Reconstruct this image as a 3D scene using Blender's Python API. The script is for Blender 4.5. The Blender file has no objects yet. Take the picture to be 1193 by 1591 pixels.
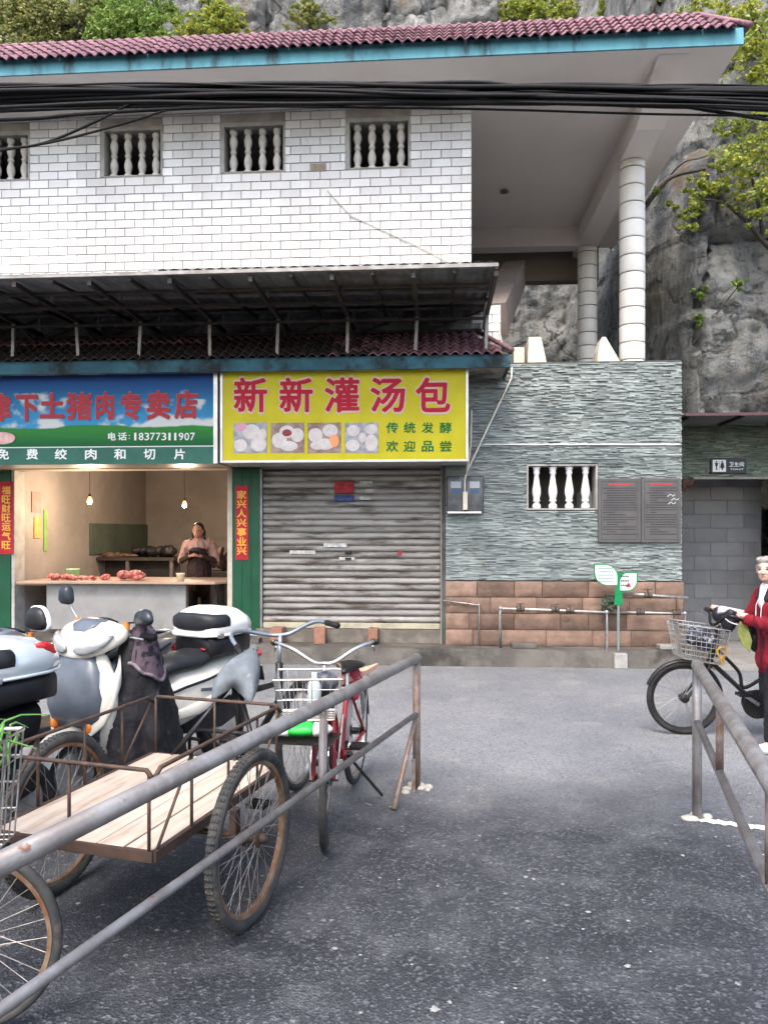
import bpy, bmesh, math, random
import numpy as np
from mathutils import Vector, Matrix, Euler, noise as mn

SC = bpy.context.scene
COL = SC.collection
R = math.radians
PI = math.pi
random.seed(7)

# ---------------------------------------------------------------- camera
F_PX = 1195.0            # focal length in pixels of the 1193 x 1591 photograph
W_PX, H_PX = 1193.0, 1591.0
HOR = 825.0              # row of the horizon
CAM_Z = 1.62
TH = R(4.0)
CT, ST = math.cos(TH), math.sin(TH)
cam_d = bpy.data.cameras.new('camera')
cam = bpy.data.objects.new('camera', cam_d)
COL.objects.link(cam)
cam.location = (0, 0, CAM_Z)
cam.rotation_euler = (R(90), 0, TH)
cam_d.sensor_fit = 'VERTICAL'
cam_d.sensor_height = 36.0
cam_d.lens = 36.0 * F_PX / H_PX
cam_d.shift_y = (HOR - H_PX / 2) / H_PX
cam_d.clip_start = 0.05
cam_d.clip_end = 500
SC.camera = cam

# ---------------------------------------------------------------- sky and sun (soft, hazy daylight)
SUN_EL, SUN_AZ = 56.0, 195.0     # azimuth from +Y clockwise: the light comes from behind the camera
wd = bpy.data.worlds.new('World')
SC.world = wd
wd.use_nodes = True
nt = wd.node_tree
nt.nodes.clear()
sky = nt.nodes.new('ShaderNodeTexSky')
sky.sky_type = 'NISHITA'
sky.sun_disc = False
sky.sun_elevation = R(SUN_EL)
sky.sun_rotation = R(SUN_AZ)
sky.air_density = 1.0
sky.dust_density = 4.0
sky.ozone_density = 0.6
bg = nt.nodes.new('ShaderNodeBackground')
bg.inputs[1].default_value = 0.15
wo = nt.nodes.new('ShaderNodeOutputWorld')
nt.links.new(sky.outputs[0], bg.inputs[0])
nt.links.new(bg.outputs[0], wo.inputs[0])
sl = bpy.data.lights.new('sun', 'SUN')
sl.energy = 0.75
sl.angle = R(20)
sl.color = (1.0, 0.97, 0.93)
so = bpy.data.objects.new('sun', sl)
COL.objects.link(so)
_d = Vector((math.sin(R(SUN_AZ)) * math.cos(R(SUN_EL)), math.cos(R(SUN_AZ)) * math.cos(R(SUN_EL)), math.sin(R(SUN_EL))))
so.rotation_euler = _d.to_track_quat('Z', 'Y').to_euler()
so.location = (0, -5, 12)

SC.view_settings.view_transform = 'Standard'
SC.view_settings.look = 'None'
SC.view_settings.exposure = 1.85
SC.view_settings.gamma = 1.0
SC.view_settings.use_curve_mapping = False
SC.render.engine = 'CYCLES'
SC.cycles.use_denoising = True
SC.cycles.use_adaptive_sampling = True
SC.cycles.adaptive_threshold = 0.03
SC.cycles.max_bounces = 6
SC.cycles.diffuse_bounces = 3
SC.cycles.glossy_bounces = 3
SC.cycles.transmission_bounces = 4
SC.cycles.sample_clamp_indirect = 4.0
SC.cycles.caustics_reflective = False
SC.cycles.caustics_refractive = False

# ---------------------------------------------------------------- places
def wl(xc, d, z=0.0):
    """metres right of / ahead of the standpoint -> world"""
    return Vector((xc * CT - d * ST, xc * ST + d * CT, z))
def at(px, py, Y):
    u = (px - W_PX / 2) / F_PX
    t = Y / (u * ST + CT)
    return Vector((t * (u * CT - ST), Y, CAM_Z + t * (HOR - py) / F_PX))
def gnd(px, py, z=0.0):
    u = (px - W_PX / 2) / F_PX
    t = (CAM_Z - z) * F_PX / (py - HOR)
    return wl(u * t, t, z)
def atd(px, py, d):
    """point at distance d straight ahead"""
    return wl((px - W_PX / 2) / F_PX * d, d, CAM_Z + (HOR - py) / F_PX * d)

# ---------------------------------------------------------------- mesh builder
class MB:
    def __init__(s):
        s.v = []; s.f = []; s.m = []; s.t = []
        s.tint = 0.0
    def add(s, vs, fs, mi=0):
        b = len(s.v)
        s.v.extend([tuple(p) for p in vs])
        for f in fs:
            s.f.append([b + i for i in f]); s.m.append(mi); s.t.append(s.tint)
        return s
    def box(s, c, size, rot=None, mi=0, ch=0.0):
        hx, hy, hz = size[0] / 2, size[1] / 2, size[2] / 2
        if ch <= 0:
            vs = [Vector((x, y, z)) for x in (-hx, hx) for y in (-hy, hy) for z in (-hz, hz)]
            fs = [(0, 1, 3, 2), (4, 6, 7, 5), (0, 4, 5, 1), (2, 3, 7, 6), (0, 2, 6, 4), (1, 5, 7, 3)]
        else:
            bm = bmesh.new()
            bmesh.ops.create_cube(bm, size=1)
            for v in bm.verts: v.co = Vector((v.co.x * 2 * hx, v.co.y * 2 * hy, v.co.z * 2 * hz))
            bmesh.ops.bevel(bm, geom=bm.edges[:], offset=ch, segments=2, profile=0.5, affect='EDGES')
            vs = [v.co.copy() for v in bm.verts]
            bm.verts.index_update()
            fs = [[v.index for v in f.verts] for f in bm.faces]
            bm.free()
        M3 = rot.to_matrix() if isinstance(rot, Euler) else (rot if rot is not None else Matrix.Identity(3))
        c = Vector(c)
        return s.add([M3 @ p + c for p in vs], fs, mi)
    def bx(s, x0, x1, y0, y1, z0, z1, mi=0, ch=0.0):
        return s.box(((x0 + x1) / 2, (y0 + y1) / 2, (z0 + z1) / 2), (abs(x1 - x0), abs(y1 - y0), abs(z1 - z0)), None, mi, ch)
    def bar(s, a, b, w, h=None, mi=0, up=(0, 0, 1)):
        a = Vector(a); b = Vector(b); h = h or w
        d = (b - a); L = d.length; d.normalize()
        up = Vector(up)
        if abs(d.dot(up)) > 0.99: up = Vector((0, 1, 0))
        x = d.cross(up).normalized(); z = x.cross(d)
        M3 = Matrix((x, d, z)).transposed()
        return s.box((a + b) / 2, (w, L, h), M3, mi)
    def tube(s, pts, r, n=8, mi=0, closed=False, caps=True):
        pts = [Vector(p) for p in pts]
        N = len(pts)
        rs = list(r) if isinstance(r, (list, tuple)) else [r] * N
        tan = []
        for i in range(N):
            if closed: t = pts[(i + 1) % N] - pts[i - 1]
            elif i == 0: t = pts[1] - pts[0]
            elif i == N - 1: t = pts[-1] - pts[-2]
            else: t = (pts[i + 1] - pts[i]).normalized() + (pts[i] - pts[i - 1]).normalized()
            tan.append(t.normalized())
        up = Vector((0, 0, 1)) if abs(tan[0].z) < 0.9 else Vector((1, 0, 0))
        x = tan[0].cross(up).normalized()
        vs = []
        for i in range(N):
            x = (x - tan[i] * x.dot(tan[i])).normalized()
            y = tan[i].cross(x)
            for k in range(n):
                a = 2 * PI * k / n
                vs.append(pts[i] + (x * math.cos(a) + y * math.sin(a)) * rs[i])
        fs = []
        M = N if closed else N - 1
        for i in range(M):
            j = (i + 1) % N
            for k in range(n):
                fs.append((i * n + k, i * n + (k + 1) % n, j * n + (k + 1) % n, j * n + k))
        if caps and not closed:
            fs.append(tuple(range(n))[::-1]); fs.append(tuple((N - 1) * n + k for k in range(n)))
        return s.add(vs, fs, mi)
    def torus(s, c, Rr, r, nu=40, nv=10, axis='y', mi=0, sq=1.0):
        vs = []; fs = []
        for i in range(nu):
            a = 2 * PI * i / nu
            for k in range(nv):
                b = 2 * PI * k / nv
                q = Rr + r * math.cos(b); w = r * sq * math.sin(b)
                p = (q * math.cos(a), w, q * math.sin(a)) if axis == 'y' else ((q * math.cos(a), q * math.sin(a), w) if axis == 'z' else (w, q * math.cos(a), q * math.sin(a)))
                vs.append(Vector(p) + Vector(c))
        for i in range(nu):
            j = (i + 1) % nu
            for k in range(nv):
                l = (k + 1) % nv
                fs.append((i * nv + k, j * nv + k, j * nv + l, i * nv + l))
        return s.add(vs, fs, mi)
    def lathe(s, prof, c=(0, 0, 0), n=16, mi=0, M3=None, sq=1.0):
        """prof: (radius, height) pairs from the bottom up"""
        c = Vector(c); M3 = M3 or Matrix.Identity(3)
        vs = []; fs = []
        for (r, z) in prof:
            for k in range(n):
                a = 2 * PI * k / n
                vs.append(M3 @ Vector((r * math.cos(a), r * sq * math.sin(a), z)) + c)
        for i in range(len(prof) - 1):
            for k in range(n):
                l = (k + 1) % n
                fs.append((i * n + k, i * n + l, (i + 1) * n + l, (i + 1) * n + k))
        fs.append(tuple(range(n))[::-1]); fs.append(tuple((len(prof) - 1) * n + k for k in range(n)))
        return s.add(vs, fs, mi)
    def cyl(s, a, b, r, n=16, mi=0): return s.tube([a, b], r, n, mi)
    def ell(s, c, r, M3=None, nu=16, nv=10, mi=0):
        if not hasattr(r, '__len__'): r = (r, r, r)
        c = Vector(c); M3 = M3.to_matrix() if isinstance(M3, Euler) else (M3 or Matrix.Identity(3))
        vs = [M3 @ Vector((0, 0, -r[2])) + c]; fs = []
        for j in range(1, nv):
            ph = -PI / 2 + PI * j / nv
            for k in range(nu):
                a = 2 * PI * k / nu
                vs.append(M3 @ Vector((r[0] * math.cos(ph) * math.cos(a), r[1] * math.cos(ph) * math.sin(a), r[2] * math.sin(ph))) + c)
        vs.append(M3 @ Vector((0, 0, r[2])) + c)
        for k in range(nu):
            fs.append((0, 1 + (k + 1) % nu, 1 + k))
            fs.append((len(vs) - 1, 1 + (nv - 2) * nu + k, 1 + (nv - 2) * nu + (k + 1) % nu))
        for j in range(nv - 2):
            for k in range(nu):
                l = (k + 1) % nu
                fs.append((1 + j * nu + k, 1 + j * nu + l, 1 + (j + 1) * nu + l, 1 + (j + 1) * nu + k))
        return s.add(vs, fs, mi)
    def caps(s, p0, p1, r0, r1, n=12, mi=0):
        """tapered capsule"""
        p0 = Vector(p0); p1 = Vector(p1); d = (p1 - p0); L = d.length
        q = d.to_track_quat('Z', 'Y').to_matrix()
        prof = []
        for j in range(0, 5):
            a = -PI / 2 + PI / 2 * j / 4
            prof.append((max(r0 * math.cos(a), 1e-4), r0 * math.sin(a)))
        for j in range(0, 5):
            a = PI / 2 * j / 4
            prof.append((max(r1 * math.cos(a), 1e-4), L + r1 * math.sin(a)))
        return s.lathe(prof, p0, n, mi, q)
    def prism(s, poly, a0, a1, axis='y', mi=0):
        """poly: 2-D outline; axis: the direction it is extruded in"""
        def P(p, a):
            if axis == 'y': return (p[0], a, p[1])
            if axis == 'x': return (a, p[0], p[1])
            return (p[0], p[1], a)
        n = len(poly)
        vs = [P(p, a0) for p in poly] + [P(p, a1) for p in poly]
        fs = [tuple(range(n)), tuple(range(2 * n - 1, n - 1, -1))]
        for i in range(n):
            j = (i + 1) % n
            fs.append((i, i + n, j + n, j))
        return s.add(vs, fs, mi)
    def loft(s, rings, mi=0, caps=True):
        n = len(rings[0]); vs = [p for r in rings for p in r]; fs = []
        for i in range(len(rings) - 1):
            for k in range(n):
                l = (k + 1) % n
                fs.append((i * n + k, i * n + l, (i + 1) * n + l, (i + 1) * n + k))
        if caps:
            fs.append(tuple(range(n))[::-1]); fs.append(tuple((len(rings) - 1) * n + k for k in range(n)))
        return s.add(vs, fs, mi)
    def grid(s, fn, nu, nv, mi=0):
        vs = [fn(i / nu, j / nv) for j in range(nv + 1) for i in range(nu + 1)]
        fs = [(j * (nu + 1) + i, j * (nu + 1) + i + 1, (j + 1) * (nu + 1) + i + 1, (j + 1) * (nu + 1) + i) for j in range(nv) for i in range(nu)]
        return s.add(vs, fs, mi)
    def mesh(s, name, mats, smooth=False, fix=True):
        me = bpy.data.meshes.new(name)
        me.from_pydata([tuple(p) for p in s.v], [], s.f)
        mats = mats if isinstance(mats, (list, tuple)) else [mats]
        for m in mats: me.materials.append(m)
        if len(mats) > 1: me.polygons.foreach_set('material_index', s.m)
        if any(s.t):
            at_ = me.attributes.new('tint', 'FLOAT', 'FACE'); at_.data.foreach_set('value', s.t)
        if fix:
            bm = bmesh.new(); bm.from_mesh(me)
            bmesh.ops.recalc_face_normals(bm, faces=bm.faces[:])
            bm.to_mesh(me); bm.free()
        if smooth:
            me.polygons.foreach_set('use_smooth', [True] * len(me.polygons))
        return me
    def build(s, name, mats, parent=None, smooth=False, w=True, fix=True, bevel=0, subd=0, auto=None):
        me = s.mesh(name, mats, smooth or auto is not None, fix)
        if auto is not None: me.set_sharp_from_angle(angle=R(auto))
        o = link(name, me, parent, w)
        if bevel:
            b = o.modifiers.new('bevel', 'BEVEL'); b.width = bevel; b.segments = 2; b.limit_method = 'ANGLE'; b.angle_limit = R(40)
        if subd:
            b = o.modifiers.new('subdivision', 'SUBSURF'); b.levels = subd; b.render_levels = subd
        return o

WM = {}
def link(name, data, parent=None, w=True, loc=None, rot=None, scale=None):
    o = bpy.data.objects.new(name, data)
    COL.objects.link(o)
    if parent is not None:
        o.parent = parent
        if w and parent.name in WM: o.matrix_parent_inverse = WM[parent.name].inverted()
    if loc is not None: o.location = loc
    if rot is not None: o.rotation_euler = rot
    if scale is not None: o.scale = scale
    return o
def tag(o, label=None, cat=None, group=None, kind=None):
    if label: o['label'] = label
    if cat: o['category'] = cat
    if group: o['group'] = group
    if kind: o['kind'] = kind
    return o
def thing(name, label, cat, loc=(0, 0, 0), rz=0.0, group=None):
    o = bpy.data.objects.new(name, None)
    COL.objects.link(o)
    o.empty_display_size = 0.1
    o.location = loc; o.rotation_euler = (0, 0, rz)
    WM[o.name] = Matrix.Translation(Vector(loc)) @ Matrix.Rotation(rz, 4, 'Z')
    return tag(o, label, cat, group)
def piece(name, me, parent, loc, rot=None, scale=None):
    """one of many alike pieces that share a mesh"""
    return link(name, me, parent, False, loc, rot, scale)
def stuff(o): o['kind'] = 'stuff'; return o
def applied(o, name=None):
    """bake an object's modifiers into its mesh"""
    dg = bpy.context.evaluated_depsgraph_get()
    me = bpy.data.meshes.new_from_object(o.evaluated_get(dg))
    old = o.data
    o.modifiers.clear(); o.data = me
    if old.users == 0: bpy.data.meshes.remove(old)
    return o

# ---------------------------------------------------------------- materials
MATS = {}
def M(name, c1, c2=None, rough=0.6, metal=0.0, scale=6.0, lo=0.35, hi=0.65, bump=0.0, bscale=60.0, rand=0.0, tint=0.0,
      c3=None, s3=2.0, lo3=0.55, hi3=0.75, spec=0.3, rvar=0.0, world=False, stretch=None, coat=0.0, em=None, ems=0.0, sheen=0.0):
    if name in MATS: return MATS[name]
    m = bpy.data.materials.new(name); m.use_nodes = True
    t = m.node_tree; N = t.nodes; L = t.links
    b = N['Principled BSDF']
    b.inputs['Roughness'].default_value = rough
    b.inputs['Metallic'].default_value = metal
    b.inputs['Specular IOR Level'].default_value = spec
    if coat: b.inputs['Coat Weight'].default_value = coat
    if sheen: b.inputs['Sheen Weight'].default_value = sheen
    if em is not None:
        b.inputs['Emission Color'].default_value = (*em, 1); b.inputs['Emission Strength'].default_value = ems
    tc = N.new('ShaderNodeTexCoord')
    co = tc.outputs['Object']
    if world:
        g = N.new('ShaderNodeNewGeometry'); co = g.outputs['Position']
    oi = None
    if rand or not world:
        oi = N.new('ShaderNodeObjectInfo')
        ad = N.new('ShaderNodeVectorMath'); ad.operation = 'ADD'
        mu = N.new('ShaderNodeMath'); mu.operation = 'MULTIPLY'; mu.inputs[1].default_value = 37.0
        L.new(oi.outputs['Random'], mu.inputs[0]); L.new(co, ad.inputs[0]); L.new(mu.outputs[0], ad.inputs[1])
        if not world: co = ad.outputs[0]
    if stretch:
        mp = N.new('ShaderNodeMapping'); mp.inputs['Scale'].default_value = stretch
        L.new(co, mp.inputs['Vector']); co = mp.outputs[0]
    def noise_(sc, det=6.0, rg=0.6):
        n = N.new('ShaderNodeTexNoise'); n.inputs['Scale'].default_value = sc; n.inputs['Detail'].default_value = det; n.inputs['Roughness'].default_value = rg
        L.new(co, n.inputs['Vector']); return n.outputs[0]
    def ramp(src, a, b_):
        r = N.new('ShaderNodeMapRange'); r.interpolation_type = 'SMOOTHSTEP'
        r.inputs['From Min'].default_value = a; r.inputs['From Max'].default_value = b_
        L.new(src, r.inputs['Value']); return r.outputs[0]
    def mix(fac, a, b_, mode='MIX'):
        x = N.new('ShaderNodeMix'); x.data_type = 'RGBA'; x.blend_type = mode
        if isinstance(fac, float): x.inputs[0].default_value = fac
        else: L.new(fac, x.inputs[0])
        for i, v in ((6, a), (7, b_)):
            if isinstance(v, tuple): x.inputs[i].default_value = (*v, 1)
            else: L.new(v, x.inputs[i])
        return x.outputs[2]
    c = c1
    if c2 is not None: c = mix(ramp(noise_(scale), lo, hi), c1, c2)
    if c3 is not None: c = mix(ramp(noise_(s3, 8.0, 0.65), lo3, hi3), c, c3)
    def brightness(val, amt, c):
        r = N.new('ShaderNodeMapRange'); r.inputs['To Min'].default_value = 1 - amt; r.inputs['To Max'].default_value = 1 + amt
        L.new(val, r.inputs['Value'])
        h = N.new('ShaderNodeHueSaturation'); L.new(r.outputs[0], h.inputs['Value'])
        if isinstance(c, tuple): h.inputs['Color'].default_value = (*c, 1)
        else: L.new(c, h.inputs['Color'])
        return h.outputs[0]
    if rand: c = brightness(oi.outputs['Random'], rand, c)
    if tint:
        a = N.new('ShaderNodeAttribute'); a.attribute_name = 'tint'
        c = brightness(a.outputs['Fac'], tint, c)
    if isinstance(c, tuple): b.inputs['Base Color'].default_value = (*c, 1)
    else: L.new(c, b.inputs['Base Color'])
    if rvar:
        r = N.new('ShaderNodeMapRange'); r.inputs['To Min'].default_value = max(0.03, rough - rvar); r.inputs['To Max'].default_value = min(1, rough + rvar)
        L.new(noise_(scale * 1.7), r.inputs['Value']); L.new(r.outputs[0], b.inputs['Roughness'])
    if bump:
        bp = N.new('ShaderNodeBump'); bp.inputs['Strength'].default_value = 1.0; bp.inputs['Distance'].default_value = bump
        L.new(noise_(bscale, 5.0), bp.inputs['Height']); L.new(bp.outputs[0], b.inputs['Normal'])
    MATS[name] = m
    return m

def text_mesh(body, size, bold=0.0, extrude=0.002, spacing=1.0, align='CENTER', shear=0.0):
    cu = bpy.data.curves.new('lettering', 'FONT')
    cu.body = body; cu.size = size; cu.offset = bold; cu.extrude = extrude
    cu.align_x = align; cu.align_y = 'CENTER'; cu.space_character = spacing; cu.shear = shear
    cu.resolution_u = 3
    o = bpy.data.objects.new('lettering', cu); COL.objects.link(o)
    dg = bpy.context.evaluated_depsgraph_get()
    me = bpy.data.meshes.new_from_object(o.evaluated_get(dg))
    bpy.data.objects.remove(o); bpy.data.curves.remove(cu)
    return me
def bold_copies(a, r, n):
    """thicken flat lettering: shifted copies, each a hair in front of the one before"""
    out = [a.copy()]
    for k in range(n):
        b = a.copy(); t = 2 * PI * k / n
        b[:, 0] += r * math.cos(t); b[:, 1] += r * math.sin(t)
        out.append(b)
    return out
TXT = {}
def text_arrays(s):
    if s not in TXT:
        me = text_mesh(s, 1.0, 0.0, 0.0)
        a = np.empty(len(me.vertices) * 3, dtype=np.float32); me.vertices.foreach_get('co', a)
        TXT[s] = (a.reshape(-1, 3).copy(), [list(p.vertices) for p in me.polygons])
        bpy.data.meshes.remove(me)
    return TXT[s]
def letters(s, fit, y, mat, parent, name, bold, depth):
    a, polys = text_arrays(s)
    cs = bold_copies(a, bold, 10) if bold else [a.copy()]
    mn_ = np.min([c.min(0) for c in cs], 0); mx_ = np.max([c.max(0) for c in cs], 0)
    fx, fz = fit(mn_, mx_)
    V = []; Fc = []
    for k, c in enumerate(cs):
        b = len(V)
        yy = y - depth - 0.00012 * k
        V += [(fx(p[0]), yy, fz(p[1])) for p in c]
        Fc += [[b + i for i in f] for f in polys]
    me = bpy.data.meshes.new(name); me.from_pydata(V, [], Fc); me.materials.append(mat)
    return link(name, me, parent, True)
def glyph(ch, x0, x1, y, z0, z1, mat, parent, name='character', bold=0.0, depth=0.002):
    """one character fitted into a box on a wall that faces -Y"""
    return letters(ch, lambda m0, m1: ((lambda v: x0 + (v - m0[0]) / max(1e-5, m1[0] - m0[0]) * (x1 - x0)), (lambda v: z0 + (v - m0[1]) / max(1e-5, m1[1] - m0[1]) * (z1 - z0))), y, mat, parent, name, bold, depth)
def line_text(s, x, y, z, h, mat, parent, name='lettering', bold=0.0, w=None, depth=0.002):
    def fit(m0, m1):
        k = h / (m1[1] - m0[1]); kx = k if w is None else w / (m1[0] - m0[0])
        return (lambda v: x + (v - (m0[0] + m1[0]) / 2) * kx), (lambda v: z + (v - (m0[1] + m1[1]) / 2) * k)
    return letters(s, fit, y, mat, parent, name, bold, depth)

# ================================================================ GROUND
def asphalt_material():
    m = bpy.data.materials.new('asphalt'); m.use_nodes = True
    t = m.node_tree; N = t.nodes; L = t.links; b = N['Principled BSDF']
    g = N.new('ShaderNodeNewGeometry'); P = g.outputs['Position']
    def noise_(sc, det, rg=0.6):
        n = N.new('ShaderNodeTexNoise'); n.inputs['Scale'].default_value = sc; n.inputs['Detail'].default_value = det; n.inputs['Roughness'].default_value = rg
        L.new(P, n.inputs['Vector']); return n.outputs[0]
    def mr(src, a, b_, c=0.0, d=1.0):
        r = N.new('ShaderNodeMapRange'); r.inputs['From Min'].default_value = a; r.inputs['From Max'].default_value = b_
        r.inputs['To Min'].default_value = c; r.inputs['To Max'].default_value = d
        L.new(src, r.inputs['Value']); return r.outputs[0]
    def mix(f, a, b_, mode='MIX'):
        x = N.new('ShaderNodeMix'); x.data_type = 'RGBA'; x.blend_type = mode
        L.new(f, x.inputs[0])
        for i, v in ((6, a), (7, b_)):
            if isinstance(v, tuple): x.inputs[i].default_value = (*v, 1)
            else: L.new(v, x.inputs[i])
        return x.outputs[2]
    sp = N.new('ShaderNodeSeparateXYZ'); L.new(P, sp.inputs[0])
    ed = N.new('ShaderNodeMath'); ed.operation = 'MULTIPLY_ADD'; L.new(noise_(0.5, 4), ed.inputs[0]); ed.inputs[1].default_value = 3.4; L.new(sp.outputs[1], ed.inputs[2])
    street = mr(ed.outputs[0], 5.7, 7.2)                                                    # paler asphalt tone far off, darker tone in the near lane
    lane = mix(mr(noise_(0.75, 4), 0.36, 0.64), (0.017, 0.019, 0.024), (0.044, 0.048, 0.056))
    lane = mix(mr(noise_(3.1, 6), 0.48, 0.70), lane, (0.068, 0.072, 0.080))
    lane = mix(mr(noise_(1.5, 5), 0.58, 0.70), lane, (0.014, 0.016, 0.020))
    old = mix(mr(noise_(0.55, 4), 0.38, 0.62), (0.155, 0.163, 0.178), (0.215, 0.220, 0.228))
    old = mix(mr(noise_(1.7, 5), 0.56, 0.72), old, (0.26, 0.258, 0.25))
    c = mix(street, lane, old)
    v = N.new('ShaderNodeTexVoronoi'); v.inputs['Scale'].default_value = 95.0; L.new(P, v.inputs['Vector'])
    sep = N.new('ShaderNodeSeparateColor'); L.new(v.outputs['Color'], sep.inputs[0])
    c = mix(mr(sep.outputs[0], 0.72, 1.0, 0.0, 0.65), c, (0.15, 0.157, 0.17))     # light chips of stone
    c = mix(mr(sep.outputs[1], 0.50, 1.0, 0.0, 0.55), c, (0.022, 0.023, 0.027))
    v2 = N.new('ShaderNodeTexVoronoi'); v2.inputs['Scale'].default_value = 26.0; L.new(P, v2.inputs['Vector'])
    sep2 = N.new('ShaderNodeSeparateColor'); L.new(v2.outputs['Color'], sep2.inputs[0])
    rare = mr(sep2.outputs[2], 0.93, 0.94)
    near = mr(v2.outputs['Distance'], 0.30, 0.18)
    mul = N.new('ShaderNodeMath'); mul.operation = 'MULTIPLY'; L.new(rare, mul.inputs[0]); L.new(near, mul.inputs[1])
    mul2 = N.new('ShaderNodeMath'); mul2.operation = 'MULTIPLY'; L.new(mul.outputs[0], mul2.inputs[0]); L.new(mr(noise_(0.8, 3), 0.45, 0.65), mul2.inputs[1])
    c = mix(mul2.outputs[0], c, (0.30, 0.30, 0.29))                            # scraps of paper and lime
    L.new(c, b.inputs['Base Color'])
    L.new(mr(noise_(1.2, 4), 0.3, 0.7, 0.48, 0.72), b.inputs['Roughness'])
    b.inputs['Specular IOR Level'].default_value = 0.4
    bp = N.new('ShaderNodeBump'); bp.inputs['Distance'].default_value = 0.006; bp.inputs['Strength'].default_value = 0.9
    L.new(v.outputs['Distance'], bp.inputs['Height'])
    bp2 = N.new('ShaderNodeBump'); bp2.inputs['Distance'].default_value = 0.02; bp2.inputs['Strength'].default_value = 0.7
    L.new(noise_(9.0, 5), bp2.inputs['Height']); L.new(bp.outputs[0], bp2.inputs['Normal'])
    L.new(bp2.outputs[0], b.inputs['Normal'])
    return m
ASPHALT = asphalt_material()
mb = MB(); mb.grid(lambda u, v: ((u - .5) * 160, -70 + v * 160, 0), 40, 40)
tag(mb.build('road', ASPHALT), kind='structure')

YW = 9.6          # plane of the upper wall and of the slate wall
PZ = 0.20         # pavement height
CONC = M('old_concrete', (0.075, 0.069, 0.062), (0.125, 0.115, 0.10), rough=0.85, scale=3, bump=0.006, bscale=25, c3=(0.032, 0.03, 0.026), s3=1.7, lo3=0.5, hi3=0.68, world=True)
CONC_L = M('pale_concrete', (0.23, 0.22, 0.205), (0.17, 0.16, 0.145), rough=0.85, scale=5, bump=0.004, bscale=40, world=True)
mb = MB()
mb.grid(lambda u, v: (-8 + u * 11.2, 9.27 + v * 1.0 + (0.02 * mn.noise((u * 40, 0, 3)) if v == 0 else 0), PZ + 0.008 * mn.noise((u * 60, v * 8, 1))), 160, 8)
mb.grid(lambda u, v: (-8 + u * 11.2, 9.27 - 0.035 * (1 - v) + 0.02 * mn.noise((u * 40, 0, 3)), v * PZ + (0.008 * mn.noise((u * 60, 0, 1)) if v == 1 else 0)), 160, 4)
tag(mb.build('pavement', CONC, smooth=True, fix=False), kind='structure')
# ramp that leads up to the toilet passage
mb = MB(); mb.prism([(3.2, 0.004), (9.0, 0.004), (9.0, 0.06), (3.2, 0.06)], 9.15, 13.5)
tag(mb.build('passage_floor', CONC_L), kind='structure')

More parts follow.
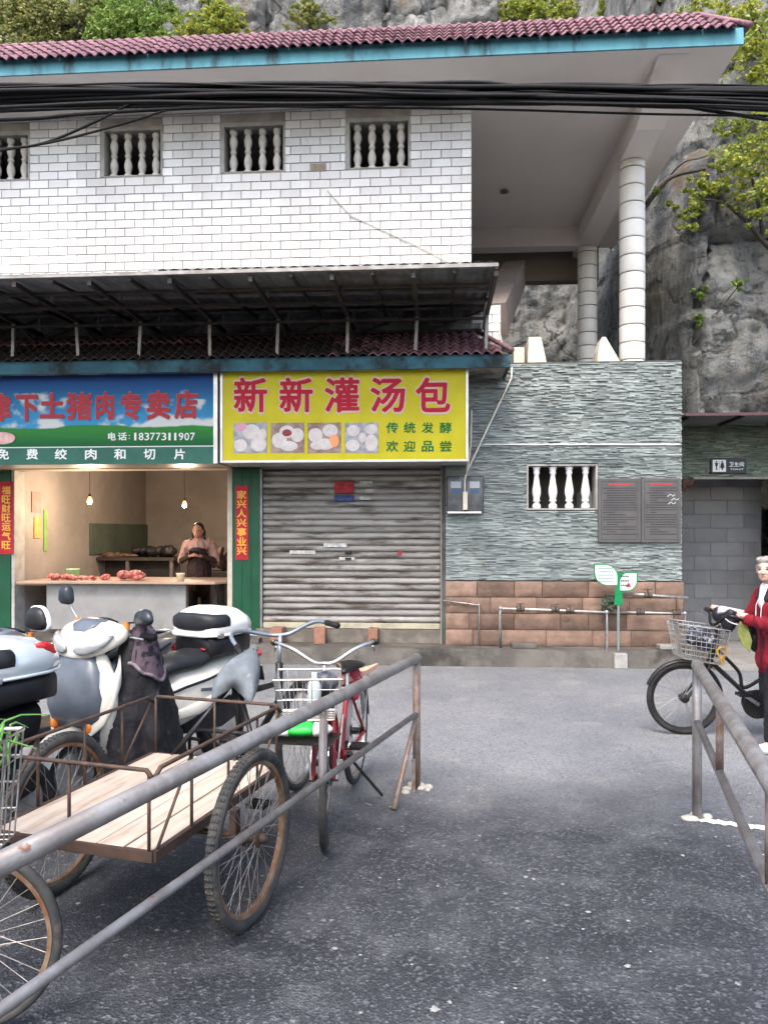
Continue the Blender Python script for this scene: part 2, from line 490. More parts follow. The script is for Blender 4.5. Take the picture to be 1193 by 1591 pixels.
# ================================================================ CLIFF
def cliff_material():
    m = bpy.data.materials.new('limestone'); m.use_nodes = True
    t = m.node_tree; N = t.nodes; L = t.links; b = N['Principled BSDF']
    g = N.new('ShaderNodeNewGeometry'); P = g.outputs['Position']
    def noise_(sc, det, stretch=None, rg=0.62):
        n = N.new('ShaderNodeTexNoise'); n.inputs['Scale'].default_value = sc; n.inputs['Detail'].default_value = det; n.inputs['Roughness'].default_value = rg
        if stretch:
            mp = N.new('ShaderNodeMapping'); mp.inputs['Scale'].default_value = stretch; L.new(P, mp.inputs[0]); L.new(mp.outputs[0], n.inputs['Vector'])
        else: L.new(P, n.inputs['Vector'])
        return n.outputs[0]
    def mr(src, a, b_, c=0.0, d=1.0):
        r = N.new('ShaderNodeMapRange'); r.inputs['From Min'].default_value = a; r.inputs['From Max'].default_value = b_
        r.inputs['To Min'].default_value = c; r.inputs['To Max'].default_value = d
        L.new(src, r.inputs['Value']); return r.outputs[0]
    def mix(f, a, b_):
        x = N.new('ShaderNodeMix'); x.data_type = 'RGBA'
        L.new(f, x.inputs[0])
        for i, v in ((6, a), (7, b_)):
            if isinstance(v, tuple): x.inputs[i].default_value = (*v, 1)
            else: L.new(v, x.inputs[i])
        return x.outputs[2]
    c = mix(mr(noise_(0.9, 8), 0.35, 0.65), (0.16, 0.17, 0.17), (0.32, 0.33, 0.32))
    c = mix(mr(noise_(5.0, 8), 0.45, 0.70), c, (0.24, 0.23, 0.20))
    c = mix(mr(noise_(8.0, 8, None, .75), 0.52, 0.66), c, (0.055, 0.055, 0.05))
    c = mix(mr(noise_(1.3, 6, (1.6, 1.6, 0.22)), 0.49, 0.63), c, (0.075, 0.083, 0.09))   # dark water streaks
    c = mix(mr(noise_(1.1, 6, (2.2, 2.2, 0.3)), 0.60, 0.72), c, (0.46, 0.46, 0.44))        # lime streaks
    c = mix(mr(noise_(0.7, 7), 0.60, 0.70), c, (0.17, 0.125, 0.075))                       # earth in the ledges
    c = mix(mr(noise_(2.2, 8), 0.63, 0.72), c, (0.06, 0.085, 0.035))                       # moss
    wn = N.new('ShaderNodeTexNoise'); wn.inputs['Scale'].default_value = 1.4; wn.inputs['Detail'].default_value = 5; L.new(P, wn.inputs['Vector'])
    wa = N.new('ShaderNodeVectorMath'); wa.operation = 'MULTIPLY_ADD'; wa.inputs[1].default_value = (.8, .8, .8); L.new(wn.outputs['Color'], wa.inputs[0]); L.new(P, wa.inputs[2])
    ms = N.new('ShaderNodeMapping'); ms.inputs['Scale'].default_value = (.62, .62, .5); L.new(wa.outputs[0], ms.inputs[0])
    cr = N.new('ShaderNodeTexVoronoi'); cr.feature = 'DISTANCE_TO_EDGE'; cr.distance = 'EUCLIDEAN'; cr.inputs['Scale'].default_value = 1.0; cr.inputs['Randomness'].default_value = .7; L.new(ms.outputs[0], cr.inputs['Vector'])
    mm = N.new('ShaderNodeMath'); mm.operation = 'MAXIMUM'; L.new(mr(cr.outputs['Distance'], 0.0, 0.022), mm.inputs[0]); L.new(mr(noise_(1.3, 4), 0.5, 0.6), mm.inputs[1])
    inv = mr(mm.outputs[0], 0.0, 1.0, 0.7, 0.0)
    c = mix(inv, c, (0.04, 0.04, 0.038))                                                   # earth-filled joints
    L.new(c, b.inputs['Base Color']); b.inputs['Roughness'].default_value = 0.85
    hh = N.new('ShaderNodeMath'); hh.operation = 'MULTIPLY_ADD'; L.new(mm.outputs[0], hh.inputs[0]); hh.inputs[1].default_value = 0.22; L.new(noise_(4.0, 10, None, .72), hh.inputs[2])
    bp = N.new('ShaderNodeBump'); bp.inputs['Distance'].default_value = 0.22; bp.inputs['Strength'].default_value = 1.0
    L.new(hh.outputs[0], bp.inputs['Height']); L.new(bp.outputs[0], b.inputs['Normal'])
    return m
def cliff_y(x, z):
    s = min(1.0, max(0.0, (x - 2.9) / 1.3)); s = s * s * (3 - 2 * s)
    base = 16.6 * (1 - s) + 12.6 * s
    base += max(0.0, z - 7.5) * 0.26
    wx = x + 0.45 * mn.noise((x * 0.5, z * 0.35, 1.3)) + 0.12 * mn.noise((x * 2, z * 2, 7))
    cxi = math.floor(wx / 1.35); fx = wx / 1.35 - cxi
    wz = z + 0.5 * mn.noise((x * 0.45, z * 0.5, 9.1)) + 0.13 * mn.noise((x * 2, z * 2, 17)) + 0.7 * mn.cell((cxi * 1.0, 3.0, 0.5))
    czi = math.floor(wz / 1.5); fz = wz / 1.5 - czi
    off = 0.42 * (mn.cell((cxi + 0.5, czi + 0.5, 4.5)) - 0.5)
    dx = min(fx, 1 - fx) * 1.35; dz = min(fz, 1 - fz) * 1.5
    wg = 0.05 + 0.05 * mn.noise((x, z, 30.0))
    gr = 0.20 * math.exp(-(dx / max(0.02, wg)) ** 2) + 0.16 * math.exp(-(dz / max(0.02, wg)) ** 2)
    r = 0.9 * mn.noise((x * 0.28, z * 0.28, 2)) + 0.30 * mn.noise((x * 0.9, z * 0.9, 5)) + 0.20 * abs(mn.noise((x * 2.6, z * 1.6, 8))) + 0.10 * mn.noise((x * 6, z * 6, 11)) + 0.035 * mn.noise((x * 13, z * 13, 12))
    return base + off + gr + r
mb = MB()
X0, X1, Z0, Z1 = -24.0, 18.0, -0.3, 18.0
NX, NZ = 560, 250
mb.grid(lambda u, v: (X0 + u * (X1 - X0), cliff_y(X0 + u * (X1 - X0), Z0 + v * (Z1 - Z0)), Z0 + v * (Z1 - Z0)), NX, NZ)
tag(mb.build('cliff', cliff_material(), smooth=True, fix=False), kind='structure')

# ================================================================ UPPER STOREY: the white-tiled shop building
GROUT = M('grout', (0.40, 0.37, 0.335), (0.29, 0.26, 0.225), rough=0.9, scale=4, bump=0.003, world=True)
TILE_W = M('white_glazed_tile', (0.71, 0.71, 0.695), (0.61, 0.605, 0.59), rough=0.28, scale=2.2, lo=0.35, hi=0.75, rand=0.10, tint=0.10, c3=(0.42, 0.39, 0.345), s3=4.5, lo3=0.60, hi3=0.80, rvar=0.1, world=True, stretch=(1, 1, .28))
PLASTER = M('soffit_plaster', (0.90, 0.85, 0.805), (0.87, 0.81, 0.76), rough=0.8, scale=0.8, bump=0.002, c3=(0.66, 0.58, 0.50), s3=1.1, lo3=0.60, hi3=0.82, world=True)
BLUE = M('blue_fascia_paint', (0.115, 0.34, 0.41), (0.085, 0.26, 0.32), rough=0.6, scale=4, c3=(0.05, 0.085, 0.09), s3=4.0, lo3=0.52, hi3=0.68, world=True, stretch=(1.6, 1, .4))
REDTILE = M('red_roof_tile', (0.275, 0.145, 0.17), (0.205, 0.105, 0.12), rough=0.5, scale=14, rand=0.22, tint=0.2, c3=(0.11, 0.07, 0.06), s3=9, lo3=0.58, hi3=0.8)
SHADE_AGED = M('shaded_sooty_roof_tile', (0.045, 0.03, 0.028), (0.025, 0.02, 0.019), rough=0.7, scale=14, rand=0.3)  # near-black canopy tiles: grime plus the awning's shade put into the colour
BAL = M('cast_baluster', (0.66, 0.63, 0.58), (0.52, 0.49, 0.44), rough=0.6, scale=9, c3=(0.25, 0.22, 0.19), s3=5, lo3=0.62, hi3=0.8)
CREAM = M('cream_column_tile', (0.86, 0.83, 0.76), (0.82, 0.78, 0.70), rough=0.35, scale=5, rand=0.05)
JOINT = M('dark_joint', (0.10, 0.085, 0.07), rough=0.9)
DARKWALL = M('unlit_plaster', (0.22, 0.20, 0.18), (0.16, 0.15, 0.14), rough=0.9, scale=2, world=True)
STONE_B = M('concrete_beam', (0.27, 0.225, 0.19), (0.22, 0.18, 0.155), rough=0.85, scale=2, world=True)

XR = at(732, 300, YW).x
XL = -7.2
SOF = 6.94
bld = thing('shop_building', 'white tiled two-storey shop building with red tile eaves and open porch', 'building', (-2.5, 10.5, 0))
win = []
for a, b in ((-47, 47), (157, 253), (343, 443), (537, 637)):
    win.append((at(a, 225, YW).x, at(b, 225, YW).x))
WZ0, WZ1 = 6.165, 6.80
mb = MB()
mb.bx(XL, XR, YW, YW + .22, 3.7, WZ0 - .005)
mb.bx(XL, XR, YW, YW + .22, WZ1 + .005, SOF)
xs = [XL] + [v for w_ in win for v in w_] + [XR]
for i in range(0, len(xs), 2): mb.bx(xs[i], xs[i + 1], YW + .001, YW + .219, WZ0 - .006, WZ1 + .006)
mb.bx(XR - .001, at(778, 520, YW).x, YW + .002, YW + .2, 3.6, 4.42)
wall_up = mb.build('wall', GROUT, bld)
# single glazed tiles in running bond
BL, BH, BG = 0.252, 0.1085, 0.009
def brick_mesh(L, H, D=0.012, ch=0.004):
    m_ = MB()
    x, z = L / 2, H / 2
    vs = [(-x, 0, -z), (x, 0, -z), (x, 0, z), (-x, 0, z), (-x, -D + ch, -z), (x, -D + ch, -z), (x, -D + ch, z), (-x, -D + ch, z),
          (-x + ch, -D, -z + ch), (x - ch, -D, -z + ch), (x - ch, -D, z - ch), (-x + ch, -D, z - ch)]
    fs = [(0, 1, 5, 4), (1, 2, 6, 5), (2, 3, 7, 6), (3, 0, 4, 7), (4, 5, 9, 8), (5, 6, 10, 9), (6, 7, 11, 10), (7, 4, 8, 11), (8, 9, 10, 11)]
    return vs, fs
bricks = []
rng = random.Random(3)
z = 3.98; row = 0
while z < SOF - .02:
    h = min(BH, SOF - z) - BG
    x = XR
    off = (row % 2) * BL / 2
    first = True
    while x > XL + .1:
        L = BL - (off if first and off else 0)
        first = False
        x0 = x - L + BG; x1 = x
        zc = z + h / 2
        segs = [(x0, x1)]
        if z + h > WZ0 - .002 and z < WZ1 + .002:
            for (a, b) in win:
                ns = []
                for (p, q) in segs:
                    if q <= a or p >= b: ns.append((p, q))
                    else:
                        if p < a - .03: ns.append((p, a - .004))
                        if q > b + .03: ns.append((b + .004, q))
                segs = ns
        for (p, q) in segs: bricks.append((p, q, z, h))
        x -= L
    z += BH; row += 1
xfr = at(-20, 300, YW).x
vis = [b for b in bricks if b[2] > 4.86 and b[1] > xfr]
vis.sort(key=lambda b: -(b[1] - b[0]) + 0.02 * abs(b[0]))
single = vis[:298]; rest = [b for b in bricks if b not in set(single)]
bvs, bfs = brick_mesh(1.0, 1.0)
bmesh_cache = {}
for (p, q, z, h) in single:
    key = (round(q - p, 3), round(h, 3))
    if key not in bmesh_cache:
        m_ = MB(); v_, f_ = brick_mesh(q - p, h); m_.add(v_, f_); bmesh_cache[key] = m_.mesh('brick', TILE_W, fix=False)
    piece('brick', bmesh_cache[key], wall_up, ((p + q) / 2, YW + rng.uniform(-.0015, .001), z + h / 2), (rng.uniform(-.004, .004), rng.uniform(-.004, .004), rng.uniform(-.006, .006)))
SHADE_SOOT = M('shaded_sooty_glazed_tile', (0.26, 0.25, 0.235), (0.15, 0.14, 0.13), rough=0.5, scale=3, tint=0.2, c3=(0.07, 0.065, 0.06), s3=1.5, lo3=0.5, hi3=0.65, world=True)  # grimed tiles under the awning, its shade darkened into their colour
mb = MB()
for (p, q, z, h) in [b for b in rest if b[2] < 4.72]:
    v_, f_ = brick_mesh(q - p, h); mb.tint = rng.random() + .001
    mb.add([(a + (p + q) / 2, b + YW - .0005, c + z + h / 2) for a, b, c in v_], f_)
stuff(mb.build('shaded_sooty_bricks', SHADE_SOOT, wall_up, fix=False))
mb = MB()
for (p, q, z, h) in [b for b in rest if b[2] >= 4.72]:
    v_, f_ = brick_mesh(q - p, h); mb.tint = rng.random() + .001
    mb.add([(a + (p + q) / 2, b + YW - .0005, c + z + h / 2) for a, b, c in v_], f_)
xq = at(777, 520, YW).x
for r_ in range(4):
    z = 3.98 + r_ * BH
    x = XR + .01 + (r_ % 2) * .1
    while x < xq:
        q = min(x + BL - BG, xq); v_, f_ = brick_mesh(q - x, BH - BG)
        mb.tint = rng.random() + .001
        mb.add([(a + (x + q) / 2, b + YW + .001, c + z + (BH - BG) / 2) for a, b, c in v_], f_); x += BL
stuff(mb.build('bricks', TILE_W, wall_up, fix=False))
pv = at(495, 260, YW - .014)
mb = MB(); mb.box((pv.x, YW - .012, pv.z), (.19, .012, .10), ch=.003); mb.build('brown_patch', M('brown_patch_mortar', (.30, .245, .19), (.22, .18, .14), rough=.9, scale=20), wall_up)
# baluster windows
prof_u = [(r_ * 1.22, z_) for r_, z_ in [(.038, 0), (.042, .02), (.042, .05), (.024, .07), (.034, .11), (.043, .16), (.040, .21), (.026, .27), (.022, .295), (.034, .305), (.034, .335), (.022, .345), (.026, .37), (.040, .43), (.043, .48), (.034, .53), (.024, .565), (.040, .58), (.040, .64)]]
b1 = MB(); b1.lathe(prof_u, n=14); bal_me = b1.mesh('baluster', BAL, True)
FRAME_G = M('window_concrete', (0.40, 0.39, 0.36), (0.30, 0.29, 0.27), rough=0.8, scale=6, world=True)
for (a, b) in win:
    mb = MB()
    mb.bx(a, a + .05, YW - .006, YW + .20, WZ0, WZ1); mb.bx(b - .025, b, YW - .004, YW + .20, WZ0, WZ1)
    mb.bx(a + .05, b - .025, YW - .005, YW + .20, WZ1 - .055, WZ1); mb.bx(a + .05, b - .025, YW + .0, YW + .20, WZ0, WZ0 + .012)
    fr = mb.build('balustrade_window', FRAME_G, bld)
    for k in range(4):
        piece('baluster', bal_me, fr, (a + .05 + (b - a - .075) * (k + .5) / 4, YW + .09, WZ0 + .01), (0, 0, rng.uniform(0, 1)), (1, 1, .885))
# corridor behind the balusters, floor slabs
mb = MB()
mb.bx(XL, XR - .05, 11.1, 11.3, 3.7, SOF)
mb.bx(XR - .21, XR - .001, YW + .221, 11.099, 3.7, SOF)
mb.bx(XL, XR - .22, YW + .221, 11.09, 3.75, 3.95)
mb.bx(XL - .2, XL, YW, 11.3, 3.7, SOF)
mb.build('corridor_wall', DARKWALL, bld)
# flat roof slab with its white soffit
YE = 8.66
XE = at(1150, 70, YE).x
mb = MB(); mb.bx(XL - .3, XE, YE, 14.7, SOF, SOF + .16)
mb.build('roof_slab', PLASTER, bld)
# beams on the porch columns
YC1, YC2 = 10.62, 13.75
XC = 2.62
mb = MB()
mb.prism([(YE + .12, SOF - .004), (9.75, 6.60), (14.65, 6.60), (14.65, SOF - .004)], XC - .17, XC + .17, axis='x')
mb.build('beam', PLASTER, bld)
mb = MB(); mb.bx(XR + .002, XC - .171, YC2 - .15, YC2 + .15, 6.60, SOF - .002); mb.build('beam', PLASTER, bld)
mb = MB(); mb.bx(XR - .02, XC + .3, YC2 + .5, YC2 + .75, 6.2, SOF - .002); mb.build('beam', STONE_B, bld)
# columns built of glazed rings
ring = MB(); ring.lathe([(.158, 0), (.166, .006), (.168, .014), (.168, .216), (.166, .224), (.158, .230)], n=28)
ring_me = ring.mesh('ring', CREAM, True); ring_me.set_sharp_from_angle(angle=R(50))
for yc in (YC1, YC2):
    mb = MB(); mb.cyl((XC, yc, 3.2), (XC, yc, 6.60), .155, 20)
    c = mb.build('column', JOINT, bld)
    z = 3.22
    while z < 6.55:
        hh = min(.230, 6.598 - z)
        piece('ring', ring_me, c, (XC + rng.uniform(-.002, .002), yc, z), (0, 0, rng.uniform(0, 6)), (1, 1, hh / .230 * .972)); z += .2345
# fascia board and the tiled strip on top
mb = MB()
mb.bx(XL - .3, XE + .02, YE - .03, YE - .002, SOF - .015, SOF + .165)
mb.build('fascia', BLUE, bld)
def tile_mesh(wd_, ln, rise=.038, th=.012):
    """one barrel tile: along +y it climbs, the lower end is at y=0"""
    m_ = MB(); n = 8; rings = []
    for (y, dz, k) in ((0, .012, 1.0), (ln * 1.12, 0.0, .94)):
        up = []; dn = []
        for i in range(n + 1):
            a = i / n
            x = (a - .5) * wd_ * k
            h = rise * (0.5 - 0.5 * math.cos(2 * PI * a)) ** .8
            up.append((x, y, h + dz + th)); dn.append((x, y, h + dz))
        rings.append(up + dn[::-1])
    m_.loft(rings)
    return m_
TW = .117
def tiled_strip(parent, name, x0, x1, y0, z0, y1, z1, rows, hip_x1=None, maxn=300, shaded_x=None):
    """a strip of tiles rising from (y0,z0) to (y1,z1); hip_x1: x at the top of the slanted right end"""
    L = math.hypot(y1 - y0, z1 - z0); ang = math.atan2(z1 - z0, y1 - y0)
    m_ = MB()
    xt = x1 if hip_x1 is None else hip_x1
    k_ = .075 / (y1 - y0); ya_, za_ = y0 + .075, z0 + (z1 - z0) * k_
    m_.add([(x0, ya_, za_), (x1 - .03, ya_, za_), (xt, y1, z1), (x0, y1, z1), (x0, ya_ + .02, za_ - .03), (x1 - .03, ya_ + .02, za_ - .03), (xt, y1 + .02, z1 - .03), (x0, y1 + .02, z1 - .03)],
           [(0, 1, 2, 3), (7, 6, 5, 4), (0, 4, 5, 1), (1, 5, 6, 2), (2, 6, 7, 3), (3, 7, 4, 0)])
    deck = m_.build(name, JOINT, parent)
    me = tile_mesh(TW * 1.03, L / rows).mesh('roof_tile', REDTILE, True); me.set_sharp_from_angle(angle=R(55))
    me2 = me.copy(); me2.materials.clear(); me2.materials.append(SHADE_AGED)
    cnt = 0; rest_ = MB(); src = tile_mesh(TW * 1.03, L / rows)
    todo = []
    for r_ in range(rows):
        f = (r_ + .5) / rows
        xe = x1 + (xt - x1) * f
        n = int((xe - x0) / TW)
        for i in range(n):
            x = xe - (i + .5) * TW if hip_x1 is None else x1 - (i + .5) * TW
            if hip_x1 is not None and x + TW * .3 > xe: continue
            todo.append((r_, x))
    todo.sort(key=lambda q: (q[0], -q[1]))
    for (r_, x) in todo:
        f = r_ / rows
        p = Vector((x + rng.uniform(-.003, .003), y0 - .02 + (y1 - y0) * f, z0 + (z1 - z0) * f + .006))
        rot = Euler((ang - .05, rng.uniform(-.03, .03), rng.uniform(-.02, .02)))
        if cnt < maxn and x > xfr - 1.2:
            piece('roof_tile', me2 if shaded_x is not None and x < shaded_x + rng.uniform(-.5, .5) else me, deck, p, rot); cnt += 1
        else:
            M3 = rot.to_matrix(); rest_.tint = rng.random() + .001
            rest_.add([M3 @ Vector(v) + p for v in src.v], src.f)
    if rest_.v: stuff(rest_.build('roof_tiles', REDTILE, deck, smooth=True, fix=False))
    return deck
upper = tiled_strip(bld, 'eave_roof', XL - .3, XE + .05, YE - .085, SOF + .09, YE + .44, SOF + .60, 5, hip_x1=XE - .34, maxn=300)
# right-hand flank of the eave roof: its own slanted face of tiles
mb = MB()
mb.add([(XE + .05, YE - .07, SOF + .13), (XE + .05, 15.2, SOF + .13), (XE - .34, 15.2, SOF + .60), (XE - .34, YE + .44, SOF + .60)], [(0, 1, 2, 3)])
src = tile_mesh(TW * 1.03, .125)
a2 = math.atan2(.46, .40)
for r_ in range(5):
    for i in range(54):
        f = r_ / 5
        y = YE + .02 + i * TW
        if y < YE - .02 + f * .5: continue
        M3 = Euler((0, 0, PI / 2)).to_matrix() @ Euler((a2 - .05, 0, 0)).to_matrix()
        p = Vector((XE + .06 - .40 * f, y, SOF + .14 + .46 * f))
        mb.add([M3 @ Vector(v) + p for v in src.v], src.f)
stuff(mb.build('flank_tiles', REDTILE, upper, smooth=True, fix=False))
mb = MB()
mb.tube([(XE + .07, YE - .09, SOF + .16), (XE - .33, YE + .43, SOF + .63)], .03, 8)
mb.tube([(XL - .3, YE + .45, SOF + .62), (XE - .34, YE + .45, SOF + .62), (XE - .35, 15.2, SOF + .62)], .035, 8)
mb.build('ridge', REDTILE, upper, smooth=True)

# ---------------- lower tiled canopy above the signs
YD = 8.86
XD = at(795, 550, YD).x
low = tiled_strip(bld, 'canopy_roof', XL, XD, YD - .065, 3.60, YW - .02, 4.05, 6, hip_x1=XR + .02, maxn=290, shaded_x=-1.0)
mb = MB(); mb.bx(XL, XD - .02, YD - .03, YD, 3.485, 3.635); mb.bx(XD - .05, XD - .022, YD + .002, YW - .04, 3.485, 3.635)
mb.build('fascia', M('grimy_blue_paint', (0.045, 0.145, 0.19), (0.028, 0.09, 0.12), rough=.7, scale=4, c3=(.015, .02, .02), s3=2.2, lo3=.44, hi3=.62, world=True), bld)
mb = MB(); mb.bx(XL, XD - .055, YD + .005, YW + .0, 3.50, 3.56)
mb.build('canopy_slab', M('stained_slab', (0.33, 0.30, 0.26), (0.20, 0.18, 0.15), rough=0.9, scale=3, c3=(0.05, 0.05, 0.035), s3=2, lo3=0.45, hi3=0.6, world=True), bld)
mb = MB(); mb.tube([(XD, YD - .06, 3.67), (XR + .04, YW - .05, 4.10)], .028, 8); mb.build('hip_ridge', REDTILE, low, smooth=True)
# stairs of the porch: slanted soffit beam and the two cream side walls
mb = MB()
p, q = at(800, 425, 13.4), at(766, 497, 10.1)
mb.bar(p, q, .34, .42)
mb.build('stair_stringer', STONE_B, bld)
CREAMW = M('cream_render', (0.74, 0.66, 0.54), (0.66, 0.57, 0.45), rough=0.7, scale=4, world=True)
for (xa, xb, xc_, flip) in ((815, 838, 848, 0), (925, 937, 962, 1)):
    a = at(xa, 527, 10.15).x; b = at(xb, 527, 10.15).x; c_ = at(xc_, 563, 10.15).x
    zt = at(xa, 528, 10.15).z
    mb = MB()
    if not flip: mb.prism([(a, 3.2), (c_ + .10, 3.2), (c_, 3.74), (b, zt), (a + .03, zt)], 10.0, 10.3)
    else: mb.prism([(a - .05, 3.2), (c_ + .10, 3.2), (c_, 3.74), (b, zt), (b - .05, zt), (a, zt - .17)], 10.0, 10.3)
    mb.build('stair_wall', CREAMW, bld, bevel=.01)
mb = MB(); mb.bx(at(797, 550, 10.1).x, at(814, 550, 10.1).x, 10.05, 10.25, 3.2, at(800, 541, 10.1).z); mb.build('stair_wall', CREAMW, bld, bevel=.01)
mb = MB(); mb.bx(at(793, 550, 9.9).x, at(1050, 600, YW).x, YW + .28, 12.0, 3.45, 3.6); mb.build('porch_floor', CONC, bld)

# ---------------- ground floor: shop front
YS = 9.78
XSL, XSR = at(28, 850, YS).x, at(361, 850, YS).x            # butcher's opening
XHL, XHR = at(409, 850, YS).x, at(684, 850, YS).x           # shutter opening
ZH = 2.40
HEAD = M('head_wall', (0.34, 0.31, 0.28), (0.26, 0.24, 0.21), rough=0.9, scale=3, world=True)
mb = MB()
mb.bx(XL, XHR, YS, YS + .2, ZH + .02, 3.498)
mb.bx(XHR + .0, at(694, 850, YS).x, YS - .1, YS + .2, PZ, 3.497)
mb.build('shopfront_wall', HEAD, bld)
# room of the butcher's shop
ROOM = M('room_plaster', (0.33, 0.29, 0.265), (0.26, 0.23, 0.21), rough=0.9, scale=1.4, c3=(0.23, 0.19, 0.16), s3=1.5, lo3=0.55, hi3=0.75, world=True)
YB = 14.3
mb = MB()
mb.bx(XSL - .16, XSL - .02, YS + .2, YB, .2, 2.85)
mb.bx(XSL - .16, XSR + .35, YB, YB + .12, .2, 2.85)
mb.bx(XSR + .25, XSR + .37, YS + .2, YB, .2, 2.85)
mb.build('room_wall', ROOM, bld)
mb = MB(); mb.bx(XSL - .16, XSR + .37, YS + .2, YB + .1, 2.851, 2.95); mb.build('room_ceiling', ROOM, bld)
mb = MB(); mb.bx(XSL - .3, XSR + .4, 9.55, YB + .1, PZ + .004, .26); mb.build('room_floor', CONC, bld)
# green door leaves folded against the piers, with cream jambs
GREEN = M('green_door_paint', (0.004, 0.052, 0.022), (0.005, 0.067, 0.03), rough=0.42, scale=3, c3=(0.01, 0.06, 0.035), s3=4, lo3=0.6, hi3=0.8, rvar=.1, world=True)
mb = MB(); mb.bx(XSR + .02, XHL - .03, YS - .06, YS - .005, .215, ZH + .015)
for k in range(3): mb.bx(XSR + .02 + .12 * k, XSR + .026 + .12 * k, YS - .066, YS - .0601, .23, ZH)
mb.build('door_leaf', GREEN, bld, bevel=.004)
mb = MB(); mb.bx(XL, XSL - .06, YS - .06, YS - .005, .215, ZH + .015); mb.build('door_leaf', GREEN, bld, bevel=.004)
JAMB = M('cream_jamb', (0.52, 0.46, 0.37), (0.42, 0.37, 0.30), rough=0.6, scale=5, world=True)
mb = MB(); mb.bx(XSR - .05, XSR + .015, YS - .05, YS + .2, .262, ZH + .015); mb.build('door_jamb', JAMB, bld)
mb = MB(); mb.bx(XSL - .055, XSL - .015, YS - .05, YS + .2, .262, ZH + .015); mb.build('door_jamb', FRAME_G, bld)
mb = MB(); mb.bx(XSL - .4, XSR + .02, YS - .12, YS - .002, ZH + .02, ZH + .075); mb.build('door_head', M('warm_board', (0.55, 0.38, 0.24), (0.42, 0.28, 0.17), rough=0.6, scale=6, world=True), bld)
# roller shutter: every slat its own piece
SLAT = M('galvanised_slat', (0.30, 0.285, 0.265), (0.225, 0.212, 0.195), rough=0.6, metal=0.0, scale=2.5, rand=0.2, c3=(0.075, 0.062, 0.05), s3=2.4, lo3=0.46, hi3=0.66, stretch=(.6, 1, 3), rvar=.12)
ZS0 = at(550, 967, YS).z
ns = 24; sh = (ZH + .02 - ZS0) / ns
mb = MB(); mb.bx(XHL - .06, XHL - .001, YS - .05, YS + .06, PZ + .1, ZH + .018); mb.bx(XHR + .001, XHR + .07, YS - .05, YS + .06, PZ + .01, ZH + .018)
mb.bx(XHL, XHR, YS + .05, YS + .07, ZS0, ZH + .018)
shut = mb.build('roller_shutter', M('shutter_guide', (0.26, 0.26, 0.26), (0.18, 0.17, 0.165), rough=0.5, metal=.5, scale=4, world=True), bld)
m_ = MB(); pr = []
for i in range(11):
    a = i / 10
    pr.append((-.034 * math.sin(PI * a) ** .6 + .012, a * sh * .93))
pr = pr + [(.018, sh * .93), (.018, sh * 1.0), (.024, sh), (.024, 0)]
m_.prism([(y, z) for y, z in pr], XHL + .005 - (XHL + XHR) / 2, XHR - .005 - (XHL + XHR) / 2, axis='x')
slat_me = m_.mesh('slat', SLAT, True); slat_me.set_sharp_from_angle(angle=R(45))
for i in range(ns):
    piece('slat', slat_me, shut, ((XHL + XHR) / 2, YS + .005 + rng.uniform(-.004, .004), ZS0 + i * sh), (rng.uniform(-.02, .02), rng.uniform(-.0022, .0022), 0))
mb = MB(); mb.bx(XHL + .004, XHR - .004, YS - .03, YS + .03, ZS0 - .075, ZS0 - .004)
mb.build('bottom_rail', M('cream_rail', (0.42, 0.39, 0.28), (0.30, 0.27, 0.2), rough=.6, scale=4, world=True), shut, bevel=.006)
LOCK = M('dark_metal', (0.03, 0.03, 0.032), rough=.45, metal=.6)
for (px, py, wx, wz) in ((541, 858, .09, .035), (541, 868, .08, .03)):
    p = at(px, py, YS - .035); mb = MB(); mb.box(p, (wx, .02, wz), ch=.004); mb.build('lock_plate', LOCK, shut)
# stickers on the shutter
for (px, py, w_, h_, c, nm) in ((535, 757, .255, .15, (0.36, .02, .03), 'red_sticker'), (535, 774, .255, .085, (.03, .05, .17), 'blue_sticker'), (569, 750, .16, .045, (.5, .5, .48), 'white_sticker'), (575, 763, .12, .04, (.5, .5, .48), 'white_sticker'), (567, 774, .14, .04, (.5, .5, .48), 'white_sticker'),
                            (621, 859, .06, .05, (.45, .03, .05), 'red_sticker'), (521, 847, .30, .05, (.62, .6, .56), 'white_sticker'), (470, 858, .33, .045, (.62, .6, .56), 'white_sticker'), (539, 868, .2, .04, (.6, .58, .54), 'white_sticker')):
    p = at(px, py, YS - .034)
    mb = MB(); mb.grid(lambda u, v: (p.x + (u - .5) * w_, p.y - .002 + .008 * abs(math.sin((v * h_) * PI / sh)), p.z + (v - .5) * h_), 6, 10)
    mb.build(nm, M(nm + '_print', c, tuple(x * .55 for x in c), rough=.5, scale=18), shut, fix=False)
# sill under the shutter with stumps of brick
mb = MB(); mb.bx(XHL - .08, XHR + .09, YS - .06, YS + .3, PZ + .002, ZS0 - .08)
mb.build('shop_sill', M('dark_sill', (0.12, 0.105, 0.09), (0.2, 0.18, 0.15), rough=.9, scale=5, bump=.006, bscale=18, world=True), bld)
BRK = M('old_red_brick', (0.30, 0.15, 0.10), (0.22, 0.12, 0.09), rough=.9, scale=14, rand=.2, bump=.003)
for i, (px, w_) in enumerate(((497, .14), (580, .12), (432, .16))):
    p = at(px, 988, YS - .16); m_ = MB(); m_.box((0, 0, 0), (w_, .17, .2), ch=.008)
    o = m_.build('loose_brick', BRK, w=False); o.location = (p.x, YS - .155, PZ + .105); o.rotation_euler = (0, 0, .1 - .1 * i)
    tag(o, ('reddish brick on end under the shutter, left of the middle one', 'reddish brick on end under the middle of the shutter', 'reddish brick on end beside the foot of the green door')[i] if i != 0 else 'pale-edged brick on end under the shutter behind the chrome handlebar', 'brick', 'bricks standing under the shutter')

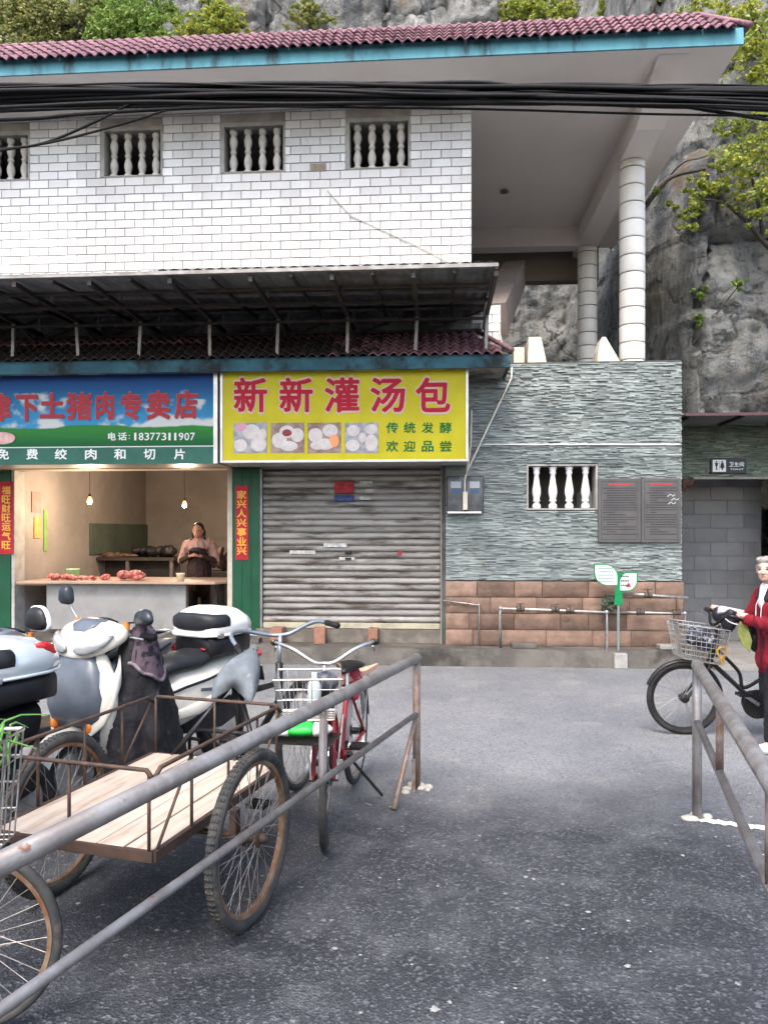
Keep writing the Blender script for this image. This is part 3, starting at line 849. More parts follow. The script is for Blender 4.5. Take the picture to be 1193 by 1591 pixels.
# ================================================================ SLATE WALL
SLATE = M('stacked_slate', (0.275, 0.31, 0.295), (0.195, 0.225, 0.217), rough=0.45, scale=2.2, tint=0.34, c3=(0.15, 0.135, 0.095), s3=1.3, lo3=0.62, hi3=0.8, bump=.004, bscale=45, rvar=.12, world=True)
SLATE2 = M('mossy_slate', (0.17, 0.20, 0.15), (0.10, 0.125, 0.10), rough=0.7, scale=2.2, tint=0.4, bump=.004, bscale=45, world=True)
XA, XB = at(686, 800, YW).x, at(1058, 800, YW).x
ZT = at(900, 563, YW).z
ZB = at(870, 903, YW).z
wx0, wx1 = at(818, 756, YW).x, at(928, 756, YW).x
wz0, wz1 = at(873, 792, YW).z, at(873, 721, YW).z
slw = thing('slate_wall', 'grey green stacked slate wall above a base of brown sandstone blocks', 'wall', ((XA + XB) / 2, YW + .1, PZ))
MORTAR = M('slate_backing', (0.085, 0.09, 0.085), (0.05, 0.055, 0.05), rough=.9, scale=5, world=True)
mb = MB()
mb.bx(XA, wx0, YW + .012, YW + .25, PZ - .05, ZT - .01); mb.bx(wx1, XB, YW + .012, YW + .25, PZ - .05, ZT - .01)
mb.bx(wx0, wx1, YW + .012, YW + .25, PZ - .05, wz0); mb.bx(wx0, wx1, YW + .012, YW + .25, wz1, ZT - .01)
mb.bx(XA, XB, YW + .012, YW + .26, ZT - .0099, ZT + .012)
wallc = mb.build('wall_core', MORTAR, slw)
def strips(mb, x0, x1, z0, z1, yf, hole=None, deep=.2, seed=1, hmin=.009, hmax=.021):
    r = random.Random(seed); z = z0
    while z < z1 - .004:
        h = min(r.uniform(hmin, hmax), z1 - z)
        x = x0 - r.uniform(0, .2)
        while x < x1:
            L = r.uniform(.04, .17); a = max(x, x0); b = min(x + L, x1)
            x += L
            if b - a < .01: continue
            segs = [(a, b)]
            if hole and z + h > hole[2] and z < hole[3]:
                segs = []
                if a < hole[0]: segs.append((a, min(b, hole[0])))
                if b > hole[1]: segs.append((max(a, hole[1]), b))
            for (p, q) in segs:
                if q - p < .008: continue
                pr = r.uniform(-.004, .026); mb.tint = r.random() * .98 + .02
                t0 = r.uniform(-.002, .002); t1 = r.uniform(-.002, .002)
                y0 = yf - pr; y1 = yf - pr + r.uniform(-.006, .006)
                c = .0025
                vs = [(p, y0, z + .0015), (q, y1, z + .0015 + t0), (q, y1, z + h - .0015 + t1), (p, y0, z + h - .0015), (p, yf + .03, z), (q, yf + .03, z), (q, yf + .03, z + h), (p, yf + .03, z + h)]
                mb.add(vs, [(0, 1, 2, 3), (4, 5, 1, 0), (5, 6, 2, 1), (6, 7, 3, 2), (7, 4, 0, 3)])
        z += h
mb = MB(); strips(mb, XA + .05, XB, ZB + .01, ZT - .012, YW, (wx0 - .002, wx1 + .002, wz0 - .002, wz1 + .002))
stuff(mb.build('slate_strips', SLATE, wallc, fix=False))
# sandstone blocks
SAND = M('sandstone_block', (0.225, 0.145, 0.108), (0.165, 0.108, 0.08), rough=.8, scale=5, rand=.35, bump=.01, bscale=16, c3=(0.12, 0.08, 0.058), s3=4, lo3=.5, hi3=.75)
def rock_block(L, H, D, seed):
    m_ = MB(); r = seed * 7.3
    def fn(u, v):
        e = min(u, 1 - u, v, 1 - v)
        k = min(1, e / .12)
        d = D * (0.45 + .55 * k) + .012 * mn.noise((u * 4 + r, v * 3, r)) * k
        return ((u - .5) * L, -d, (v - .5) * H)
    m_.grid(fn, 9, 5)
    return m_.mesh('block', SAND, True, fix=False)
rows = 4; bh = (ZB - PZ) / rows
variants = [[rock_block(L, bh - .008, .035, i * 3 + k) for k in range(4)] for i, L in enumerate((.46, .34, .56))]
r = random.Random(11)
for j in range(rows):
    x = XA + .04 - (j % 2) * .17; i = 0
    while x < XB:
        L0 = r.choice((.46, .34, .56)); vi = (.46, .34, .56).index(L0)
        a = max(x, XA + .04); b = min(x + L0, XB + .03)
        if b - a > .05:
            piece('block', r.choice(variants[vi]), slw, (0, 0, 0))
            o = bpy.data.objects[-1] if False else None
        x += L0
# (blocks are placed in the wall's own frame)
for o in [c for c in slw.children if c.name.startswith('block')]: bpy.data.objects.remove(o)
slw_inv = WM[slw.name].inverted()
r = random.Random(11)
for j in range(rows):
    x = XA + .045 - (j % 2) * .17
    while x < XB + .02:
        L0 = r.choice((.46, .34, .56)); vi = (.46, .34, .56).index(L0)
        a = max(x, XA + .045); b = min(x + L0, XB + .03)
        if b - a > .05:
            o = piece('block', r.choice(variants[vi]), slw, slw_inv @ Vector(((a + b) / 2, YW + .012 + r.uniform(-.004, .006), PZ + (j + .5) * bh)), (r.uniform(-.02, .02), r.uniform(-.006, .006), r.uniform(-.02, .02)), ((b - a - .008) / L0, 1, 1))
        x += L0
# window with white balusters
WBAL = M('white_baluster', (0.80, 0.80, 0.79), (0.70, 0.70, 0.69), rough=.4, scale=8)
prof_l = [(.050, 0), (.052, .015), (.050, .05), (.030, .075), (.026, .085), (.046, .10), (.046, .115), (.034, .125), (.045, .16), (.055, .21), (.053, .26), (.040, .34), (.030, .42), (.028, .46), (.040, .475), (.040, .495), (.033, .505), (.046, .54), (.050, .57)]
b1 = MB(); b1.lathe(prof_l, n=16); lb = b1.mesh('baluster', WBAL, True)
mb = MB(); mb.bx(wx0, wx0 + .02, YW + .0, YW + .245, wz0, wz1); mb.bx(wx1 - .02, wx1, YW + .0, YW + .245, wz0, wz1)
mb.bx(wx0 + .021, wx1 - .021, YW + .002, YW + .245, wz1 - .02, wz1); mb.bx(wx0 + .021, wx1 - .021, YW - .008, YW + .245, wz0, wz0 + .018)
fr = mb.build('balustrade_window', FRAME_G, slw)
for k in range(4):
    piece('baluster', lb, fr, (wx0 + .03 + (wx1 - wx0 - .06) * (k + .5) / 4, YW + .09, wz0 + .018), (0, 0, k), (1, 1, (wz1 - wz0 - .04) / .57))
# space behind the wall: dark store with a white cabinet
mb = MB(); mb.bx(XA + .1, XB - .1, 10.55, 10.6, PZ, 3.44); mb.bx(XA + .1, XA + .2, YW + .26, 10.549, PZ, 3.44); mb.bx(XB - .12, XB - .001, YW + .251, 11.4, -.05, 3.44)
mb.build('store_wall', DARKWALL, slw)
p = at(920, 775, 10.2)
mb = MB(); mb.bx(p.x - .16, p.x + .12, 10.1, 10.45, PZ + .7, wz0 + .25)
for k in range(4): mb.bx(p.x - .14, p.x + .10, 10.095, 10.099, wz0 + .03 + k * .05, wz0 + .055 + k * .05)
tag(mb.build('cabinet', M('white_cabinet', (.7, .7, .68), rough=.4), bevel=.008), 'white slatted cabinet behind the lower baluster window', 'cabinet')

# ---------------- toilet passage at the right
YT = 10.35
XT1 = 9.5
tp = thing('toilet_entrance', 'slate clad lintel and grey tiled screen wall of the toilet entrance', 'toilet building', (4.4, YT, 0))
zl0, zl1 = at(1120, 744, YT).z, at(1120, 662, YT).z
mb = MB(); mb.bx(XB + .002, XT1, YT + .012, YT + .2, zl0, zl1 + .02); lint = mb.build('lintel', MORTAR, tp)
mb = MB(); strips(mb, XB + .005, XT1, zl0, zl1 + .01, YT, seed=5); stuff(mb.build('slate_strips', SLATE2, lint, fix=False))
GTILE = M('grey_wall_tile', (0.135, 0.14, 0.147), (0.17, 0.175, 0.182), rough=.2, scale=2, rand=.12, rvar=.08, c3=(.15, .15, .145), s3=2.0, lo3=.55, hi3=.75)
yt2 = 11.3
zf = 0.06
mb = MB(); mb.bx(XB + .0, at(1182, 900, yt2).x, yt2 + .006, yt2 + .2, zf, 2.9); scr = mb.build('screen_wall', M('tile_joint', (.12, .122, .125), rough=.9), tp)
tw_, th_ = .46, .20
m_ = MB(); v_, f_ = brick_mesh(tw_ - .006, th_ - .006, .006, .002); m_.add(v_, f_); gt = m_.mesh('tile', GTILE, fix=False)
z = zf; row = 0
while z < 2.7:
    x = XB + .01 - (row % 2) * tw_ / 2
    while x < at(1182, 900, yt2).x - .02:
        a = max(x, XB + .01); b = min(x + tw_, at(1182, 900, yt2).x)
        if b - a > .03: piece('tile', gt, scr, ((a + b) / 2, yt2 + .006, z + th_ / 2), (rng.uniform(-.004, .004), 0, rng.uniform(-.006, .006)), ((b - a) / tw_, 1, 1))
        x += tw_
    z += th_; row += 1
mb = MB(); mb.bx(at(1182, 900, yt2).x + .001, XT1, YT + .3, YT + .5, zf, 2.9); mb.build('side_wall', SLATE2, tp)
mb = MB(); mb.bx(XB, XT1, YT + .2, 12.6, zl1 + .05, zl1 + .2); mb.build('ceiling', DARKWALL, tp)
# rusty ragged trim under the lintel
mb = MB(); a = at(1060, 746, YT).x
mb.prism([(a, zl0), (a + .22, zl0), (a + .14, zl0 - .03), (a + .11, zl0 - .09), (a + .05, zl0 - .08), (a + .03, zl0 - .17), (a, zl0 - .17)], YT - .01, YT + .1)
mb.build('rusty_bracket', M('rust_dark', (.05, .028, .02), (.10, .05, .03), rough=.9, scale=20), tp)
mb = MB(); mb.bx(at(1075, 744, YT).x, XT1, YT - .03, YT - .022, zl0 - .006, zl0 + .022); mb.build('edge_strip', CONC_L, tp)
# glazed steel canopy over the passage
GLASSD = M('smoked_canopy_sheet', (0.13, 0.135, 0.14), (0.18, 0.18, 0.185), rough=.35, scale=2, world=True)
can = thing('passage_canopy', 'small smoked sheet canopy with dark front bar over the toilet passage', 'canopy', (4.4, 9.9, 2.9))
zc1, zc0 = at(1120, 643, 9.5).z, zl1 + .022
mb = MB(); mb.add([(XB + .01, 9.5, zc1), (XT1, 9.5, zc1 - .02), (XT1, YT, zc0), (XB + .01, YT, zc0), (XB + .01, 9.5, zc1 + .012), (XT1, 9.5, zc1 - .008), (XT1, YT, zc0 + .012), (XB + .01, YT, zc0 + .012)],
                  [(0, 1, 2, 3), (7, 6, 5, 4), (0, 4, 5, 1), (1, 5, 6, 2), (2, 6, 7, 3), (3, 7, 4, 0)])
mb.build('sheet', GLASSD, can)
RBAR = M('red_brown_bar', (.075, .04, .045), rough=.5)
mb = MB(); mb.bar((XB + .01, 9.49, zc1 - .005), (XT1, 9.49, zc1 - .025), .03, .035); mb.build('front_bar', RBAR, can)
DKST = M('dark_steel', (.035, .035, .038), (.07, .055, .045), rough=.5, metal=.6, scale=10)
for k in range(7):
    x = XB + .08 + k * .62
    mb = MB(); mb.bar((x, 9.52, zc1 - .025), (x, YT - .01, zc0 - .02), .03, .03); mb.build('rib', DKST, can)

# ================================================================ STEEL AWNING over the lower canopy
STEEL = M('awning_steel', (0.28, 0.27, 0.26), (0.18, 0.165, 0.15), rough=.45, metal=.55, scale=6, c3=(.16, .07, .035), s3=5, lo3=.62, hi3=.75, world=True)
SHEET = M('corrugated_sheet', (0.13, 0.13, 0.135), (0.08, 0.08, 0.08), rough=.45, metal=.4, scale=1.3, c3=(.07, .06, .05), s3=2, lo3=.5, hi3=.7, world=True)
YF = 7.50
XF = at(774, 417, YF).x
aw = thing('steel_awning', 'dark corrugated steel awning on thin posts above the shop signs', 'awning', (-2.5, 9.0, 3.65))
def sheet_z(y): return 4.215 + (y - YF) / (9.55 - YF) * .16
for (xa, xb, dz) in ((XL - .3, at(240, 415, YF).x + .08, -.012), (at(240, 415, YF).x, XF, .004)):
    mb = MB(); n = int((xb - xa) / .02)
    vs = []; fs = []
    for i in range(n + 1):
        x = xa + (xb - xa) * i / n
        cz = .009 * math.sin(2 * PI * x / .12)
        for y in (YF - .02, 9.61): vs += [(x, y, sheet_z(y) + cz + dz), (x, y, sheet_z(y) + cz + dz + .002)]
    for i in range(n):
        b_ = i * 4; fs += [(b_, b_ + 2, b_ + 6, b_ + 4), (b_ + 1, b_ + 5, b_ + 7, b_ + 3), (b_, b_ + 4, b_ + 5, b_ + 1), (b_ + 2, b_ + 3, b_ + 7, b_ + 6)]
    mb.add(vs, fs); mb.build('roof_sheet', SHEET, aw, smooth=True, fix=False)
mb = MB(); mb.bar((XL - .3, YF, sheet_z(YF) - .03), (XF, YF, sheet_z(YF) - .022), .04, .035); mb.build('front_beam', STEEL, aw)
for y in (8.5, 9.1, 9.42):
    mb = MB(); mb.bar((XL - .3, y, sheet_z(y) - .03), (XF - .02, y, sheet_z(y) - .03), .04, .03); mb.build('purlin', STEEL, aw)
pxs = (-86, 20, 118, 218, 325, 432, 540, 648, 757)
for i, px in enumerate(pxs):
    x = at(px, 520, YD).x
    mb = MB(); mb.bar((x, YF + .03, 4.125), (x, 9.55, 4.125), .04, .05); mb.build('rafter', DKST, aw)
    tx = x + rng.uniform(-.025, .025)
    mb = MB(); mb.bar((tx, YD + .03, 3.68), (x, YD + .03, 4.10), .036, .036, up=(0, 1, 0)); mb.build('post', STEEL, aw)
    mb = MB(); mb.bar((x, 8.3, 4.15), (x, 8.3, sheet_z(8.3) - .015), .035, .035, up=(0, 1, 0)); mb.build('strut', STEEL, aw)
    mb = MB(); mb.bar((x, 9.50, 4.10), (x, 9.50, sheet_z(9.5) - .015), .035, .035, up=(0, 1, 0)); mb.build('strut', STEEL, aw)
    mb = MB(); mb.bar((x, 9.5, 3.98), (x, 8.95, 4.11), .028, .028); mb.build('brace', STEEL, aw)
for y, z in ((8.3, 4.10), (9.5, 4.085), (7.9, 4.135), (8.88, 4.06)):
    mb = MB(); mb.bar((XL - .3, y, z), (XF - .05, y, z), .03, .03); mb.build('tie_bar', DKST, aw)
for i in range(len(pxs) - 1):
    xa_, xb_ = at(pxs[i], 520, YD).x, at(pxs[i + 1], 520, YD).x
    mb = MB(); mb.bar((xa_, 9.5, 4.05), (xb_, 9.5, 4.33), .022, .022); mb.build('brace', DKST, aw)
    xm_ = (xa_ + xb_) / 2
    mb = MB(); mb.bar((xm_, YF + .03, 4.15), (xm_, 9.55, 4.30), .03, .03); mb.build('rafter', DKST, aw)
mb = MB(); mb.bar((XF - .015, YF, sheet_z(YF) - .03), (XF - .015, 9.5, sheet_z(9.5) - .03), .03, .05); mb.build('end_rafter', M('rosy_steel', (.26, .15, .15), (.2, .16, .15), rough=.5, scale=6), aw)

# ================================================================ SIGNS
YG = 8.97
SIGNF = M('sign_aluminium', (0.55, 0.54, 0.52), (0.42, 0.41, 0.39), rough=.35, metal=.6, scale=5, world=True)
YEL = M('yellow_print', (0.52, 0.46, 0.022), (0.46, 0.40, 0.018), spec=.12, rough=.42, scale=2, world=True)
REDP = M('red_print', (0.38, 0.012, 0.032), spec=.12, rough=.45)
PINKO = M('pale_outline_print', (0.58, 0.42, 0.33), spec=.12, rough=.45)
GRP = M('green_print', (0.008, 0.14, 0.035), spec=.12, rough=.45)
a, b = at(343, 640, YG), at(727, 640, YG)
z1, z0 = at(535, 570, YG).z, at(535, 715, YG).z
ys = thing('yellow_shop_sign', 'yellow shop sign with red and green characters and four bun pictures', 'sign', ((a.x + b.x) / 2, YG + .1, z0))
mb = MB(); mb.bx(a.x, b.x, YG + .012, YG + .62, z0 - .02, z1 - .005); mb.build('sign_box', SIGNF, ys)
mb = MB(); f = .028
mb.bx(a.x - .004, a.x + f, YG - .012, YG + .03, z0 - .024, z1); mb.bx(b.x - f, b.x + .004, YG - .012, YG + .03, z0 - .024, z1)
mb.bx(a.x + f, b.x - f, YG - .010, YG + .03, z1 - f * .5, z1); mb.bx(a.x + f, b.x - f, YG - .010, YG + .03, z0 - .024, z0 - .024 + f)
mb.build('frame', SIGNF, ys, bevel=.003)
mb = MB(); mb.bx(a.x + f, b.x - f, YG, YG + .01, z0, z1 - f * .5); mb.build('panel', YEL, ys)
def sx(px): return at(px, 640, YG).x
def sz(px, py): return at(px, py, YG).z
for ch, x0_, x1_ in (('新', 363, 416), ('新', 434, 487), ('灌', 504, 559), ('汤', 575, 630), ('包', 645, 700)):
    glyph(ch, sx(x0_) - .012, sx(x1_) + .012, YG - .0015, sz(x0_, 643) - .012, sz(x0_, 585) + .012, PINKO, ys, 'character_outline', bold=.055, depth=.002)
    glyph(ch, sx(x0_) + .004, sx(x1_) - .004, YG - .004, sz(x0_, 641), sz(x0_, 587), REDP, ys, bold=.026, depth=.003)
for row_, chs in ((0, '传统发酵'), (1, '欢迎品尝')):
    for ch, xc_ in zip(chs, (609, 636, 664, 692)):
        yt_, yb_ = ((656, 673), (685, 702))[row_]
        glyph(ch, sx(xc_ - 9), sx(xc_ + 9.5), YG - .002, sz(xc_, yb_), sz(xc_, yt_), GRP, ys, bold=.022, depth=.002)
# the four pictures of buns
BUN = M('bun_print', (.48, .44, .42), (.58, .54, .52), rough=.5, scale=12)
BUND = M('bun_background_print', (.20, .12, .10), (.32, .24, .20), rough=.5, scale=9)
BUNG = M('grey_background_print', (.20, .21, .25), (.38, .37, .38), rough=.5, scale=9)
FILR = M('bean_filling_print', (.22, .03, .03), rough=.5); FILO = M('custard_filling_print', (.72, .30, .12), rough=.5)
PKP = M('pink_print', (.55, .28, .36), rough=.5)
def bun(mb, px, py, rx, ry, mi, y): 
    p = at(px, py, y); k = 8.95 / F_PX
    n = 20
    vs = [(p.x, y - .004, p.z)]
    for rr, dy in ((.6, .0032), (1, 0)):
        for i in range(n):
            t_ = 2 * PI * i / n
            vs.append((p.x + rx * k * rr * math.cos(t_), y - dy, p.z + ry * k * rr * math.sin(t_)))
    fs = [(0, 1 + i, 1 + (i + 1) % n) for i in range(n)] + [(1 + i, 1 + n + i, 1 + n + (i + 1) % n, 1 + (i + 1) % n) for i in range(n)]
    mb.add(vs, fs, mi)
pics = [((363, 415), BUNG, [(376, 664, 10, 7, 2), (391, 671, 14, 12, 0), (374, 692, 11, 10, 0), (402, 690, 12.5, 12, 0), (408, 675, 7, 9, 0)]),
        ((421, 473), BUND, [(434, 684, 12, 12, 0), (462, 676, 10.5, 11, 0), (446, 671, 12, 10, 0), (449, 693, 14, 8, 0), (446, 672, 8, 6, 1)]),
        ((478, 530), BUND, [(490, 676, 12, 11, 0), (513, 669, 12, 10, 0), (505, 690, 15, 9, 0), (519, 685, 8, 10, 1), (494, 692, 12, 7, 0)]),
        ((536, 588), BUNG, [(548, 692, 11, 9, 0), (577, 688, 10, 13, 0), (549, 669, 10, 9, 0), (577, 667, 10, 8, 0), (563, 680, 6, 8, 0)])]
for i, ((p0, p1), bgm, bs) in enumerate(pics):
    mb = MB(); mb.bx(sx(p0), sx(p1), YG - .004, YG - .0005, sz(p0, 704), sz(p0, 657))
    o = mb.build('bun_picture', bgm, ys)
    mb = MB()
    for k_, (px, py, rx, ry, mi) in enumerate(bs): bun(mb, px, py, min(rx, px - p0 - .5, p1 - px - .5) if mi != 3 else rx, min(ry, py - 657.5, 703.5 - py), mi, YG - .0045 - .0012 * k_)
    mb.build('printed_buns', [BUN, FILR if i < 2 else FILO, PKP], o, smooth=True, fix=False)

# ---- the butcher's banner: printed sky, clouds and meadow
def banner_material(x0, x1, z0, z1):
    m = bpy.data.materials.new('meadow_banner_print'); m.use_nodes = True
    t = m.node_tree; N = t.nodes; L = t.links; b = N['Principled BSDF']
    g = N.new('ShaderNodeNewGeometry'); sp = N.new('ShaderNodeSeparateXYZ'); L.new(g.outputs['Position'], sp.inputs[0])
    def mr(src, a, b_, c=0.0, d=1.0):
        r_ = N.new('ShaderNodeMapRange'); r_.interpolation_type = 'SMOOTHSTEP'; r_.inputs['From Min'].default_value = a; r_.inputs['From Max'].default_value = b_
        r_.inputs['To Min'].default_value = c; r_.inputs['To Max'].default_value = d
        L.new(src, r_.inputs['Value']); return r_.outputs[0]
    def mix(f, a, b_):
        x = N.new('ShaderNodeMix'); x.data_type = 'RGBA'; L.new(f, x.inputs[0])
        for i, v in ((6, a), (7, b_)):
            if isinstance(v, tuple): x.inputs[i].default_value = (*v, 1)
            else: L.new(v, x.inputs[i])
        return x.outputs[2]
    def nz(sc, st, det=6):
        mp = N.new('ShaderNodeMapping'); mp.inputs['Scale'].default_value = st; L.new(g.outputs['Position'], mp.inputs[0])
        n = N.new('ShaderNodeTexNoise'); n.inputs['Scale'].default_value = sc; n.inputs['Detail'].default_value = det; L.new(mp.outputs[0], n.inputs['Vector']); return n.outputs[0]
    h = z1 - z0
    c = mix(mr(sp.outputs[2], z0 + .40 * h, z1), (0.04, 0.23, 0.42), (0.008, 0.035, 0.15))
    cl = N.new('ShaderNodeMath'); cl.operation = 'ADD'; L.new(nz(2.6, (1, 1, 1.7)), cl.inputs[0]); L.new(mr(sp.outputs[2], z0 + .85 * h, z0 + .40 * h, -.12, .13), cl.inputs[1])
    c = mix(mr(cl.outputs[0], .54, .66), c, (0.50, 0.52, 0.51))
    gl = N.new('ShaderNodeMath'); gl.operation = 'ADD'; L.new(sp.outputs[2], gl.inputs[0]); L.new(mr(nz(1.1, (1, 1, 0)), .3, .7, -.025, .025), gl.inputs[1])
    gc = mix(mr(sp.outputs[2], z0 + .17 * h, z0 + .40 * h), (0.008, 0.09, 0.03), (0.03, 0.18, 0.035))
    c = mix(mr(gl.outputs[0], z0 + .405 * h, z0 + .385 * h), c, gc)
    L.new(c, b.inputs['Base Color']); b.inputs['Roughness'].default_value = .6; b.inputs['Specular IOR Level'].default_value = .15
    bp = N.new('ShaderNodeBump'); bp.inputs['Distance'].default_value = .012; L.new(nz(2.0, (1, 1, 2.5), 3), bp.inputs['Height']); L.new(bp.outputs[0], b.inputs['Normal'])
    return m
YH = 8.99
a, b = XL - .1, at(338, 640, YH).x
z1, z0 = at(170, 576, YH).z, at(170, 720, YH).z
zg = at(170, 695, YH).z
bs_ = thing('butcher_banner', 'blue sky and green meadow banner with red characters above the butcher', 'sign', ((a + b) / 2, YH + .1, z0))
mb = MB(); mb.bx(a, b, YH + .014, YH + .55, z0 - .01, z1 - .005); mb.build('sign_box', SIGNF, bs_)
mb = MB(); mb.bx(b - .045, b + .004, YH - .01, YH + .03, z0 - .01, z1); mb.bx(a, b - .046, YH - .008, YH + .03, z1 - .035, z1 - .001); mb.build('frame', SIGNF, bs_)
mb = MB(); mb.grid(lambda u, v: (a + u * (b - .046 - a), YH + .004 * math.sin(u * 55 + 3 * v) * v, zg + .012 + v * (z1 - .034 - zg - .012)), 90, 10)
mb.build('printed_sheet', banner_material(a, b, z0, z1), bs_, smooth=True, fix=False)
mb = MB(); mb.bx(a, b - .046, YH - .004, YH + .012, z0 - .01, zg); mb.build('green_band', M('dark_green_band', (.012, .085, .062), (.02, .11, .08), rough=.5, scale=3, world=True), bs_)
mb = MB(); mb.bx(a, b - .046, YH - .006, YH + .010, zg + .0005, zg + .011); mb.build('white_rule', M('white_print', (.66, .68, .66), rough=.5), bs_)
WHP = MATS['white_print']
REDB = M('banner_red_print', (0.32, 0.014, 0.026), rough=.5)
def bxp(px): return at(px, 640, YH).x
def bzp(px, py): return at(px, py, YH).z
for ch, x0_, x1_, yt_, yb_ in (('律', -22, 18, 612, 655), ('下', 26, 60, 614, 655), ('土', 63, 101, 611, 650), ('猪', 104, 144, 610, 653), ('肉', 150, 178, 609, 652), ('专', 188, 221, 609, 653), ('卖', 229, 265, 607, 652), ('店', 272, 308, 607, 651)):
    glyph(ch, bxp(x0_) - .006, bxp(x1_) + .006, YH - .006, bzp(x0_, yb_) - .006, bzp(x0_, yt_) + .006, M('red_shadow_print', (.30, .16, .20), rough=.5), bs_, 'character_outline', bold=.045, depth=.002)
    glyph(ch, bxp(x0_), bxp(x1_), YH - .009, bzp(x0_, yb_), bzp(x0_, yt_), REDB, bs_, bold=.034, depth=.003)
for ch, x0_, x1_ in (('免', -3, 15), ('费', 42, 60), ('绞', 86, 105), ('肉', 133, 151), ('和', 178, 196), ('切', 224, 242), ('片', 271, 288)):
    glyph(ch, bxp(x0_), bxp(x1_), YH - .0045, bzp(x0_, 714), bzp(x0_, 697.5), WHP, bs_, bold=.022, depth=.002)
for ch, x0_, x1_ in (('电', 169, 181), ('话', 184, 198)): glyph(ch, bxp(x0_), bxp(x1_), YH - .006, bzp(x0_, 684.5), bzp(x0_, 672), WHP, bs_, bold=.02, depth=.002)
line_text(':', bxp(202), YH - .006, bzp(202, 679), .05, WHP, bs_, 'character', bold=.01)
for i, ch in enumerate('18377311907'):
    xd = 207 + i * 8.85
    glyph(ch, bxp(xd + (2.4 if ch == '1' else .6)), bxp(xd + (5.8 if ch == '1' else 8.0)), YH - .006, bzp(xd, 684.3), bzp(xd, 672.5), WHP, bs_, 'digit', bold=.01)
# printed piglet at the left edge of the meadow
PIGP = M('pink_animal_print', (.62, .42, .38), (.50, .27, .26), rough=.5, scale=14)
mb = MB(); p = at(4, 681, YH); n = 24
pts = []
for i in range(n):
    t_ = 2 * PI * i / n
    pts.append((p.x + .17 * math.cos(t_), p.z + (.075 if math.sin(t_) > 0 else .075) * math.sin(t_)))
mb.prism(pts, YH - .010, YH - .005); mb.build('printed_pig', PIGP, bs_)

# ---- red couplets on the doors
CRED = M('couplet_paper', (0.40, 0.012, 0.02), (0.33, 0.010, 0.02), rough=.6, scale=3)
GOLD = M('couplet_gold', (0.72, 0.33, 0.05), rough=.5)
yq = YS - .067
def couplet(px0, px1, py0, py1, chars, label, gx):
    p0, p1 = at(px0, py0, yq), at(px1, py1, yq)
    t_ = thing('door_couplet', label, 'paper strip', ((p0.x + p1.x) / 2, yq, p1.z), 0, 'red couplets on the green doors')
    mb = MB(); mb.grid(lambda u, v: (p0.x + u * (p1.x - p0.x), yq - .003 - .004 * math.sin(v * 5) ** 2, p1.z + v * (p0.z - p1.z)), 4, 20)
    mb.build('paper', CRED, t_, fix=False)
    n = len(chars); h = (py1 - py0 - 14) / n
    for i, ch in enumerate(chars):
        yt_ = py0 + 7 + i * h
        A, B = at(gx[0], yt_ + .5, yq), at(gx[1], yt_ + h - .8, yq)
        glyph(ch, A.x, B.x, yq - .009, B.z, A.z, GOLD, t_, bold=.03, depth=.002)
couplet(366.5, 386, 754.5, 870, '家兴人兴事业兴', 'red couplet with gold characters on the green door beside the shutter', (368.5, 383.5))
couplet(-14, 21, 748, 861, '福旺财旺运气旺', 'red couplet on the green door at the left edge', (4, 18))

# ---- notice plaques on the slate wall
PLQ = M('grey_metal_plaque', (.085, .082, .082), (.105, .10, .098), rough=.4, metal=.3, scale=3)
PLT = M('plaque_lettering', (.025, .025, .027), rough=.5); PLR = M('plaque_red_title', (.38, .035, .04), rough=.5)
p0, p1 = at(929, 743.5, YW - .05), at(1057, 843, YW - .05)
xm = (p0.x + p1.x) / 2 + .02
yp = YW - .05
for k, (xa, xb, lab) in enumerate(((p0.x, xm - .003, 'left grey notice plaque with red heading on the slate wall'), (xm + .003, p1.x, 'right grey notice plaque with red heading and white scribble'))):
    t_ = thing('notice_plaque', lab, 'plaque', ((xa + xb) / 2, yp, p1.z), 0, 'notice plaques on the slate wall')
    mb = MB(); mb.bx(xa, xb, yp, yp + .055, p1.z, p0.z); mb.build('plate', PLQ, t_, bevel=.004)
    mb = MB(); e = .035; q = .004
    for (u0, u1, v0, v1) in ((xa + e, xb - e, p0.z - e - q, p0.z - e), (xa + e, xb - e, p1.z + e, p1.z + e + q), (xa + e, xa + e + q, p1.z + e + q + .0002, p0.z - e - q - .0002), (xb - e - q, xb - e, p1.z + e + q + .0002, p0.z - e - q - .0002)):
        mb.bx(u0, u1, yp - .002, yp - .0003, v0, v1)
    mb.build('border_line', PLT, t_)
    mb = MB(); r = random.Random(20 + k); xc_ = (xa + xb) / 2
    mb2 = MB()
    x = xc_ - .13
    while x < xc_ + .13: mb2.bx(x, x + .024, yp - .0025, yp - .0003, p0.z - .085, p0.z - .063); x += .030
    mb2.build('heading', PLR, t_)
    z = p0.z - .125; i = 0
    while z > p1.z + .07:
        ind = .05 if r.random() < .35 else 0
        end = xb - .055 if r.random() < .7 else xa + .055 + r.uniform(.1, .3)
        x = xa + .055 + ind
        while x < end:
            w_ = r.uniform(.008, .016); mb.bx(x, x + w_, yp - .002, yp - .0003, z, z + .012); x += w_ + .004
        z -= .0295
    stuff(mb.build('small_print', PLT, t_))
    if k == 1:
        mb = MB()
        for (px, py) in ((1042, 770), (1048, 776), (1043, 782)):
            c = at(px, py, yp); mb.tube([(c.x - .045, yp - .003, c.z - .01), (c.x - .01, yp - .003, c.z + .015), (c.x + .02, yp - .003, c.z - .008), (c.x + .045, yp - .003, c.z + .012)], .004, 5)
        mb.build('white_scribble', WHP, t_)

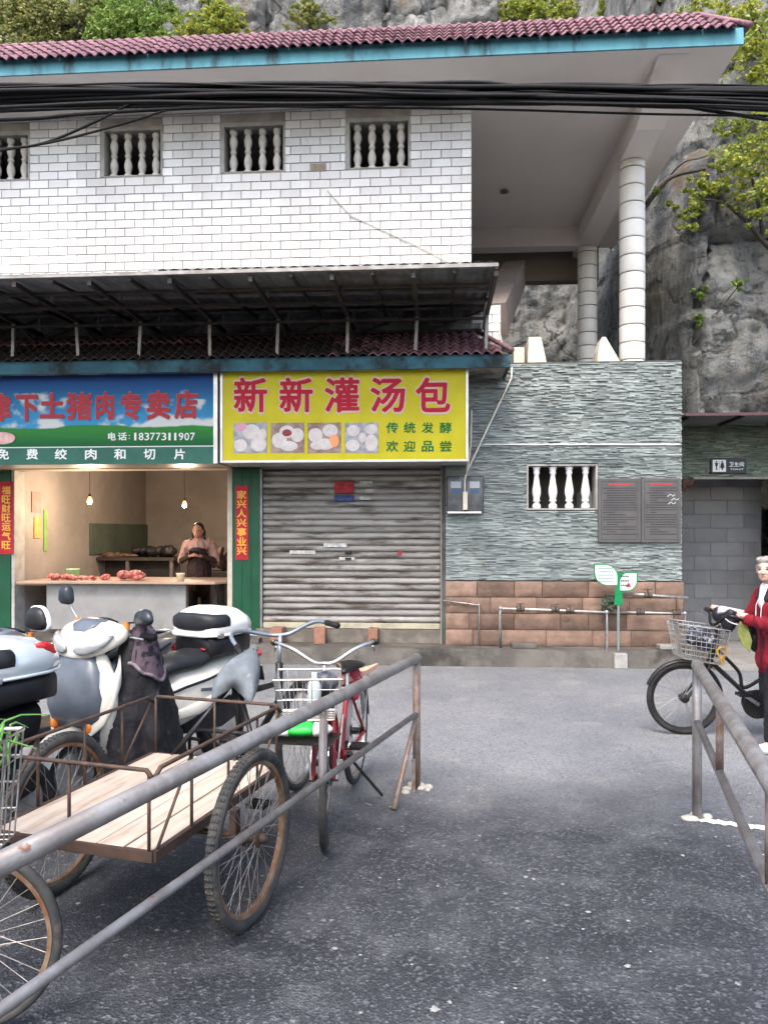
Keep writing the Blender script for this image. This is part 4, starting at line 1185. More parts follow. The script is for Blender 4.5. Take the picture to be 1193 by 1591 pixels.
# ---- toilet sign
ysn = YT - .05
p0, p1 = at(1104, 712, ysn), at(1159, 735, ysn)
t_ = thing('toilet_sign', 'small black toilet sign with white man and woman symbols', 'sign', ((p0.x + p1.x) / 2, ysn, p1.z))
mb = MB(); mb.bx(p0.x, p1.x, ysn, ysn + .05, p1.z, p0.z); mb.build('plate', M('sign_black', (.02, .02, .03), rough=.3), t_, bevel=.003)
q0, q1 = at(1106.5, 714.5, ysn), at(1127, 733, ysn)
mb = MB(); mb.bx(q0.x, q1.x, ysn - .003, ysn - .0005, q1.z, q0.z); mb.build('white_square', WHP, t_, bevel=.002)
mb = MB(); BLKP = M('black_print', (.02, .02, .025), rough=.5)
for k, fx in enumerate((.28, .72)):
    xc_ = q0.x + (q1.x - q0.x) * fx; zt = q0.z - .018
    mb.prism([(xc_ + .011 * math.cos(i * PI / 5), zt - .008 + .011 * math.sin(i * PI / 5)) for i in range(10)], ysn - .005, ysn - .0035)
    if k == 0: mb.prism([(xc_ - .024, zt - .022), (xc_ + .024, zt - .022), (xc_ + .006, zt - .085), (xc_ + .012, zt - .115), (xc_ - .012, zt - .115), (xc_ - .006, zt - .085)], ysn - .005, ysn - .0035)
    else: mb.prism([(xc_ - .016, zt - .022), (xc_ + .016, zt - .022), (xc_ + .028, zt - .085), (xc_ + .010, zt - .09), (xc_ + .008, zt - .115), (xc_ - .008, zt - .115), (xc_ - .010, zt - .09), (xc_ - .028, zt - .085)], ysn - .005, ysn - .0035)
mb.prism([(q0.x + (q1.x - q0.x) * .5 - .002, q1.z + .02), (q0.x + (q1.x - q0.x) * .5 + .002, q1.z + .02), (q0.x + (q1.x - q0.x) * .5 + .002, q0.z - .02), (q0.x + (q1.x - q0.x) * .5 - .002, q0.z - .02)], ysn - .005, ysn - .0035)
mb.build('pictogram', BLKP, t_)
for ch, xa in (('卫', 1132), ('生', 1140), ('间', 1148)):
    A, B = at(xa, 718, ysn), at(xa + 6.8, 725, ysn); glyph(ch, A.x, B.x, ysn - .001, B.z, A.z, WHP, t_, bold=.02, depth=.002)
A = at(1144, 729, ysn); line_text('TOILET', A.x, ysn - .001, A.z, .02, WHP, t_, bold=.012, w=.17)

# ---- sprout-shaped litter sign on a post
GS = M('sign_green', (0.006, 0.18, 0.06), rough=.4); WS = M('sign_white', (.55, .62, .60), rough=.4)
yl = 9.30
t_ = thing('leaf_sign', 'green sprout shaped sign with two white leaf panels on a post', 'sign', tuple(at(962, 1035, yl).xy) + (0,))
def leaf(px0, py0, px1, py1, side):
    """outline with two pointed and two round corners"""
    A, B = at(px0, py0, yl), at(px1, py1, yl); pts = []
    w_, h_ = B.x - A.x, A.z - B.z; n = 8
    def q(u, v): return (A.x + u * w_, B.z + v * h_)
    if side == 0:
        pts.append(q(0, 1))
        for i in range(n + 1):
            t = i / n * PI / 2; pts.append(q(.42 + .58 * math.sin(t), .42 + .58 * math.cos(t)))
        pts.append(q(1, 0))
        for i in range(n + 1):
            t = i / n * PI / 2; pts.append(q(.58 - .58 * math.sin(t), .58 - .58 * math.cos(t)))
    else:
        pts.append(q(1, 1))
        for i in range(n + 1):
            t = i / n * PI / 2; pts.append(q(1 - (.58 - .58 * math.sin(t)) - 0 if False else 1 - (.0 + .58 - .58 * math.cos(t)), .58 - .58 * math.sin(t)))
        pts.append(q(0, 0))
        for i in range(n + 1):
            t = i / n * PI / 2; pts.append(q(.42 - .42 * math.cos(t), .42 + .58 * math.sin(t)))
    return pts
for (c, side, k) in (((922.5, 876, 960, 910.5), 0, 0), ((961, 889, 990, 919), 1, 1)):
    mb = MB(); mb.prism(leaf(*c, side), yl, yl + .02); lf = mb.build('leaf_panel', GS, t_)
    g = 1.8; mb = MB(); mb.prism(leaf(c[0] + g, c[1] + g, c[2] - g, c[3] - g, side), yl - .003, yl - .0005); mb.build('white_face', WS, lf)
    mb = MB()
    for i in range(5 if k == 0 else 3):
        A = at((c[0] + c[2]) / 2, c[1] + 8 + i * (5.2 if k == 0 else 7), yl - .004)
        for j in range(7 if k == 0 else 4):
            mb.bx(A.x - .085 + j * .024, A.x - .085 + j * .024 + .017, yl - .0055, yl - .0035, A.z, A.z + (.014 if k == 0 else .022))
    mb.build('small_print', M('sign_small_print', (.12, .20, .17) if k == 0 else (.05, .05, .05), rough=.5) if k == 0 else BLKP, lf)
mb = MB(); A = at(976, 909, yl - .004); mb.prism([(A.x - .03, A.z - .025), (A.x + .03, A.z - .025), (A.x + .012, A.z + .02), (A.x - .008, A.z + .03)], yl - .0055, yl - .0035); mb.build('red_mark', PLR, t_)
A, B = at(955, 890, yl), at(964, 940, yl)
mb = MB(); mb.prism([(A.x - .01, B.z), (B.x + .02, B.z), (B.x + .01, A.z), (A.x + .02, A.z)], yl + .003, yl + .018); mb.build('stem', GS, t_)
A = at(961, 935, yl); mb = MB(); mb.cyl((A.x, yl + .03, PZ * .2), (A.x, yl + .03, A.z), .016, 10); mb.build('post', M('sign_post_grey', (.25, .28, .27), rough=.45, metal=.5), t_)
mb = MB(); mb.box((A.x, yl - .03, .09), (.155, .16, .18), ch=.012); mb.build('concrete_foot', M('white_concrete_foot', (.34, .335, .32), (.25, .245, .235), rough=.8, scale=8, bump=.004), t_)
mb = MB(); c = at(948, 937, yl + .12)
for i in range(60):
    rr = random.Random(i); d = Vector((rr.uniform(-1, 1), rr.uniform(-.5, .5), rr.uniform(-.8, .8))) * .10
    mb.ell(c + d, (.022, .022, .022), nu=6, nv=4)
o = mb.build('moss_ball', M('dark_moss', (.035, .055, .035), (.07, .09, .06), rough=.9, scale=20)); tag(o, 'dark mossy tuft behind the stem of the sprout sign', 'plant'); stuff(o) if False else None

# ---- water pipes along the sandstone base
PIPE = M('galvanised_pipe', (0.42, 0.42, 0.41), (0.28, 0.26, 0.24), rough=.4, metal=.7, scale=14, c3=(.16, .075, .04), s3=9, lo3=.6, hi3=.74, world=True)
IRON = M('valve_iron', (.06, .055, .05), (.12, .09, .07), rough=.6, metal=.5, scale=12)
yp_ = 9.42
def pipe(name, label, pts, r=.018, extra=()):
    base = min(pts, key=lambda p: p[2])
    t = thing(name, label, 'pipe', (base[0], base[1], max(0, base[2])), 0, 'water pipes along the sandstone base')
    mb = MB()
    mb.tube(pts, r, 10); mb.build('pipe_run', PIPE, t, smooth=True)
    for p in pts[1:-1]:
        mb = MB(); mb.ell(p, r * 1.55, nu=10, nv=8); mb.build('elbow', PIPE, t, smooth=True)
    for (p, s) in extra:
        mb = MB(); mb.lathe([(r * 1.3, -.05), (r * 1.9, -.04), (r * 1.9, -.01), (r * 1.4, 0), (r * 1.9, .01), (r * 1.9, .04), (r * 1.3, .05)], p, 10, M3=Euler((0, PI / 2, 0)).to_matrix())
        mb.cyl(p, Vector(p) + Vector((0, 0, .055 * s)), .010, 8); mb.bar(Vector(p) + Vector((-.05, 0, .06 * s)), Vector(p) + Vector((.05, 0, .062 * s)), .014, .012)
        mb.build('valve', IRON, t)
P_ = lambda px, py, y=yp_: tuple(at(px, py, y))
pipe('water_pipe', 'long grey pipe bend with three valves before the sandstone base', [P_(777, 1030)[:2] + (PZ,), P_(777, 945), P_(942, 951), P_(942, 1030, yp_ - .12)[:2] + (0.02,)], .020, ((P_(808, 946), 1), (P_(862, 947), 1), (P_(885, 948), 1)))
pipe('water_pipe', 'pipe with a round joint running right behind the sprout sign post', [P_(948, 951, yp_ + .04), P_(1063, 953, yp_ + .04), P_(1064, 1006, yp_ + .04)[:2] + (PZ,)], .016, ((P_(994, 952, yp_ + .04), .8), (P_(1050, 952, yp_ + .04), .6)))
pipe('water_pipe', 'upper pipe reaching past the wall corner above the sandstone', [P_(966, 922, yp_ + .02), P_(1068, 929, yp_ + .02)], .019, ((P_(1006, 925, yp_ + .02), 1.2),))
pipe('water_pipe', 'thin pale pipe bend next to the shutter on the sandstone base', [P_(688, 933, YW - .05), P_(744, 940, YW - .05), P_(744, 1004, YW - .05)[:2] + (PZ,)], .011)
# loose slabs on the pavement
for i, (px, w_, lab) in enumerate(((1036, .22, 'pale stone slab on the pavement near the bicycle basket'), (813, .30, 'flat grey stone slab on the pavement under the long pipe'))):
    mb = MB(); mb.box((0, 0, 0), (w_, .16, .05), ch=.008); o = mb.build('stone_slab', (CONC_L, CONC)[i], w=False)
    p = at(px, 1005, 9.46); o.location = (p.x, 9.46, PZ + .03); o.rotation_euler = (0, 0, .06); tag(o, lab, 'stone slab')

# ---- electricity meters and conduits
METER = M('smoked_meter_cover', (.075, .08, .085), (.13, .135, .14), rough=.18, scale=6)
A, B = at(695, 741, YW - .1), at(750, 796, YW - .1)
t_ = thing('meter_box', 'two dark electricity meters side by side on the slate wall', 'meter box', ((A.x + B.x) / 2, YW - .1, B.z))
mb = MB(); mb.bx(A.x - .01, B.x + .01, YW - .06, YW - .02, B.z - .01, A.z + .01); mb.build('back_board', M('meter_board', (.05, .05, .05), rough=.6), t_)
xm = (A.x + B.x) / 2
MW = M('meter_dial', (.38, .40, .42), rough=.4); MBL = M('meter_blue', (.04, .10, .22), rough=.4)
for xa, xb in ((A.x, xm - .012), (xm + .012, B.x)):
    mb = MB(); mb.bx(xa, xb, YW - .14, YW - .061, B.z + .012, A.z, ch=.012); o = mb.build('meter', METER, t_, auto=40)
    mb = MB(); mb.bx(xa + .04, xb - .04, YW - .144, YW - .1405, A.z - .14, A.z - .06); mb.build('dial', MW, o)
    mb = MB(); mb.bx(xa + .055, xb - .055, YW - .144, YW - .1405, A.z - .20, A.z - .155); mb.build('badge', MBL, o)
mb = MB(); mb.bx(A.x + .0, B.x - .02, YW - .15, YW - .03, B.z - .012, B.z + .010); mb.build('shelf_strip', WHP, t_)
COND = M('white_conduit', (.66, .62, .52), (.55, .50, .40), rough=.5, scale=5)
cd = thing('conduit', 'cream conduit slanting from the tile eave corner down to the meters', 'conduit', tuple(at(723, 790, YW - .16)))
mb = MB(); mb.tube([at(770, 495, 9.5), at(781, 540, 9.3)], .012, 8); mb.build('conduit_length', COND, cd, smooth=True)
mb = MB(); mb.tube([at(795, 571, YW - .05), at(794, 588, YW - .05), at(725, 733, YW - .10), at(722, 745, YW - .15), at(722, 788, YW - .155)], .012, 8); mb.build('conduit_length', COND, cd, smooth=True)
mb = MB(); mb.tube([at(732, 637, YW - .06), at(731, 690, YW - .07), at(725, 735, YW - .16)], .013, 8); mb.build('conduit_length', COND, cd, smooth=True)
mb = MB(); mb.bx(at(719, 780, YW - .17).x, at(726, 780, YW - .17).x, YW - .185, YW - .156, at(722, 792, YW - .17).z, at(722, 764, YW - .17).z); mb.build('junction', COND, cd)
mb = MB(); mb.tube([at(752, 690.5, YW - .035), at(1056, 690.5, YW - .035)], .008, 6)
tag(mb.build('wall_conduit', M('bright_conduit', (.75, .75, .72), rough=.4)), 'thin white horizontal conduit across the slate wall', 'conduit')
mb = MB(); mb.tube([at(508, 295, YW - .03), at(545, 335, YW - .03), at(640, 378, YW - .03), at(705, 411, YW - .03)], .006, 6)
tag(mb.build('wall_cable', COND), 'pale cable running diagonally down the white tiled wall', 'cable')
# porch ceiling hook
mb = MB(); p = at(783, 350, 12.1); mb.ell((p.x, 12.1, SOF - .03), (.07, .05, .03)); tag(mb.build('ceiling_lamp_base', M('lamp_base_brown', (.16, .12, .10), rough=.6)), 'small brown lamp base on the porch ceiling', 'lamp')

# ================================================================ OVERHEAD CABLES
CAB = M('black_cable', (.003, .003, .004), (.006, .006, .007), rough=.7, scale=5, spec=.25)
cb = thing('cable_bundle', 'thick bundle of black overhead cables crossing the white facade', 'cables', (0, 6.9, 5.0))
rc = random.Random(5)
def catenary(yl_, ym, yr, Y, r, wob, x0=-260, x1=1460, n=28, ph=0.0):
    pts = []
    for i in range(n + 1):
        u = i / n; px = x0 + (x1 - x0) * u
        # quadratic through left, middle and right heights
        py = yl_ * (1 - u) * (1 - 2 * u) + 4 * ym * u * (1 - u) + yr * u * (2 * u - 1)
        py += wob * math.sin(px * .006 + ph) + wob * .5 * math.sin(px * .015 + ph * 2)
        pts.append(at(px, py, Y + .06 * math.sin(px * .004 + ph)))
    return pts
for i in range(56):
    k = rc.random()
    yl_ = 137 + k * 44 + rc.uniform(-3, 3); ym = 133 + k * 26 + rc.uniform(-3, 3); yr = 140 + k * 36 + rc.uniform(-4, 4)
    mb = MB(); mb.tube(catenary(yl_, ym, yr, 6.9 + rc.uniform(-.09, .09), rc.choice((.011, .014, .017, .022)), rc.uniform(1, 4.5), ph=rc.uniform(0, 6)), rc.choice((.007, .009, .012, .016, .020)), 7)
    mb.build('cable', CAB, cb, smooth=True)
for (pl, r_) in (([(-40, 238), (0, 232), (70, 222), (160, 184), (250, 138), (330, 131), (600, 131), (800, 136), (1000, 140), (1300, 138)], .012),
                 ([(-40, 240), (0, 234), (90, 219), (200, 190), (280, 167), (400, 160), (700, 150), (1000, 160), (1300, 170)], .011),
                 ([(400, 140), (700, 128), (800, 133), (930, 145), (1060, 165), (1193, 186), (1400, 215)], .016),
                 ([(300, 164), (640, 168), (800, 171), (1000, 177), (1193, 180), (1400, 181)], .010),
                 ([(-60, 189), (60, 184), (120, 178), (300, 168), (600, 160)], .016)):
    pts = [at(px, py, 6.85) for px, py in pl]
    fine = []
    for i in range(len(pts) - 1):
        p0_ = pts[max(0, i - 1)]; p1_ = pts[i]; p2_ = pts[i + 1]; p3_ = pts[min(len(pts) - 1, i + 2)]
        for s in range(6):
            t = s / 6
            fine.append(.5 * ((2 * p1_) + (p2_ - p0_) * t + (2 * p0_ - 5 * p1_ + 4 * p2_ - p3_) * t * t + (3 * p1_ - p0_ - 3 * p2_ + p3_) * t ** 3))
    fine.append(pts[-1])
    mb = MB(); mb.tube(fine, r_, 7); mb.build('cable', CAB, cb, smooth=True)

# ================================================================ INSIDE THE BUTCHER'S SHOP
FZ = .26
def blob(name, prims, mat, parent, voxel=.012, smooth=5, w=False, crease=0.0, cs=16.0):
    """one continuous skin grown round tapered limbs and ellipsoids"""
    m_ = MB()
    for p in prims:
        if p[0] == 'c': m_.caps(p[1], p[2], p[3], p[4])
        else: m_.ell(p[1], p[2], p[3] if len(p) > 3 else None, nu=20, nv=14)
    o = m_.build(name, mat, parent, smooth=True, w=w)
    r_ = o.modifiers.new('remesh', 'REMESH'); r_.mode = 'VOXEL'; r_.voxel_size = voxel; r_.use_smooth_shade = True
    s_ = o.modifiers.new('smooth', 'SMOOTH'); s_.factor = .5; s_.iterations = smooth
    applied(o)
    if crease:
        me = o.data; nv = len(me.vertices)
        co = np.empty(nv * 3, dtype=np.float32); me.vertices.foreach_get('co', co); co = co.reshape(-1, 3)
        no = np.empty(nv * 3, dtype=np.float32); me.vertices.foreach_get('normal', no); no = no.reshape(-1, 3)
        k = np.array([(1 - abs(mn.noise((p[0] * cs, p[1] * cs, p[2] * cs * .55)))) ** 3 * .7 + mn.noise((p[0] * cs * 2.3, p[1] * cs * 2.3, p[2] * cs)) * .3 for p in co], dtype=np.float32)
        co += no * ((k - .4) * crease)[:, None]
        me.vertices.foreach_set('co', co.reshape(-1)); me.update()
    return o
ct = thing('butcher_counter', 'butcher counter with pale board top and grey tiled front panel', 'counter', (at(180, 900, 10.2).x, 10.2, FZ))
zc = at(200, 904, 9.72).z
pA, pB, pC = at(26, 904, 9.72), at(334, 904, 9.72), at(359, 896, 10.5)
BOARD = M('counter_board', (.42, .29, .225), (.34, .23, .175), rough=.5, scale=3, world=True)
mb = MB(); mb.prism([(pA.x, 9.72), (pB.x, 9.72), (XSR - .06, 10.05), (XSR - .06, 10.78), (pA.x + .05, 10.78)], zc - .03, zc, axis='z'); mb.build('top', BOARD, ct, bevel=.004)
CTILE = M('grey_counter_tile', (.28, .275, .265), (.23, .225, .215), rough=.35, scale=3, c3=(.16, .15, .135), s3=2.2, lo3=.58, hi3=.75, world=True)
x0_, x1_ = at(73, 940, 9.86).x, at(289, 940, 9.86).x
mb = MB(); mb.bx(x0_, x1_, 9.86, 9.96, FZ + .06, zc - .031); mb.build('front_panel', CTILE, ct)
for (px, yy) in ((80, 10.6), (345, 10.6), (335, 10.2)):
    x = at(px, 940, yy).x; mb = MB(); mb.bx(x - .03, x + .03, yy - .03, yy + .03, FZ, zc - .031); mb.build('leg', DKST, ct)
MEAT = M('raw_meat', (.36, .07, .06), (.52, .22, .18), rough=.35, scale=22, lo=.42, hi=.58)
mlab = ['dark red cut of meat lying at the far left end of the counter', 'pale streaked cut of meat left of the green tub', 'cut of meat right under the green tub on the counter', 'small cut of meat just right of the green tub', 'flat cut of meat between the tub and the meat pile', 'lone upright cut of meat left of the meat pile', 'largest pile of meat in the middle of the counter', 'flat meat scrap right of the largest meat pile']
for i, (px, dy, s) in enumerate(((84, .25, 1.0), (100, .32, .9), (113, .2, .9), (130, .28, .8), (145, .22, .7), (163, .3, .9), (203, .35, 1.7), (218, .18, .9))):
    p = at(px, 895, 9.72 + dy); r_ = random.Random(i + 40)
    prims = [('e', (r_.uniform(-.05, .05) * s, r_.uniform(-.03, .03) * s, .03 * s + r_.uniform(0, .03) * s), (r_.uniform(.04, .07) * s, r_.uniform(.03, .05) * s, .03 * s), Euler((r_.uniform(-.4, .4), r_.uniform(-.4, .4), r_.uniform(0, 3)))) for _ in range(5)]
    t_ = blob('meat_cut', prims, MEAT, None, .008, 2, crease=.016, cs=30); t_.location = (p.x, p.y, zc + .004); tag(t_, mlab[i], 'meat', 'cuts of meat on the counter')
def tub(name, px, dy, r0, r1, h, mat, label, lid=None):
    p = at(px, 893, 9.72 + dy); t = thing(name, label, 'tub', (p.x, p.y, zc + .001))
    mb = MB(); mb.lathe([(r0, 0), (r1, h), (r1 * 1.06, h + .002), (r1 * 1.06, h + .012), (r1 * .94, h + .012), (r0 * .9, .012)], (0, 0, 0), 20); mb.build('body', mat, t, smooth=True, w=False)
    mb = MB(); mb.lathe([(r1 * .93, h - .02), (r1 * .93, h - .012), (r1 * .2, h - .005)], (0, 0, 0), 16); mb.build('contents', lid or mat, t, w=False)
tub('plastic_tub', 114, .45, .075, .085, .13, M('green_tub', (.22, .50, .20), (.35, .6, .32), rough=.4, scale=8), 'pale green plastic tub among the meat on the counter')
tub('paper_cup', 281, .22, .045, .055, .09, M('cream_cup', (.78, .70, .50), rough=.5), 'cream coloured cup on the counter in front of the seller')
# dark bench at the back with its clutter
yb = 12.2
zb = at(200, 866, yb).z
bn = thing('back_bench', 'dark work bench against the rear of the butcher shop', 'bench', (at(190, 900, yb).x, yb, FZ))
DWOOD = M('dark_bench_wood', (.035, .028, .024), (.06, .045, .035), rough=.6, scale=4, world=True)
xa, xb = at(97, 866, yb).x, at(272, 866, yb).x
mb = MB(); mb.bx(xa, xb, yb - .05, yb + .8, zb - .05, zb); mb.build('top', DWOOD, bn)
for x in (xa + .05, at(199, 900, yb).x, xb - .05):
    mb = MB(); mb.bx(x - .025, x + .025, yb - .03, yb + .03, FZ, zb - .051); mb.build('leg', M('bench_leg', (.14, .12, .11), rough=.5) if x != xa + .05 else DWOOD, bn)
mb = MB(); mb.bx(xa + .03, xb - .03, yb + .3, yb + .34, FZ + .2, zb - .052); mb.build('back_panel', DWOOD, bn)
def cloth_heap(name, px0, px1, py, h, mat, label, y=yb + .2, zz=None, seed=1, cat='cloth'):
    a_, b_ = at(px0, py, y), at(px1, py, y); r_ = random.Random(seed)
    prims = []
    for i in range(9):
        u = (i + .5) / 9
        prims.append(('e', (a_.x + (b_.x - a_.x) * u, y + r_.uniform(-.08, .08), zz + h * .35 + r_.uniform(-.1, .25) * h), ((b_.x - a_.x) / 9 * r_.uniform(1.4, 2.3), r_.uniform(.07, .12), h * r_.uniform(.3, .55)), Euler((0, r_.uniform(-.5, .5), 0))))
    o = blob(name, prims, mat, None, .014, 3, crease=.03, cs=9); tag(o, label, cat); return o
cloth_heap('folded_cloth', 108, 148, 860, .07, M('dark_teal_cloth', (.02, .045, .045), rough=.9), 'dark teal cloth on the left end of the back bench', zz=zb)
cloth_heap('meat_board_pile', 155, 210, 860, .05, M('brown_pile', (.20, .11, .08), (.13, .08, .06), rough=.7, scale=9), 'brownish pile of boards and meat on the back bench', zz=zb, seed=5, cat='pile')
cloth_heap('black_bag_heap', 212, 268, 852, .2, M('black_bags', (.014, .013, .015), rough=.5), 'heap of black bags on the right end of the back bench', zz=zb, seed=8, cat='bags')
# board leaning on the left wall
xw = XSL - .018
p0, p1 = at(139, 813, 12.9), at(238, 862, 14.2)
def wall_y(px):   # where the sight line meets the left wall of the room
    u = (px - W_PX / 2) / F_PX
    return xw / ((u * CT - ST) / (u * ST + CT))
y0_, y1_ = wall_y(139), min(wall_y(237), YB - .02)
mb = MB(); mb.bx(xw + .002, xw + .04, y0_, y1_, at(139, 862, y0_).z, at(139, 813, y0_).z)
tag(mb.build('green_board', M('dull_green_board', (.10, .125, .095), (.075, .095, .075), rough=.7, scale=2, world=True), bevel=.004), 'dull green board on the side wall behind the bench', 'board')
for nm, lab, (px0, px1, py0, py1), c in (('wall_calendar', 'faded pink calendar on the side wall of the shop', (49, 63, 764, 796), (.42, .22, .19)), ('yellow_paper', 'yellow paper strip under the calendar on the side wall', (53, 63, 803, 836), (.60, .34, .10)), ('green_strap', 'thin green strap hanging on the side wall', (68, 73, 792, 856), (.22, .36, .10))):
    ya, yb_ = wall_y(px0), wall_y(px1)
    mb = MB(); mb.bx(xw + .002, xw + .012, ya, yb_, at(px0, py1, ya).z, at(px0, py0, ya).z); tag(mb.build(nm, M(nm + '_print', c, tuple(v * .75 for v in c), rough=.7, scale=9)), lab, 'paper' if nm != 'green_strap' else 'strap')
p = at(83, 880, 11.4); mb = MB(); mb.cyl((p.x, 11.4, FZ), (p.x - .02, 11.5, at(83, 843, 11.4).z), .015, 8); tag(mb.build('broom_stick', M('red_brown_stick', (.22, .08, .05), rough=.6)), 'thin red-brown stick standing beside the counter', 'stick')
cloth_heap('sack_heap', 326, 356, 868, .35, M('brown_sacks', (.12, .075, .055), (.05, .04, .035), rough=.8, scale=8), 'brown sacks heaped on the floor at the seller side', y=12.0, zz=at(340, 885, 12.0).z, seed=12, cat='sacks')
mb = MB(); p = at(340, 930, 12.0); mb.bx(p.x - .35, p.x + .3, 11.8, 12.4, FZ, at(340, 887, 12.0).z); tag(mb.build('storage_crate', DWOOD, bevel=.01), 'dark crate under the brown sacks', 'crate')
# bare bulbs
BULB = M('lit_bulb', (1, .8, .5), em=(1.0, .50, .14), ems=1.9)
BRASS = M('lamp_socket', (.05, .04, .035), rough=.5)
def bulb(px, py, y, label, energy):
    p = at(px, py, y)
    t = thing('light_bulb', label, 'light bulb', tuple(p), 0, 'bare bulbs in the butcher shop')
    mb = MB(); mb.lathe([(.004, -.055), (.022, -.05), (.034, -.03), (.036, -.01), (.028, .015), (.016, .035), (.014, .045)], (0, 0, 0), 16); mb.build('glass', BULB, t, smooth=True, w=False)
    mb = MB(); mb.cyl((0, 0, .046), (0, 0, .085), .018, 12); mb.build('socket', BRASS, t, w=False)
    mb = MB(); mb.cyl((0, 0, .0851), (0, 0, 2.85 - p.z), .004, 6); mb.build('cord', BRASS, t, w=False)
    ld = bpy.data.lights.new('bulb_light', 'POINT'); ld.energy = energy; ld.color = (1.0, .76, .52); ld.shadow_soft_size = .04
    lo = link('bulb_light', ld, t, False, (0, 0, -.10))
bulb(140, 777, 10.3, 'lit bare bulb over the left of the counter', 22)
bulb(287, 783, 11.6, 'lit bare bulb above the seller', 20)

# ---------------- the seller behind the counter
SKIN1 = M('warm_skin', (.50, .28, .20), (.44, .23, .165), rough=.5, scale=12)
HAIRB = M('black_hair', (.012, .010, .010), (.022, .018, .016), rough=.45, scale=40)
PINKC = M('pink_sleeves', (.46, .29, .26), (.40, .25, .225), rough=.8, scale=9)
APR = M('dark_apron', (.045, .018, .016), (.028, .014, .014), rough=.7, scale=6)
NAVY = M('navy_cloth', (.012, .013, .022), (.02, .02, .032), rough=.8, scale=6)
ps = at(310, 890, 11.12)
se = thing('person', 'woman in pink sleeves and dark apron looking at the phone in her hands', 'person', (ps.x, 11.12, FZ), R(-90) + R(4))
HZ = 1.37   # local height of the chin/neck joint
body = [('c', (0, 0, .86), (.02, 0, 1.12), .135, .14), ('c', (.02, -.10, 1.16), (.02, .10, 1.16), .085, .085), ('c', (.02, 0, 1.18), (.055, 0, 1.28), .050, .047),
        ('e', (.085, 0, 1.365), (.092, .074, .105), Euler((0, .35, 0))), ('e', (.125, 0, 1.315), (.055, .052, .062), Euler((0, .35, 0))), ('e', (.178, 0, 1.345), (.022, .013, .022)),
        ('c', (0, -.085, .86), (.01, -.09, .46), .085, .055), ('c', (.01, -.09, .46), (-.01, -.09, .08), .052, .038), ('c', (0, .085, .86), (.01, .09, .46), .085, .055), ('c', (.01, .09, .46), (-.01, .09, .08), .052, .038),
        ('c', (-.03, -.09, .04), (.13, -.10, .03), .04, .03), ('c', (-.03, .09, .04), (.13, .10, .03), .04, .03)]
for s in (-1, 1):
    body += [('c', (.01, .185 * s, 1.17), (.03, .255 * s, .93), .045, .038), ('c', (.03, .255 * s, .93), (.24, .075 * s, 1.00), .036, .024), ('c', (.24, .075 * s, 1.00), (.29, .035 * s, 1.02), .026, .022)]
    for k in range(4): body.append(('c', (.285, (.030 + .004 * k) * s, 1.045 - .018 * k), (.315, (.002 - .012 * s * 0) * s, 1.05 - .018 * k), .0085, .0075))
    body.append(('c', (.265, .04 * s, 1.035), (.30, .022 * s, 1.065), .0095, .008))
    body.append(('e', (.075, .076 * s, 1.36), (.018, .010, .028)))
blob('body', body, SKIN1, se, .010, 3)
shirt = [('c', (0, 0, .88), (.02, 0, 1.12), .150, .152), ('c', (.02, -.12, 1.165), (.02, .12, 1.165), .088, .088)]
for s in (-1, 1): shirt.append(('c', (.01, .185 * s, 1.165), (.03, .257 * s, .93), .060, .056))
blob('shirt', shirt, PINKC, se, .010, 3, crease=.014)
apron = [('c', (.02, 0, .55), (.03, 0, .80), .17, .165), ('c', (.03, 0, .80), (.045, 0, 1.06), .16, .142), ('c', (.05, -.085, 1.08), (.03, -.10, 1.20), .062, .058), ('c', (.05, .085, 1.08), (.03, .10, 1.20), .062, .058)]
blob('apron', apron, APR, se, .010, 3, crease=.014)
cuffs = []
for s in (-1, 1): cuffs.append(('c', (.035, .258 * s, .925), (.215, .095 * s, .99), .05, .034))
blob('sleeve_guards', cuffs, M('dark_sleeve_guard', (.045, .03, .022), rough=.8), se, .010, 3)
blob('trousers', [('c', (0, -.085, .84), (.01, -.09, .46), .10, .075), ('c', (.01, -.09, .46), (-.01, -.09, .10), .072, .06), ('c', (0, .085, .84), (.01, .09, .46), .10, .075), ('c', (.01, .09, .46), (-.01, .09, .10), .072, .06)], NAVY, se, .014, 3)
hair = [('e', (.055, 0, 1.395), (.105, .086, .092), Euler((0, .3, 0))), ('e', (.0, 0, 1.36), (.062, .078, .10)), ('c', (.035, -.082, 1.36), (.04, -.085, 1.22), .022, .014), ('c', (.035, .082, 1.36), (.045, .09, 1.20), .022, .014), ('e', (.10, 0, 1.445), (.06, .06, .03), Euler((0, .5, 0)))]
blob('hair', hair, HAIRB, se, .009, 2)
EYE = M('eye_dark', (.02, .014, .012), rough=.3); LIP = M('lips', (.40, .13, .11), rough=.5)
for s in (-1, 1):
    mb = MB(); mb.ell((.163, .030 * s, 1.368), (.008, .013, .005)); mb.build('eye', EYE, se, True, w=False)
mb = MB(); mb.ell((.172, 0, 1.298), (.008, .019, .006)); mb.build('mouth', LIP, se, True, w=False)
PHM = M('phone_black', (.012, .012, .014), rough=.2)
mb = MB(); mb.box((0, 0, 0), (.075, .145, .009), ch=.003); o = mb.build('mobile_phone', PHM, w=False); o.matrix_world = WM[se.name] @ Matrix.Translation((.315, 0, 1.05)) @ Matrix.Rotation(R(-55), 4, 'Y')
tag(o, 'dark mobile phone held in both hands by the seller', 'phone')

